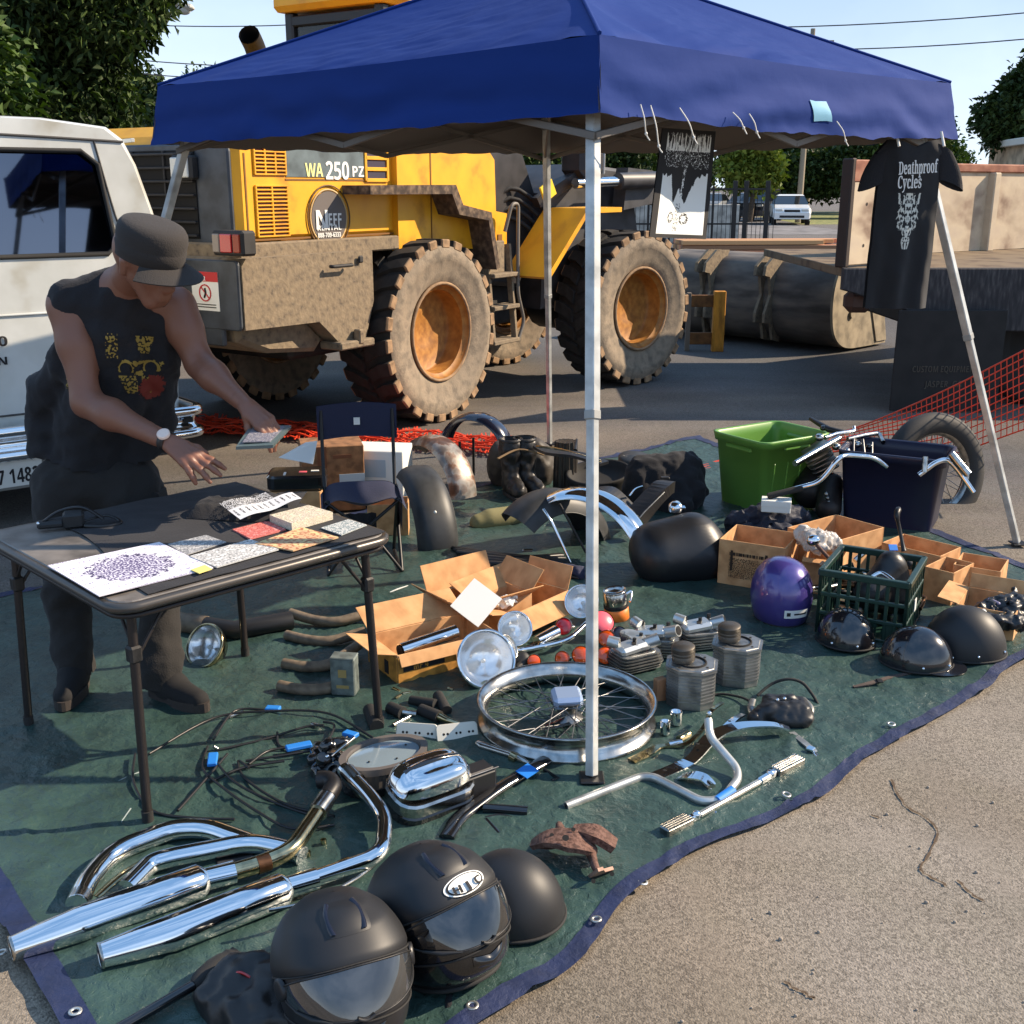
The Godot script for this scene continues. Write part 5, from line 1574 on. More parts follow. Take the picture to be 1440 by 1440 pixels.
	for s in [-0.09, 0.1]: tube(st, [org + P(s, 0.03, 0.02), org + P(s + 0.01, -0.03, 0.045)], 0.006, 6)
	put(st, "clip", cordm, ts)


# ---------------------------------------------------------------- smooth-joined bodies
func bones_at(p: Vector3, bones: Array, k: float) -> float:
	var s := 0.0
	for b in bones:
		s += exp(-k * capsule(p, b[0], b[1], b[2], b[3]))
	return -log(s) / k if s > 0.0 else 1.0

func capsule(p: Vector3, a: Vector3, b: Vector3, ra: float, rb: float) -> float:
	var ab := b - a
	var t := clampf((p - a).dot(ab) / maxf(ab.length_squared(), 1e-9), 0.0, 1.0)
	return p.distance_to(a + ab * t) - lerpf(ra, rb, t)

func blob(st: SurfaceTool, bones: Array, cell: float, k: float, noise: FastNoiseLite = null, amp := 0.0, keep = null) -> void:   # surface nets round smooth-joined tapered capsules
	var lo := Vector3.ONE * 1e9
	var hi := -lo
	for b in bones:
		var m: float = maxf(b[2], b[3]) + cell * 3.0
		lo = lo.min(b[0] - Vector3.ONE * m).min(b[1] - Vector3.ONE * m)
		hi = hi.max(b[0] + Vector3.ONE * m).max(b[1] + Vector3.ONE * m)
	var nx := int((hi.x - lo.x) / cell) + 2
	var ny := int((hi.y - lo.y) / cell) + 2
	var nz := int((hi.z - lo.z) / cell) + 2
	var F := PackedFloat32Array()
	F.resize(nx * ny * nz)
	for b in bones:
		var a: Vector3 = b[0]; var e: Vector3 = b[1]
		var ra: float = b[2]; var rb: float = b[3]
		var m := maxf(ra, rb) + cell * 2.5 + 1.0 / k
		var l := (a.min(e) - Vector3.ONE * m - lo) / cell
		var h := (a.max(e) + Vector3.ONE * m - lo) / cell
		var ab := e - a
		var il := 1.0 / maxf(ab.length_squared(), 1e-9)
		for z in range(maxi(0, int(l.z)), mini(nz, int(h.z) + 2)):
			for y in range(maxi(0, int(l.y)), mini(ny, int(h.y) + 2)):
				var base := (z * ny + y) * nx
				for x in range(maxi(0, int(l.x)), mini(nx, int(h.x) + 2)):
					var p := lo + Vector3(x, y, z) * cell
					var t := clampf((p - a).dot(ab) * il, 0.0, 1.0)
					F[base + x] += exp(-k * (p.distance_to(a + ab * t) - ra - (rb - ra) * t))
	var near := {}
	for i in F.size():
		var s := F[i]
		if s <= 0.0: F[i] = 1.0
		else:
			var d := -log(s) / k
			if absf(d) < cell * 4.0:
				if noise:
					var q := lo + Vector3(i % nx, (i / nx) % ny, i / (nx * ny)) * cell
					d += amp * noise.get_noise_3dv(q)
				if absf(d) < cell * 1.8: near[i] = true
			F[i] = d
	var sxy := nx * ny
	var ids := {}
	var verts := PackedVector3Array()
	var cand := {}
	for i: int in near:
		for o in [0, 1, nx, nx + 1, sxy, sxy + 1, sxy + nx, sxy + nx + 1]: cand[i - o] = true
	var offs := [0, 1, nx, nx + 1, sxy, sxy + 1, sxy + nx, sxy + nx + 1]
	var cp := [Vector3(0, 0, 0), Vector3(1, 0, 0), Vector3(0, 1, 0), Vector3(1, 1, 0), Vector3(0, 0, 1), Vector3(1, 0, 1), Vector3(0, 1, 1), Vector3(1, 1, 1)]
	var edges := [[0, 1], [2, 3], [4, 5], [6, 7], [0, 2], [1, 3], [4, 6], [5, 7], [0, 4], [1, 5], [2, 6], [3, 7]]
	for i: int in cand:
		var x := i % nx; var y := (i / nx) % ny; var z := i / sxy
		if i < 0 or x >= nx - 1 or y >= ny - 1 or z >= nz - 1: continue
		var inside := 0
		for c in 8:
			if F[i + offs[c]] < 0.0: inside += 1
		if inside == 0 or inside == 8: continue
		var sum := Vector3.ZERO
		var n := 0
		for e in edges:
			var d0 := F[i + offs[e[0]]]; var d1 := F[i + offs[e[1]]]
			if (d0 < 0.0) != (d1 < 0.0):
				sum += (cp[e[0]] as Vector3).lerp(cp[e[1]], d0 / (d0 - d1))
				n += 1
		ids[i] = verts.size()
		verts.append(lo + (Vector3(x, y, z) + sum / n) * cell)
	smooth(st)
	for i: int in ids:
		for ax in [[1, nx, sxy], [nx, sxy, 1], [sxy, 1, nx]]:
			var d0 := F[i]; var d1 := F[i + ax[0]]
			if (d0 < 0.0) == (d1 < 0.0): continue
			var a: int = i - ax[1] - ax[2]; var b: int = i - ax[2]; var c: int = i; var d: int = i - ax[1]
			if not (ids.has(a) and ids.has(b) and ids.has(d)): continue
			var A := verts[ids[a]]; var B := verts[ids[b]]; var C := verts[ids[c]]; var D := verts[ids[d]]
			if keep != null and not keep.call((A + C) * 0.5): continue
			if d0 < 0.0:
				tri(st, A, C, B); tri(st, A, D, C)
			else:
				tri(st, A, B, C); tri(st, A, C, D)

func hand_bones(w: Vector3, f: Vector3, back: Vector3, side: float, curl: Array, spread: float, thumb: Array, s := 1.0) -> Array:   # wrist, forward, back-of-hand normal; side +1 puts the thumb towards f x back
	f = f.normalized()
	back = (back - f * back.dot(f)).normalized()
	var r := f.cross(back) * side
	var out := []
	var lens := [[0.044, 0.027, 0.022], [0.049, 0.031, 0.023], [0.045, 0.029, 0.022], [0.035, 0.021, 0.019]]
	for i in 4:
		var o := (1.5 - i) * 0.0205 * s
		var base := w + f * ((0.088 if i != 3 else 0.080) * s) + r * o + back * (0.002 if i in [1, 2] else -0.003)
		out.append([w + r * o * 0.55, base, 0.0165 * s, 0.0125 * s])
		var dir := (f + r * (1.5 - i) * spread).normalized()
		var p := base
		var ang := 0.0
		for j in 3:
			ang += curl[i] * [0.8, 1.0, 0.7][j]
			var d := (dir * cos(ang) - back * sin(ang)).normalized()
			var q: Vector3 = p + d * lens[i][j] * s
			out.append([p, q, (0.0102 - 0.0011 * j) * s, (0.0095 - 0.0012 * j) * s])
			p = q
	var tb := w + f * 0.028 * s + r * 0.026 * s - back * 0.006
	out.append([w + r * 0.008, tb, 0.017 * s, 0.0155 * s])
	var t1: Vector3 = tb + (f * thumb[0] + r * thumb[1] - back * thumb[2]).normalized() * 0.042 * s
	var t2: Vector3 = t1 + (f * thumb[3] + r * thumb[4] - back * thumb[5]).normalized() * 0.032 * s
	out.append([tb, t1, 0.0145 * s, 0.0115 * s])
	out.append([t1, t2, 0.0115 * s, 0.0088 * s])
	return out

func build_person() -> void:
	var t := thing("person", "man in black cap and sleeveless black shirt leaning over the table", "person", P(-1.371, 0, -3.62))
	var off: Vector3 = -t.position
	var skin := M("skin", rgb(124, 82, 63), 0.46, 0.0, {"nrm": texs["fine"], "ns": 0.06, "tri": 8.0})
	var J := {
		"pelvis": P(-1.555, 0.756, -4.02), "hip_r": P(-1.654, 0.671, -3.98), "hip_l": P(-1.399, 0.666, -4),
		"knee_r": P(-1.603, 0.342, -3.78), "knee_l": P(-1.252, 0.365, -3.74), "ank_r": P(-1.57, 0.064, -3.72), "ank_l": P(-1.23, 0.082, -3.62),
		"waist": P(-1.521, 0.907, -4), "chest": P(-1.378, 1.186, -3.86), "neck": P(-1.295, 1.415, -3.78), "nk2": P(-1.237, 1.473, -3.72),
		"sh_r": P(-1.468, 1.366, -3.76), "sh_l": P(-1.149, 1.351, -3.86), "el_r": P(-1.407, 1.059, -3.66), "wr_r": P(-1.095, 0.96, -3.5),
		"el_l": P(-1.068, 1.163, -3.82), "wr_l": P(-0.881, 1.05, -3.66)}
	for k in J: J[k] += off
	# body: one continuous surface (arms, neck, trunk, legs), hands on finer grids in the same mesh
	var B := []
	B.append([J.pelvis, J.waist, 0.115, 0.105]); B.append([J.waist, J.chest, 0.105, 0.12])
	B.append([J.chest, J.neck, 0.11, 0.062]); B.append([J.neck, J.nk2, 0.062, 0.058])
	B.append([J.neck, J.sh_r, 0.06, 0.062]); B.append([J.neck, J.sh_l, 0.06, 0.06])
	for s in ["_r", "_l"]:
		var sh: Vector3 = J["sh" + s]; var el: Vector3 = J["el" + s]; var wr: Vector3 = J["wr" + s]
		B.append([sh, sh.lerp(el, 0.4), 0.068, 0.058])
		B.append([sh.lerp(el, 0.4), el, 0.056, 0.043])
		B.append([el, el.lerp(wr, 0.3), 0.044, 0.047])
		B.append([el.lerp(wr, 0.3), wr, 0.046, 0.028])
		B.append([J["hip" + s], J["knee" + s], 0.075, 0.05])
		B.append([J["knee" + s], J["ank" + s], 0.05, 0.035])
	var st := S()
	blob(st, B, 0.0125, 70.0)
	var fr: Vector3 = (P(-0.915, 0.859, -3.42) + off) - J.wr_r
	var hb := hand_bones(J.wr_r + fr.normalized() * 0.01, fr, Vector3(0.25, 0.75, 0.62), -1.0, [0.16, 0.12, 0.2, 0.3], 0.16, [0.7, 0.6, 0.3, 0.9, 0.3, 0.35])
	hb.append([J.el_r.lerp(J.wr_r, 0.86), J.wr_r, 0.0315, 0.027])
	blob(st, hb, 0.0035, 260.0)
	var fl: Vector3 = (P(-0.783, 0.981, -3.6) + off) - J.wr_l
	var hl := hand_bones(J.wr_l + fl.normalized() * 0.008, fl, Vector3(0.50, 0.62, 0.6), 1.0, [0.34, 0.5, 0.62, 0.66], 0.05, [0.75, 0.35, 0.75, 0.95, -0.1, 0.45])
	hl.append([J.el_l.lerp(J.wr_l, 0.86), J.wr_l, 0.0315, 0.027])
	blob(st, hl, 0.0035, 260.0)
	# head, on its own axes: z the way he looks (down and towards the table), y the crown
	var hc: Vector3 = P(-1.164, 1.513, -3.66) + off
	var hz := Vector3(0.80, -0.50, 0.40).normalized()
	var hy := Vector3(0.1, 1.0, 0.12)
	hy = (hy - hz * hy.dot(hz)).normalized()
	var HX := Transform3D(Basis(hy.cross(hz), hy, hz), hc)
	X = HX
	var jaw := [[Vector3(-0.052, -0.04, 0.01), Vector3(-0.02, -0.098, 0.068), 0.026, 0.022], [Vector3(0.052, -0.04, 0.01), Vector3(0.02, -0.098, 0.068), 0.026, 0.022], [Vector3(-0.02, -0.098, 0.068), Vector3(0.02, -0.098, 0.068), 0.023, 0.023]]
	var H := [[Vector3(0, 0.03, -0.035), Vector3(0, 0.035, 0.012), 0.092, 0.088], [Vector3(0, -0.02, 0.045), Vector3(0, -0.07, 0.052), 0.058, 0.044],
		[Vector3(-0.043, -0.022, 0.060), Vector3(-0.03, -0.05, 0.066), 0.028, 0.024], [Vector3(0.043, -0.022, 0.060), Vector3(0.03, -0.05, 0.066), 0.028, 0.024],
		[Vector3(0, 0.008, 0.090), Vector3(0, -0.03, 0.112), 0.010, 0.014], [Vector3(-0.014, -0.034, 0.102), Vector3(0.014, -0.034, 0.102), 0.011, 0.011],
		[Vector3(-0.04, 0.02, 0.078), Vector3(0.04, 0.02, 0.078), 0.017, 0.017],
		[Vector3(-0.021, -0.063, 0.094), Vector3(0.021, -0.063, 0.094), 0.009, 0.009], [Vector3(-0.018, -0.076, 0.094), Vector3(0.018, -0.076, 0.094), 0.010, 0.010],
		[Vector3(-0.092, 0.008, -0.012), Vector3(-0.090, -0.03, -0.008), 0.013, 0.009], [Vector3(0.092, 0.008, -0.012), Vector3(0.090, -0.03, -0.008), 0.013, 0.009],
		[Vector3(0, -0.03, -0.03), HX.affine_inverse() * J.neck, 0.062, 0.062]]
	H.append_array(jaw)
	blob(st, H, 0.0045, 150.0)
	x0()
	put(st, "body", skin, t)
	X = HX
	st = S()
	var bd := []
	for q in jaw: bd.append([q[0].lerp(q[1], 0.35), q[1], q[2] - 0.001, q[3] + 0.0018])
	bd.append([Vector3(-0.026, -0.052, 0.088), Vector3(0.026, -0.052, 0.088), 0.0075, 0.0075])
	bd.append([Vector3(-0.028, -0.054, 0.084), Vector3(-0.026, -0.09, 0.076), 0.010, 0.012])
	bd.append([Vector3(0.028, -0.054, 0.084), Vector3(0.026, -0.09, 0.076), 0.010, 0.012])
	blob(st, bd, 0.0045, 200.0)
	put(st, "beard", M("beard", rgb(22, 18, 17), 0.9), t)
	for s in [-1.0, 1.0]:
		st = S(); ball(st, P(0.033 * s, 0.000, 0.0795), P(0.014, 0.011, 0.012), 12, 8); put(st, "eye", M("eye", rgb(60, 46, 42), 0.2), t)
	# cap: band, crown with a flat top, stiff brim
	var capm := M("cap_cloth", rgb(46, 42, 40), 0.95, 0.0, {"nrm": texs["weave"], "ns": 0.5, "tri": 7.0, "rim": 0.3})
	X = HX * at(Vector3(0, 0.047, -0.004), Vector3(-9, 0, 0), 1.05)
	st = S()
	lathe(st, [Q(0.102, -0.028), Q(0.106, -0.026), Q(0.108, 0.012), Q(0.106, 0.016), Q(0.106, 0.02), Q(0.108, 0.04), Q(0.104, 0.062), Q(0.094, 0.076), Q(0.07, 0.084), Q(0.03, 0.086), Q(0.0, 0.085)], 36, P(0.92, 1, 1.04))
	var cap := put(st, "cap", capm, t)
	st = S()
	shell(st, 20, 6, func(u, v):
		var a := lerpf(-1.12, 1.12, u)
		var rr = 0.104 + 0.068 * v * pow(cos(a * 0.82), 0.6)
		return Vector3(sin(a) * rr * 0.93, -0.022 - 0.020 * v - 0.018 * (1.0 - cos(a)) * (0.4 + v), cos(a) * rr * 1.04), 0.004)
	put(st, "brim", capm, cap)
	x0()
	# shirt: sleeveless, loose, hem hanging at the hips
	var sn := fbm(140, 11.0, 2)
	var C := [[J.pelvis + Vector3(0, 0.03, 0.0), J.waist, 0.138, 0.126], [J.waist, J.chest, 0.126, 0.134], [J.chest, J.neck, 0.13, 0.076],
		[J.neck + Vector3(0.0, -0.012, 0), J.sh_r + Vector3(0.012, 0.006, 0), 0.074, 0.082], [J.neck + Vector3(0, -0.012, 0), J.sh_l + Vector3(-0.015, 0.004, 0), 0.066, 0.07],
		[J.sh_r + Vector3(0.05, -0.05, -0.03), P(-1.672, 1.015, -3.98) + off, 0.07, 0.058], [P(-1.687, 1.052, -3.99) + off, P(-1.705, 0.838, -4) + off, 0.056, 0.066],
		[J.sh_l + Vector3(-0.05, -0.06, 0), P(-1.3, 0.937, -3.98) + off, 0.07, 0.075], [P(-1.3, 0.937, -3.98) + off, P(-1.364, 0.812, -4) + off, 0.075, 0.07],
		[P(-1.355, 1.272, -3.76) + off, P(-1.351, 1.037, -3.86) + off, 0.075, 0.08]]
	st = S()
	var hem: float = J.pelvis.y + 0.025
	blob(st, C, 0.0115, 75.0, sn, 0.014, func(p: Vector3): return p.y > hem + 0.02 * sin(p.x * 14.0) and p.distance_to(J.nk2) > 0.062)
	put(st, "shirt", mats["black_cloth"], t)
	# gold print on the chest, laid on the cloth
	var g1 := fbm(141, 7.0, 3); var g2 := fbm(142, 16.0, 2)
	var gold := art(160, 192, func(x, y):
		var on := false
		var w := g1.get_noise_2d(x, y)
		var w2 := g2.get_noise_2d(x, y)
		if y < 0.3 and absf(x - 0.66) < 0.17 - y * 0.35 + 0.03 * w and y > 0.03: on = w2 > -0.18
		if x < 0.24 and y < 0.4 and y > 0.02: on = on or (w2 > 0.12 and x > 0.04)
		for q in [[0.36, 0.55], [0.74, 0.53]]:
			var d := Vector2((x - q[0]) * 1.0, (y - q[1]) * 1.15).length()
			if d > 0.105 and d < 0.145 + 0.05 * w and y < q[1] + 0.06: on = true
		if y > 0.66 and y < 0.95 and absf(x - 0.56) < 0.34 - (y - 0.66) * 0.5 and w2 > -0.02 and absf(x - 0.56) > 0.035: on = true
		if absf(x - 0.55) < 0.07 and y > 0.42 and y < 0.66 and w > 0.02: on = true
		if Vector2(x - 0.93, y - 0.46).length() < 0.03 + 0.03 * w2: on = true
		return Color(0.58, 0.48, 0.2, 1.0) if on else Color(0.58, 0.48, 0.2, 0.0))
	var gm := M("gold_print", Color.WHITE, 0.7, 0.0, {"tex": gold})
	gm.transparency = BaseMaterial3D.TRANSPARENCY_ALPHA_SCISSOR
	gm.alpha_scissor_threshold = 0.5
	var rust := art(48, 48, func(x, y):
		var d := Vector2(x - 0.5, (y - 0.5)).length() + 0.12 * g1.get_noise_2d(x, y)
		return Color(0.42, 0.13, 0.09, 1.0 if d < 0.42 else 0.0))
	var rm := M("rust_print", Color.WHITE, 0.8, 0.0, {"tex": rust})
	rm.transparency = BaseMaterial3D.TRANSPARENCY_ALPHA_SCISSOR
	for q in [[[P(-1.309, 1.309, -3.5), P(-1.134, 1.291, -3.5), P(-1.144, 1.08, -3.5), P(-1.337, 1.089, -3.5)], gm], [[P(-1.496, 1.143, -3.6), P(-1.399, 1.143, -3.6), P(-1.411, 1.038, -3.6), P(-1.517, 1.038, -3.6)], gm], [[P(-1.231, 1.153, -3.5), P(-1.135, 1.175, -3.5), P(-1.159, 1.066, -3.5), P(-1.244, 1.066, -3.5)], rm]]:
		st = S()
		var QA: Array = q[0]
		fgrid(st, 22, 22, func(u, v):
			var p: Vector3 = (QA[0] as Vector3).lerp(QA[1], u).lerp((QA[3] as Vector3).lerp(QA[2], u), v) + off
			var eye := Vector3(0.15, 0.1, 1).normalized()
			for i in 40:
				var d := bones_at(p, C, 75.0)
				if absf(d) < 0.04: d += 0.014 * sn.get_noise_3dv(p)
				d -= 0.0035 if q[1] == gm else 0.0045
				if d < 0.0005: break
				p -= eye * minf(d, 0.03)
			return p)
		put(st, "shirt_print", q[1], t)
	# trousers with a cargo pocket
	var pn := fbm(143, 9.0, 2)
	var P := [[J.pelvis, J.pelvis + Vector3(0, 0.06, 0), 0.122, 0.118], [J.hip_r + Vector3(0.01, 0.02, 0), J.hip_l + Vector3(-0.01, 0.02, 0), 0.112, 0.112]]
	for s in ["_r", "_l"]:
		P.append([J["hip" + s], J["knee" + s], 0.102, 0.072])
		P.append([J["knee" + s], J["ank" + s] + Vector3(0, 0.06, 0), 0.072, 0.066])
		P.append([J["ank" + s] + Vector3(0, 0.06, 0), J["ank" + s] + Vector3(0, -0.01, 0.0), 0.066, 0.07])
	st = S()
	blob(st, P, 0.0115, 80.0, pn, 0.016, func(p: Vector3): return p.y < J.pelvis.y + 0.12 and p.y > 0.075)
	put(st, "trousers", M("trouser_cloth", rgb(34, 32, 31), 0.95, 0.0, {"nrm": texs["weave"], "ns": 0.5, "tri": 6.0, "rim": 0.3}), t)
	st = S()
	box(st, J.hip_l + P(0.105, -0.06, 0.02), P(0.03, 0.15, 0.12), 0.012, Basis(Vector3.BACK, 0.12))
	put(st, "cargo_pocket", mats["trouser_cloth"], t)
	# shoes
	for q in [[J.ank_r, P(0.12, 0, 0.95)], [J.ank_l, P(0.85, 0, 0.55)]]:
		var a: Vector3 = q[0]; var d: Vector3 = q[1].normalized()
		var heel := Vector3(a.x, 0.06, a.z) - d * 0.035
		var toe := heel + d * 0.215
		st = S()
		blob(st, [[heel + P(0, 0.02, 0), heel + d * 0.09 + P(0, 0.012, 0), 0.048, 0.05], [heel + d * 0.08 + P(0, 0.0, 0), toe - P(0, 0.012, 0), 0.05, 0.036], [heel + P(0, 0.03, 0), a + P(0, 0.0, 0), 0.046, 0.044]], 0.007, 130.0, null, 0.0, func(p: Vector3): return p.y > 0.034)
		var sh := put(st, "shoe", M("shoe_canvas", rgb(24, 23, 24), 0.9), t)
		st = S()
		var prf := PackedVector2Array()
		for i in 28:
			var an := TAU * i / 28
			prf.append(Vector2(cos(an) * (0.152 if cos(an) > 0 else 0.145), sin(an) * (0.054 if cos(an) > 0 else 0.047)))
		X = Transform3D(Basis(d, d.cross(Vector3.UP) * -1.0, Vector3.UP).orthonormalized() if d.cross(Vector3.UP).length() > 0 else Basis.IDENTITY, heel.lerp(toe, 0.5) * Vector3(1, 0, 1) + Vector3(0, 0.032, 0))
		if X.basis.determinant() < 0: X.basis.y = -X.basis.y
		prism(st, prf, 0.034, 0.006)
		x0()
		put(st, "sole", M("shoe_sole", rgb(50, 43, 39), 0.8), sh)
	# watch
	var wd: Vector3 = (J.wr_r - J.el_r).normalized()
	var wc: Vector3 = J.wr_r - wd * 0.012
	st = S()
	X = Transform3D(toward(wd), wc)
	lathe(st, [Q(0.0295, -0.012), Q(0.034, -0.011), Q(0.0345, 0.011), Q(0.030, 0.012)], 24)
	x0()
	var band := put(st, "watch", mats["leather"], t)
	var wn := (Vector3(0.3, 0.62, 0.72) - wd * Vector3(0.3, 0.62, 0.72).dot(wd)).normalized()
	st = S()
	X = Transform3D(toward(wn), wc + wn * 0.035)
	lathe(st, [Q(0.0205, -0.006), Q(0.021, 0.003), Q(0.018, 0.005), Q(0.018, 0.005), Q(0, 0.0055)], 24)
	x0()
	put(st, "watch_face", M("watch_face", rgb(232, 206, 190), 0.3), band)
	# disc case in the far hand: lies under the thumb, over the fingers
	var cd := thing("disc_case", "grey disc case held in the man's outstretched hand", "disc case")
	slab(cd, "case", [P(-0.866, 0.987, -3.64), P(-0.742, 0.974, -3.7), P(-0.76, 0.956, -3.48), P(-0.868, 0.96, -3.44)], 0.011, M("case_grey", rgb(88, 104, 106), 0.3, 0.0, {"coat": 0.8}))
	slab(cd, "sleeve_print", [P(-0.853, 0.981, -3.632), P(-0.759, 0.972, -3.678), P(-0.773, 0.96, -3.5), P(-0.852, 0.967, -3.46)], 0.002, M("case_print", Color.WHITE, 0.5, 0.0, {"tex": paper_art(11, [rgb(120, 118, 130), rgb(60, 64, 70), rgb(150, 146, 150)])}), Vector3(0, 0.003, 0))

func slab(parent: Node, called: String, c: Array, th: float, m: Material, lift := Vector3.ZERO, lb := "") -> MeshInstance3D:   # four corners of the upper face, clockwise from above, and a thickness downwards
	var st := S()
	flat(st)
	var a: Vector3 = c[0] + lift; var b: Vector3 = c[1] + lift; var d: Vector3 = c[2] + lift; var e: Vector3 = c[3] + lift
	var n := (e - a).cross(b - a).normalized() * th
	if n.y < 0: n = -n
	quad(st, a, b, d, e)
	quad(st, e - n, d - n, b - n, a - n)
	for q in [[a, b], [b, d], [d, e], [e, a]]: quad(st, q[1], q[0], q[0] - n, q[1] - n)
	return put(st, called, m, parent, lb)

func paper_art(sd: int, cols: Array, w := 96, h := 96, f := 6.0) -> ImageTexture:   # an abstract print: soft blotches and darker marks
	var n := fbm(sd, f, 3); var n2 := fbm(sd + 1, f * 2.5, 2)
	return art(w, h, func(x, y):
		var a := n.get_noise_2d(x, y) * 0.9 + 0.5
		var c: Color = cols[0]
		c = c.lerp(cols[2], smoothstep(0.45, 0.75, a))
		if n2.get_noise_2d(x * 1.4, y) > 0.2: c = c.lerp(cols[1], 0.8)
		return c)

func flat_item(called: String, label: String, cat: String, c: Array, th: float, m: Material, group := "") -> Node3D:
	var ctr: Vector3 = (c[0] + c[1] + c[2] + c[3]) * 0.25
	var t := thing(called, label, cat, P(ctr.x, ctr.y - th, ctr.z), 0.0, group)
	var cc := []
	for p in c: cc.append(p - t.position)
	slab(t, "sheet" if th < 0.004 else "cover", cc, th, m)
	return t

func build_table() -> void:
	var T := Transform3D(Basis.from_euler(Vector3(0, deg_to_rad(44.6), 0)), Vector3(-1.03, 0, -3.4))
	var t := thing("folding_table", "black folding card table with rounded metal edge and thin legs", "table", T.origin, 44.6)
	var h := 0.69; var hs := 0.455
	var vinyl := M("table_vinyl", rgb(122, 116, 110), 0.42, 0.0, {"tex": texs["mottle"], "tri": 1.5})
	var st := S()
	X = at(Vector3(0, h - 0.012, 0), Vector3(90, 0, 0))
	prism(st, rrect(hs * 2.0, hs * 2.0, 0.06, 5), 0.02, 0.004)
	x0()
	put(st, "table_top", vinyl, t)
	var ring := []
	for p in rrect(hs * 2.0 + 0.012, hs * 2.0 + 0.012, 0.066, 6): ring.append(Vector3(p.x, h - 0.018, p.y))
	st = S(); tube(st, ring, 0.015, 8, false, true); put(st, "rim", M("table_rim", rgb(84, 80, 76), 0.35, 0.6), t)
	ring = []
	for p in rrect(hs * 2.0 - 0.01, hs * 2.0 - 0.01, 0.06, 6): ring.append(Vector3(p.x, h - 0.045, p.y))
	st = S(); tube(st, ring, 0.009, 6, false, true); put(st, "frame_rail", mats["brown_metal"], t)
	for q in [[-1, 1], [1, 1], [1, -1], [-1, -1]]:
		var top := Vector3(q[0] * 0.395, h - 0.03, q[1] * 0.395)
		var ft := Vector3(q[0] * 0.415, 0.012, q[1] * 0.415)
		st = S(); tube(st, [top, ft], 0.0135, 10)
		tube(st, [top + P(-q[0] * 0.12, 0.0, 0), top.lerp(ft, 0.26)], 0.006, 6)
		tube(st, [top + P(0, 0.0, -q[1] * 0.1), top.lerp(ft, 0.2)], 0.005, 6)
		var lg := put(st, "leg", mats["brown_metal"], t)
		st = S(); tube(st, [ft + P(0, 0.035, 0), ft - P(0, 0.008, 0)], 0.0165, 10); put(st, "rubber_foot", mats["rubber"], lg)
		st = S(); box(st, top.lerp(ft, 0.22), P(0.036, 0.05, 0.036), 0.006); put(st, "brace_clip", mats["dark_steel"], lg)
	# a black cloth over most of the top
	var cover := thing("cover_cloth", "plain black cloth spread over most of the card table", "cloth", T.origin + P(0, h, 0), 44.6)
	st = S()
	var cn := fbm(150, 2.2, 2)
	shell(st, 40, 40, func(u, v):
		var x := lerpf(-0.30 + 0.03 * sin(v * 5.0), hs - 0.01, u); var z := lerpf(-hs + 0.01, hs - 0.012, v)
		if u < 0.5: x += (0.5 - u) * 0.14 * (0.5 - v)
		return Vector3(x, 0.004 + 0.003 * cn.get_noise_2d(x * 3.0, z * 3.0), z), 0.002)
	put(st, "cloth", mats["black_cloth"], cover)
	# printed things on the table
	var pn := fbm(151, 10.0, 3); var pn2 := fbm(152, 26.0, 2)
	var drawing := art(192, 128, func(x, y):
		var c := Color(0.86, 0.85, 0.88)
		var e := Vector2((x - 0.5) / 0.34, (y - 0.5) / 0.33).length() + 0.25 * pn.get_noise_2d(x, y)
		if e < 1.0 and pn2.get_noise_2d(x * 1.6, y * 1.2) > 0.02 + 0.3 * e - 0.25: c = Color(0.36, 0.32, 0.46)
		if absf(e - 0.98) < 0.05 and pn2.get_noise_2d(x, y) > -0.15: c = Color(0.25, 0.22, 0.34)
		var row := fposmod(y * 9.0 + 0.3 * x, 1.0)
		if e > 1.15 and row < 0.24 and pn2.get_noise_2d(x * 2.2, floorf(y * 9.0 + 0.3 * x) * 0.7) > 0.22: c = Color(0.5, 0.47, 0.6)
		return c)
	flat_item("poster", "large white poster with a purple ink drawing on the table's near corner", "poster", [P(-1.334, 0.7, -3.047), P(-1.08, 0.7, -3.269), P(-0.853, 0.7, -3.028), P(-1.097, 0.7, -2.796)], 0.003, M("drawing_print", Color.WHITE, 0.75, 0.0, {"tex": drawing}))
	flat_item("sticker", "small yellow sticker at the poster's corner near the table edge", "sticker", [P(-0.909, 0.704, -2.998), P(-0.88, 0.704, -3.041), P(-0.85, 0.704, -3.004), P(-0.877, 0.704, -2.967)], 0.002, M("sticker_yellow", rgb(216, 204, 120), 0.7))
	flat_item("leaflet", "grey and white patterned leaflet behind the purple poster", "leaflet", [P(-1.048, 0.7, -3.248), P(-0.956, 0.7, -3.342), P(-0.875, 0.7, -3.269), P(-0.963, 0.7, -3.144)], 0.003, M("leaf_a", Color.WHITE, 0.7, 0.0, {"tex": paper_art(21, [rgb(150, 150, 150), rgb(96, 98, 102), rgb(196, 194, 190)])}))
	flat_item("leaflet", "pale grey zine with dark streaks in the middle of the table's near edge", "leaflet", [P(-0.949, 0.702, -3.125), P(-0.806, 0.702, -3.292), P(-0.699, 0.702, -3.192), P(-0.843, 0.702, -3.028)], 0.004, M("leaf_b", Color.WHITE, 0.7, 0.0, {"tex": paper_art(24, [rgb(190, 188, 184), rgb(112, 112, 112), rgb(222, 222, 218)])}))
	flat_item("record_sleeve", "small red and pink printed record sleeve", "record sleeve", [P(-0.888, 0.7, -3.403), P(-0.797, 0.7, -3.498), P(-0.719, 0.7, -3.403), P(-0.81, 0.7, -3.305)], 0.005, M("pink_print", Color.WHITE, 0.6, 0.0, {"tex": paper_art(27, [rgb(206, 112, 104), rgb(150, 60, 58), rgb(226, 150, 140)])}))
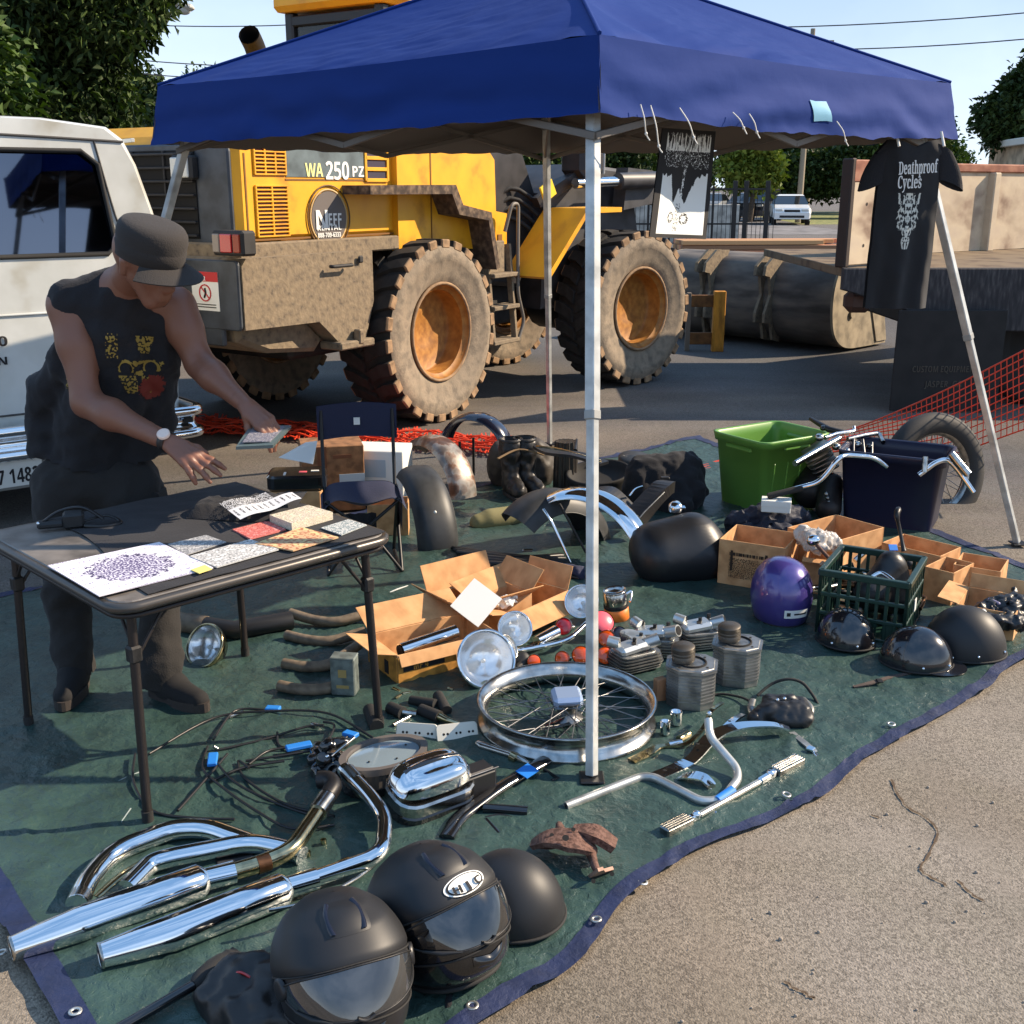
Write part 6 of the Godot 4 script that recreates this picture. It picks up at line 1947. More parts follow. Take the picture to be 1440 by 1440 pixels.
	flat_item("record_sleeve", "tan and red printed record sleeve at the table's near edge", "record sleeve", [P(-0.782, 0.704, -3.242), P(-0.67, 0.704, -3.413), P(-0.537, 0.704, -3.307), P(-0.652, 0.704, -3.173)], 0.004, M("tan_print", Color.WHITE, 0.6, 0.0, {"tex": paper_art(30, [rgb(206, 168, 128), rgb(160, 84, 64), rgb(216, 196, 140)], 96, 96, 3.0)}))
	flat_item("book", "thick cream paperback book lying behind the printed sleeves", "book", [P(-0.787, 0.722, -3.489), P(-0.681, 0.722, -3.608), P(-0.587, 0.722, -3.522), P(-0.697, 0.722, -3.393)], 0.026, M("book_print", Color.WHITE, 0.7, 0.0, {"tex": paper_art(33, [rgb(206, 192, 176), rgb(150, 142, 110), rgb(222, 214, 190)])}))
	flat_item("postcard", "white and teal picture card at the table's far right corner", "postcard", [P(-0.61, 0.7, -3.419), P(-0.535, 0.7, -3.515), P(-0.467, 0.7, -3.45), P(-0.533, 0.7, -3.342)], 0.003, M("card_print", Color.WHITE, 0.6, 0.0, {"tex": paper_art(36, [rgb(214, 212, 206), rgb(66, 86, 92), rgb(150, 160, 160)])}))
	# folded shirt with a white print
	var fs := thing("folded_shirt", "folded black shirt with white lettering at the table's back corner", "shirt", P(-0.904, 0.69, -3.703))
	st = S()
	var c0 := P(-1.071, 0.7, -3.531) - fs.position; var c1 := P(-1.046, 0.7, -3.704) - fs.position; var c2 := P(-0.733, 0.7, -3.874) - fs.position; var c3 := P(-0.737, 0.7, -3.474) - fs.position
	var fn := fbm(155, 8.0, 2)
	fgrid(st, 30, 14, func(u, v):
		var p: Vector3 = c1.lerp(c2, u).lerp(c0.lerp(c3, u), v)
		var edge := minf(minf(u, 1.0 - u) * 6.0, minf(v, 1.0 - v) * 4.0)
		p.y = 0.008 + clampf(edge, 0.0, 1.0) * (0.03 + 0.012 * fn.get_noise_2d(u * 1.2, v)) + 0.03 * exp(-pow((u - 0.04) * 9.0, 2.0)) * v * (1.0 - v) * 4.0
		return p)
	put(st, "cloth", mats["black_cloth"], fs)
	var sp := art(160, 64, func(x, y):
		var on := false
		if y > 0.45: on = true
		if y > 0.55 and y < 0.85 and absf(fposmod(x * 11.0, 1.0) - 0.5) < 0.16 and pn2.get_noise_2d(x * 4.0, y) > -0.1: on = false
		if y <= 0.45: on = pn2.get_noise_2d(x * 2.4, y * 2.0) > 0.05 and x < 0.7
		return Color(0.84, 0.85, 0.87, 1.0 if on else 0.0))
	var spm := M("white_print", Color.WHITE, 0.8, 0.0, {"tex": sp})
	spm.transparency = BaseMaterial3D.TRANSPARENCY_ALPHA_SCISSOR
	st = S()
	fgrid(st, 16, 6, func(u, v):
		var p: Vector3 = (P(-0.973, 0.735, -3.579) - fs.position).lerp(P(-0.795, 0.735, -3.782) - fs.position, u).lerp((P(-0.857, 0.735, -3.388) - fs.position).lerp(P(-0.708, 0.735, -3.633) - fs.position, u), v)
		p.y = 0.046 + 0.004 * sin(u * 9.0)
		return p)
	put(st, "print", spm, fs)
	# small black adaptor with straps by the far left edge
	var ad := thing("power_adaptor", "small black power adaptor with straps on the table's grey end", "adaptor", P(-1.409, 0.69, -3.452), 20.0)
	st = S(); box(st, P(0, 0.028, 0), P(0.065, 0.05, 0.06), 0.008); box(st, P(-0.07, 0.02, 0), P(0.08, 0.02, 0.05), 0.006); put(st, "housing", mats["black_plastic"], ad)
	st = S()
	tube(st, spline([P(0.03, 0.02, 0), P(0.1, 0.025, -0.02), P(0.14, 0.01, 0.02), P(0.09, 0.008, 0.04), P(0.03, 0.012, 0.03)], 6), 0.008, 6, true, false, 0.5)
	tube(st, spline([P(-0.09, 0.03, 0), P(-0.04, 0.05, -0.04), P(0.03, 0.06, -0.02), P(0.09, 0.02, 0.0)], 6), 0.007, 6, true, false, 0.5)
	put(st, "strap", mats["leather"], ad)
	st = S(); ball(st, P(-0.105, 0.03, 0.02), P(0.006, 0.006, 0.006), 8, 5); put(st, "stud", mats["chrome"], ad)


# ---------------------------------------------------------------- goods: helpers
func W(t: Node3D, x := Transform3D.IDENTITY) -> void:   # emit in scene metres for a part of t
	X = Transform3D(Basis.IDENTITY, -t.position) * x

func good(called: String, label: String, cat: String, p: Vector3, group := "") -> Node3D:
	var t := thing(called, label, cat, P(p.x, 0.012, p.z), 0.0, group)
	W(t)
	return t

func tubes(t: Node3D, called: String, pts, r, m: Material, sides := 14, sq := 1.0) -> MeshInstance3D:
	var st := S()
	tube(st, pts, r, sides, true, false, sq)
	return put(st, called, m, t)

func band(t: Node3D, called: String, a: Vector3, b: Vector3, r: float, m: Material) -> MeshInstance3D:   # a tape or collar round a tube from a to b
	var st := S()
	tube(st, [a, b], r, 14)
	return put(st, called, m, t)

func hp(y: float, tab: Array) -> Array:   # half width, front, back of a helmet at height y
	for i in tab.size() - 1:
		if y <= tab[i + 1][0]:
			var f: float = clampf((y - tab[i][0]) / (tab[i + 1][0] - tab[i][0]), 0.0, 1.0)
			var o := []
			for k in 3:
				var p0: float = tab[maxi(i - 1, 0)][k + 1]; var p1: float = tab[i][k + 1]; var p2: float = tab[i + 1][k + 1]; var p3: float = tab[mini(i + 2, tab.size() - 1)][k + 1]
				o.append(maxf(0.0, cubic_interpolate(p1, p2, p0, p3, f)))
			return o
	return [0.0, 0.0, 0.0]

var helmet_tab := [[0.0, 0.098, 0.120, 0.085], [0.035, 0.120, 0.164, 0.112], [0.085, 0.132, 0.176, 0.140], [0.145, 0.140, 0.168, 0.160], [0.20, 0.131, 0.146, 0.158], [0.245, 0.105, 0.110, 0.130], [0.275, 0.066, 0.066, 0.086], [0.288, 0.036, 0.034, 0.046], [0.294, 0.0, 0.0, 0.0]]

func hs(az: float, y: float, off: float) -> Vector3:   # a point on the helmet: az 0 is straight ahead
	var q := hp(y, helmet_tab)
	var dy := 0.004
	var c := cos(az); var s := sin(az)
	var f := func(yy: float) -> Vector3:
		var h := hp(yy, helmet_tab)
		var l: float = h[1] if c > 0.0 else h[2]
		var n := pow(pow(absf(s), 2.3) + pow(absf(c), 2.3), -1.0 / 2.3)
		return Vector3(s * n * h[0], yy, c * n * l)
	var p: Vector3 = f.call(y)
	if off == 0.0: return p
	var nr := Vector3(s / maxf(q[0], 0.03), 0, c / maxf((q[1] if c > 0.0 else q[2]), 0.03)).normalized()
	var slope := (Vector2(f.call(minf(y + dy, 0.293)).x, f.call(minf(y + dy, 0.293)).z).length() - Vector2(f.call(maxf(y - dy, 0.0)).x, f.call(maxf(y - dy, 0.0)).z).length()) / (2.0 * dy)
	return p + (nr - Vector3.UP * slope).normalized() * off

func full_helmet(called: String, label: String, p: Vector3, turn: float, logo: bool, roll := 0.0) -> Node3D:
	var t := thing(called, label, "helmet", p, turn)
	t.rotation_degrees = Vector3(roll, turn, 0)
	var gloss = mats["gloss_black"]
	var st := S()
	fgrid(st, 56, 36, func(u, v): return hs(u * TAU, v * 0.2935, 0.0), true, false, true)
	fgrid(st, 40, 6, func(u, v): return hs(u * TAU, 0.001, -0.004) * Vector3(1.0 - v * 0.35, 1.0, 1.0 - v * 0.35) + Vector3(0, v * 0.05, 0), true, false, false)
	put(st, "shell", gloss if logo else mats["satin_black"], t)
	# matt crown with a curved lower edge
	var ye := func(az: float) -> float: return 0.196 - 0.052 * pow(absf(wrapf(az, -PI, PI)) / 1.7, 2.0) if absf(wrapf(az, -PI, PI)) < 1.7 else 0.144 - 0.05 * (absf(wrapf(az, -PI, PI)) - 1.7)
	st = S()
	fgrid(st, 64, 22, func(u, v): return hs(u * TAU, lerpf(ye.call(u * TAU), 0.2938, pow(v, 0.8)), 0.005 * smoothstep(0.0, 0.06, v) + 0.0005), true, false, true)
	put(st, "crown_shell", mats["matt_black"], t)
	st = S()
	var ring := []
	for i in 64: ring.append(hs(TAU * i / 64, ye.call(TAU * i / 64) - 0.001, 0.002))
	tube(st, ring, 0.0022, 6, false, true)
	put(st, "edge_bead", mats["rubber"], t)
	# visor
	var vm := M("visor_dark", rgb(12, 13, 16), 0.04, 0.0, {"coat": 1.0, "spec": 0.9})
	st = S()
	fgrid(st, 44, 14, func(u, v):
		var az := lerpf(-1.22, 1.22, u)
		var lo := 0.098 + 0.034 * pow(absf(az) / 1.22, 2.5)
		var hi: float = ye.call(az) - 0.004 - 0.012 * pow(absf(az) / 1.22, 4.0)
		return hs(az, lerpf(lo, hi, v), 0.007 - 0.004 * pow(absf(az) / 1.22, 6.0)), false, false, true)
	var visor := put(st, "visor", vm if logo else M("visor_smoke", rgb(44, 45, 46), 0.035, 0.0, {"coat": 1.0, "spec": 0.9}), t)
	for s in [-1.0, 1.0]:
		st = S()
		X = Transform3D(toward(hs(1.27 * s, 0.145, 0.01) - hs(1.27 * s, 0.145, 0.0)), hs(1.27 * s, 0.145, 0.006))
		lathe(st, [Q(0.024, -0.004), Q(0.023, 0.003), Q(0.016, 0.005), Q(0, 0.006)], 18)
		x0()
		put(st, "pivot_cover", mats["satin_black"], t)
	st = S()
	for e in 2:
		var P := []
		for i in 33:
			var az := lerpf(-1.22, 1.22, i / 32.0)
			P.append(hs(az, 0.098 + 0.034 * pow(absf(az) / 1.22, 2.5) if e == 0 else float(ye.call(az)) - 0.005 - 0.012 * pow(absf(az) / 1.22, 4.0), 0.0075 - 0.004 * pow(absf(az) / 1.22, 6.0)))
		tube(st, P, 0.0022, 6)
	put(st, "visor_edge", mats["dark_steel"], visor)
	st = S()
	var tab := []
	for i in 7:
		var a := lerpf(-0.12, 0.12, i / 6.0)
		tab.append(hs(a, 0.101 - 0.006 * sin(PI * i / 6.0), 0.011))
	tube(st, tab, 0.004, 6)
	tube(st, [hs(-0.95, 0.118, 0.010), hs(-0.7, 0.108, 0.011), hs(-0.45, 0.100, 0.010)], [0.003, 0.006, 0.002], 6)
	put(st, "visor_tab", mats["black_plastic"], visor)
	# chin vent, bead, lower trim
	st = S()
	fgrid(st, 14, 6, func(u, v): return hs(lerpf(-0.34, 0.34, u), lerpf(0.043, 0.068, v) + 0.010 * absf(u - 0.5) * 2.0, 0.002 + 0.009 * sin(PI * v) * sin(PI * u)), false, false, true)
	put(st, "chin_vent", gloss, t)
	st = S()
	for y in [0.088, 0.004]:
		var rr := []
		for i in 48: rr.append(hs(lerpf(-1.5, 1.5, i / 47.0) if y > 0.05 else TAU * i / 48.0, y - (0.0 if y < 0.05 else 0.012 * absf(i - 23.5) / 23.5), 0.0015))
		tube(st, rr, 0.0026 if y > 0.05 else 0.006, 6, false, y < 0.05)
	put(st, "trim_bead", mats["rubber"], t)
	# crown vent: a raised wedge with a glossy inlay
	st = S()
	fgrid(st, 14, 14, func(u, v):
		var az = lerpf(-0.75, 0.75, u) * (0.55 + 0.45 * v)
		var p2 := hs(az, lerpf(0.240, 0.286, v), 0.006)
		return p2 + Vector3(0, 0.010, 0.003) * sin(PI * v) * pow(sin(PI * u), 0.6), false, false, true)
	var ven := put(st, "crown_vent", mats["matt_black"], t)
	for s in [-1.0, 1.0]:
		st = S()
		fgrid(st, 6, 8, func(u, v): return hs(s * lerpf(0.42, 0.62, u) * (0.55 + 0.45 * v), lerpf(0.243, 0.282, v), 0.009 + 0.004 * sin(PI * u)), false, false, s > 0)
		put(st, "vent_slot", M("vent_gloss", rgb(24, 26, 40), 0.2), ven)
	if logo:
		for q in [[1.0, 0.0075, mats["white"]], [0.9, 0.0085, mats["ink"]], [0.8, 0.0095, mats["white"]]]:
			st = S()
			fgrid(st, 36, 5, func(u, v): return hs(0.43 * q[0] * v * cos(u * TAU) + 0.02, 0.2165 + 0.0185 * q[0] * v * sin(u * TAU) , q[1]), true, false, false)
			put(st, "logo_plate", q[2], t)
		for k in 3:
			var az := 0.02 + (k - 1) * 0.21
			var c := hs(az, 0.2165, 0.0095)
			var n := (hs(az, 0.2165, 0.02) - hs(az, 0.2165, 0.0)).normalized()
			var r := Vector3.UP.cross(n).normalized()
			lettering(t, "lettering", ["H", "J", "C"][k], mats["ink"], Transform3D(Basis(r, n.cross(r), n), c - n.cross(r) * 0.008 + n * 0.0045), 0.018, 0.021 if k != 1 else 0.015, "Droid Sans", 700)
	x0()
	return t

func half_helmet(called: String, label: String, p: Vector3, turn: float, m: Material, r: Vector3, peak: bool, rivets: bool, group := "") -> Node3D:
	var t := thing(called, label, "helmet", p, turn, group)
	var cut := func(az: float) -> float: return 0.16 + 0.10 * maxf(0.0, -cos(az)) if true else 0.0
	var f := func(u: float, v: float, off: float) -> Vector3:
		var az := u * TAU
		var lo := 0.17 * PI * 0.5 * (0.25 - 0.35 * cos(az) * 0.6)
		var el := lerpf(lo * -0.6, PI * 0.5, v)
		var base := -0.10
		return Vector3(sin(az) * cos(el) * (r.x + off), (sin(el) - base) * (r.y + off) / (1.0 - base) * 1.0, cos(az) * cos(el) * (r.z + off))
	var st := S()
	fgrid(st, 48, 20, func(u, v): return f.call(u, v, 0.0), true, false, true)
	put(st, "shell", m, t)
	st = S()
	var ring := []
	for i in 48: ring.append(f.call(i / 48.0, 0.012, 0.0012))
	tube(st, ring, 0.0042, 8, false, true)
	put(st, "edge_trim", mats["rubber"], t)
	st = S()
	fgrid(st, 32, 8, func(u, v): return f.call(u, v * 0.96 + 0.02, -0.012), true, false, false)
	put(st, "liner", mats["black_cloth"], t)
	if peak:
		st = S()
		shell(st, 18, 5, func(u, v):
			var a := lerpf(-1.05, 1.05, u)
			var b: Vector3 = f.call(a / TAU if a >= 0.0 else 1.0 + a / TAU, 0.02, 0.0)
			return b + Vector3(sin(a) * 0.5, -0.12, cos(a)) * 0.05 * v * pow(cos(a * 1.4), 0.5) + Vector3(0, 0.002, 0), 0.004)
		put(st, "peak", m, t)
	if rivets:
		for i in 4:
			st = S()
			ball(st, f.call([0.06, 0.20, 0.80, 0.94][i], 0.10, 0.001), P(0.006, 0.006, 0.006), 8, 6)
			put(st, "rivet", mats["chrome"], t)
	return t

# ---------------------------------------------------------------- goods at the front of the tarp
func build_front() -> void:
	full_helmet("full_face_helmet", "matt black full-face helmet with smoky visor, nearest to the camera", P(-0.349, 0, -1.944) + Vector3(0, 0.012, -0.05), 24.0, false, -16.0)
	full_helmet("full_face_helmet", "matt black full-face helmet with oval white badge above its dark visor", P(-0.142, 0, -2.145) + Vector3(0, 0.012, -0.04), 42.0, true, -20.0)
	half_helmet("half_helmet", "plain matt black half helmet behind the badged full-face helmet", P(-0.004, 0, -2.39) + Vector3(0, 0.012, 0), 60.0, mats["matt_black"], Vector3(0.125, 0.165, 0.138), false, false)
	# chin strap trailing on the tarp in front of the badged helmet
	var t := good("chin_strap", "black webbing strap hanging from under the badged helmet", "strap", P(-0.137, 0, -2.041))
	tubes(t, "strap", [P(-0.136, 0.02, -2.088), P(-0.135, 0.016, -2.037), P(-0.131, 0.014, -1.935)], 0.013, mats["black_cloth"], 6, 0.25)
	# dark gloves and the fork tube in the corner
	t = good("riding_gloves", "pair of black riding gloves with a red seam, heaped beside the nearest helmet", "gloves", P(-0.612, 0, -2.101))
	var st := S()
	blob(st, [[P(-0.651, 0.03, -2.076), P(-0.577, 0.04, -2.098), 0.045, 0.05], [P(-0.585, 0.04, -2.098), P(-0.499, 0.05, -2.052), 0.05, 0.05], [P(-0.654, 0.02, -2.055), P(-0.571, 0.02, -2), 0.03, 0.035], [P(-0.62, 0.06, -2.12), P(-0.532, 0.07, -2.119), 0.03, 0.03], [P(-0.575, 0.03, -2.021), P(-0.499, 0.03, -1.999), 0.05, 0.05]], 0.009, 70.0, fbm(160, 16.0, 2), 0.014)
	put(st, "glove", mats["leather"], t)
	W(t)
	tubes(t, "red_seam", spline([P(-0.619, 0.085, -2.072), P(-0.593, 0.1, -2.065), P(-0.57, 0.09, -2.061)], 5), 0.003, mats["red_lens"], 5)
	t = good("fork_tube", "long black fork tube lying toward the nearest tarp corner", "fork tube", P(-0.775, 0, -2.09))
	tubes(t, "tube", [P(-0.835, 0.03, -1.972), P(-0.705, 0.035, -2.109)], 0.0125, mats["gloss_black"], 14)
	tubes(t, "clamp", spline([P(-0.709, 0.035, -2.102), P(-0.676, 0.038, -2.145), P(-0.644, 0.04, -2.182), P(-0.631, 0.05, -2.199)], 4), [0.014, 0.02, 0.024, 0.026, 0.028, 0.028, 0.028, 0.026, 0.026, 0.026, 0.02, 0.018, 0.018], mats["rubber"], 12)
	# two chrome silencers with their headers
	var ch = mats["chrome"]
	t = good("silencer", "chrome silencer and header pipe with gold-tinted bend, farther of two", "exhaust", P(-0.919, 0, -2.393))
	var p0 := P(-1.159, 0.045, -2.215); var p1 := P(-1.037, 0.05, -2.297); var p2 := P(-0.794, 0.05, -2.469)
	tubes(t, "silencer_body", [p0, p0.lerp(p1, 0.5), p1, p1.lerp(p2, 0.5), p2, p2.lerp(P(-0.771, 0.05, -2.484), 0.7)], [0.029, 0.037, 0.043, 0.0445, 0.0445, 0.030], ch, 28)
	st = S(); X = Transform3D(toward(p0 - p1), p0 + (p0 - p1).normalized() * 0.002 - t.position); lathe(st, [Q(0.026, -0.05), Q(0.027, 0.002), Q(0.0305, 0.003), Q(0.031, -0.004)], 24); W(t); put(st, "tail_rim", mats["worn_chrome"], t)
	st = S(); disc(st, p0 + (p0 - p1).normalized() * 0.003, 0.024, 20, p0 - p1); put(st, "tail_opening", mats["recess"], t)
	var hd := fillet([P(-0.778, 0.05, -2.478), P(-0.646, 0.05, -2.553), P(-0.584, 0.055, -2.601), P(-0.54, 0.07, -2.773), P(-0.518, 0.085, -2.863)], 0.09, 6)
	tubes(t, "header_pipe", hd, 0.0235, mats["gold_chrome"], 18)
	band(t, "cone", P(-0.789, 0.05, -2.472), P(-0.714, 0.05, -2.512), 0.029, ch)
	band(t, "heat_band", P(-0.663, 0.05, -2.54), P(-0.634, 0.05, -2.559), 0.0245, mats["burnt_chrome"])
	band(t, "collar", P(-0.542, 0.07, -2.762), P(-0.526, 0.08, -2.825), 0.0285, mats["worn_chrome"])
	tubes(t, "port_bend", spline([P(-0.525, 0.08, -2.832), P(-0.515, 0.088, -2.874), P(-0.532, 0.092, -2.903), P(-0.562, 0.088, -2.91)], 5), 0.026, mats["black_metal"], 16)
	t = good("silencer", "chrome silencer and header pipe with dark U bend, nearer of two", "exhaust", P(-0.697, 0, -2.351))
	p0 = P(-0.942, 0.05, -2.184); p1 = P(-0.806, 0.05, -2.263); p2 = P(-0.577, 0.05, -2.433)
	tubes(t, "silencer_body", [p0, p0.lerp(p1, 0.5), p1, p1.lerp(p2, 0.5), p2, p2.lerp(P(-0.552, 0.05, -2.451), 0.6)], [0.029, 0.037, 0.043, 0.0445, 0.0445, 0.030], ch, 28)
	st = S(); X = Transform3D(toward(p0 - p1), p0 + (p0 - p1).normalized() * 0.002 - t.position); lathe(st, [Q(0.026, -0.05), Q(0.027, 0.002), Q(0.0305, 0.003), Q(0.031, -0.004)], 24); W(t); put(st, "tail_rim", mats["worn_chrome"], t)
	st = S(); disc(st, p0 + (p0 - p1).normalized() * 0.003, 0.024, 20, p0 - p1); put(st, "tail_opening", mats["recess"], t)
	hd = fillet([P(-0.559, 0.05, -2.448), P(-0.444, 0.05, -2.521), P(-0.341, 0.06, -2.573), P(-0.347, 0.075, -2.728), P(-0.404, 0.085, -2.832), P(-0.493, 0.1, -2.951)], 0.085, 7)
	tubes(t, "header_pipe", hd, 0.0225, ch, 18)
	band(t, "cone", P(-0.571, 0.05, -2.439), P(-0.499, 0.05, -2.484), 0.028, ch)
	band(t, "heat_band", P(-0.444, 0.05, -2.521), P(-0.421, 0.051, -2.539), 0.0238, mats["gold_chrome"])
	band(t, "collar", P(-0.446, 0.09, -2.894), P(-0.483, 0.1, -2.938), 0.026, mats["worn_chrome"])
	tubes(t, "chain_strap", spline([P(-0.58, 0.085, -2.303), P(-0.483, 0.08, -2.349), P(-0.399, 0.05, -2.481), P(-0.36, 0.03, -2.577)], 6), 0.005, mats["worn_chrome"], 6)
	# two bent chrome heat shields behind them
	t = good("heat_shield", "bent chrome exhaust shield lying farthest left, worn inside", "heat shield", P(-0.986, 0, -2.605))
	tubes(t, "shield", fillet([P(-1.082, 0.03, -2.403), P(-1.088, 0.035, -2.491), P(-1.063, 0.04, -2.621), P(-0.934, 0.045, -2.72), P(-0.844, 0.045, -2.727), P(-0.711, 0.03, -2.673)], 0.07, 6), 0.028, ch, 20)
	tubes(t, "bracket", spline([P(-1.055, 0.012, -2.458), P(-1.009, 0.016, -2.566), P(-0.925, 0.016, -2.661), P(-0.757, 0.014, -2.685)], 5), 0.013, mats["gold_chrome"], 8, 0.4)
	band(t, "end_ring", P(-1.081, 0.03, -2.406), P(-1.084, 0.031, -2.439), 0.0295, mats["worn_chrome"])
	t = good("heat_shield", "bent chrome exhaust shield between the other shield and the silencers", "heat shield", P(-0.839, 0, -2.622))
	tubes(t, "shield", fillet([P(-0.976, 0.035, -2.46), P(-0.947, 0.04, -2.565), P(-0.9, 0.045, -2.583), P(-0.701, 0.045, -2.657), P(-0.595, 0.035, -2.632), P(-0.559, 0.03, -2.613)], 0.07, 6), 0.026, ch, 20)
	st = S(); box(st, P(-0.744, 0.012, -2.627), P(0.1, 0.016, 0.03), 0.004, Basis(Vector3.UP, 0.4)); put(st, "bracket", mats["dark_steel"], t)
	# oval air cleaner: chrome cover half and filter half, over the black carburettor
	t = good("air_cleaner", "grey oval air cleaner with a pleated rim and glassy face", "air cleaner", P(-0.38, 0, -3.052))
	var oc := P(-0.385, 0.095, -3.028); 
	var Bo := Basis(Vector3.UP, deg_to_rad(34.0)) * Basis(Vector3.RIGHT, 0.06)
	for q in [[1.0, -0.05, 0.0, "pleats", M("pleat_grey", rgb(74, 70, 66), 0.7)], [1.08, 0.0, 0.022, "rim", M("filter_rim", rgb(92, 86, 82), 0.5)], [1.02, -0.075, -0.05, "back_plate", mats["gloss_black"]]]:
		st = S()
		X = Transform3D(Bo, oc - t.position)
		var rows := []
		for lay in [[0.0, q[1]], [1.0, q[1]], [1.0, q[2]], [0.84 if q[3] == "rim" else 0.0, q[2]], [0.82 if q[3] == "rim" else 0.0, q[2] - 0.012 if q[3] == "rim" else q[2]]]:
			var row := PackedVector3Array()
			for j in 72:
				var a := TAU * j / 72.0
				var k: float = q[0] * lay[0] * (1.0 if q[3] != "pleats" else 1.0 + 0.02 * (j % 2))
				row.append(Vector3(cos(a) * 0.132 * k, lay[1], sin(a) * 0.082 * k))
			rows.append(row)
		grid(st, rows, true, false, false, true)
		W(t)
		put(st, q[3], q[4], t)
	st = S(); X = Transform3D(Bo, oc + Vector3(0, 0.0, 0) - t.position)
	fgrid(st, 40, 4, func(u, v): return Vector3(cos(u * TAU) * 0.115 * v, 0.012 + 0.004 * (1.0 - v * v), sin(u * TAU) * 0.07 * v), true, false, true); W(t)
	put(st, "face_plate", M("face_plate", rgb(140, 156, 164), 0.12, 0.3, {"coat": 1.0}), t)
	for q in [[-0.06, 0.02], [0.02, 0.045], [0.08, -0.01]]:
		st = S(); X = Transform3D(Bo, oc - t.position); ball(st, P(q[0], 0.017, q[1]), P(0.004, 0.002, 0.004), 8, 4); W(t); put(st, "screw", mats["dark_steel"], t)
	t = good("air_cleaner_cover", "chrome ribbed air cleaner cover on a black backing box", "air cleaner cover", P(-0.229, 0, -2.969))
	oc = P(-0.238, 0.105, -2.896)
	Bo = Basis(Vector3.UP, deg_to_rad(36.0)) * Basis(Vector3.RIGHT, 0.22)
	st = S(); X = Transform3D(Bo, oc - t.position)
	fgrid(st, 56, 14, func(u, v):
		var a = u * TAU
		var k := pow(v, 0.75)
		var cx := cos(a); var sz := sin(a)
		var sup := pow(pow(absf(cx), 3.0) + pow(absf(sz), 3.0), -1.0 / 3.0)
		var h = 0.055 * pow(1.0 - pow(v, 3.5), 0.6) + 0.012 * exp(-pow((sz * k - 0.05) * 6.0, 2.0)) * (1.0 - v)
		return Vector3(cx * sup * 0.125 * k, h, sz * sup * 0.075 * k), true, false, true); W(t)
	var cov := put(st, "cover", ch, t)
	st = S(); X = Transform3D(Bo, oc - t.position); tube(st, spline([P(-0.09, 0.05, 0.0), P(0, 0.068, 0.004), P(0.09, 0.05, 0.0)], 6), 0.009, 8, true, false, 0.6); W(t); put(st, "rib", mats["gloss_black"], cov)
	st = S(); X = Transform3D(Bo, oc + P(0, -0.035, 0) - t.position); prism_y(st, rrect(0.26, 0.16, 0.06), 0.045, 0.006); W(t); put(st, "skirt", mats["worn_chrome"], t)
	st = S(); X = Transform3D(Bo, oc + P(0.0, -0.075, 0.0) - t.position); prism_y(st, rrect(0.25, 0.15, 0.05), 0.05, 0.008); W(t); put(st, "base", mats["gloss_black"], t)
	st = S(); X = Transform3D(Basis(Vector3.UP, deg_to_rad(36.0)), P(-0.143, 0.05, -2.948) - t.position); box(st, Vector3.ZERO, P(0.2, 0.09, 0.075), 0.012); W(t); put(st, "battery_box", mats["satin_black"], t)
	st = S(); X = Transform3D(Basis(Vector3.UP, deg_to_rad(36.0)), P(-0.143, 0.05, -2.948) - t.position); tube(st, [P(-0.1, 0.045, 0.037), P(0.1, 0.045, 0.037)], 0.0025, 5); W(t); put(st, "lid_edge", mats["steel"], t)
	# carburettor heap
	t = good("carburettor", "black carburettor with a silver lever beside the oval air cleaner", "carburettor", P(-0.563, 0, -3.117))
	st = S()
	blob(st, [[P(-0.582, 0.03, -3.063), P(-0.546, 0.05, -3.093), 0.034, 0.036], [P(-0.575, 0.06, -3.166), P(-0.534, 0.06, -3.189), 0.026, 0.022], [P(-0.522, 0.04, -3.076), P(-0.474, 0.05, -3.041), 0.03, 0.024], [P(-0.619, 0.03, -3.13), P(-0.613, 0.04, -3.203), 0.02, 0.018], [P(-0.568, 0.02, -3.017), P(-0.467, 0.02, -2.984), 0.022, 0.02]], 0.006, 130.0, fbm(161, 30.0, 2), 0.006)
	put(st, "body", mats["gloss_black"], t)
	tubes(t, "lever", [P(-0.546, 0.09, -3.046), P(-0.521, 0.1, -3.081), P(-0.488, 0.11, -3.131)], 0.005, mats["worn_chrome"], 8)
	st = S(); X = Transform3D(toward(P(0.3, 1, 0.5)), P(-0.57, 0.085, -3.047) - t.position); lathe(st, [Q(0.02, -0.02), Q(0.022, 0.0), Q(0.018, 0.006), Q(0.018, 0.006), Q(0, 0.008)], 16); W(t); put(st, "float_cap", mats["gloss_black"], t)
	st = S(); ball(st, P(-0.555, 0.1, -3.028), P(0.007, 0.007, 0.007), 8, 6); ball(st, P(-0.502, 0.09, -3.037), P(0.009, 0.007, 0.009), 8, 6); ball(st, P(-0.487, 0.085, -3.02), P(0.006, 0.006, 0.006), 8, 6); put(st, "jet_screw", ch, t)
	# black rods with blue tape
	var blk = mats["gloss_black"]
	t = good("metal_bar", "flat black metal bar with a square of blue tape", "bar", P(-0.063, 0, -2.929))
	tubes(t, "bar", fillet([P(-0.18, 0.02, -2.717), P(-0.157, 0.022, -2.808), P(-0.042, 0.025, -2.975), P(0.107, 0.025, -3.148)], 0.05, 5), 0.024, blk, 8, 0.45)
	slab(t, "blue_tape", [P(0.011, 0.041, -3.048), P(0.048, 0.041, -3.096), P(0.082, 0.041, -3.052), P(0.045, 0.041, -3.005)], 0.003, mats["blue_tape"])
	tubes(t, "tab", [P(0.099, 0.02, -3.094), P(0.141, 0.012, -3.052), P(0.121, 0.012, -3.04)], 0.006, mats["black_metal"], 6)
	t = good("handle_grip", "short black tube with a thin lever under the taped bar", "grip", P(-0.021, 0, -2.882))
	tubes(t, "tube", [P(-0.082, 0.02, -2.868), P(0.045, 0.02, -2.853)], 0.0155, blk, 12)
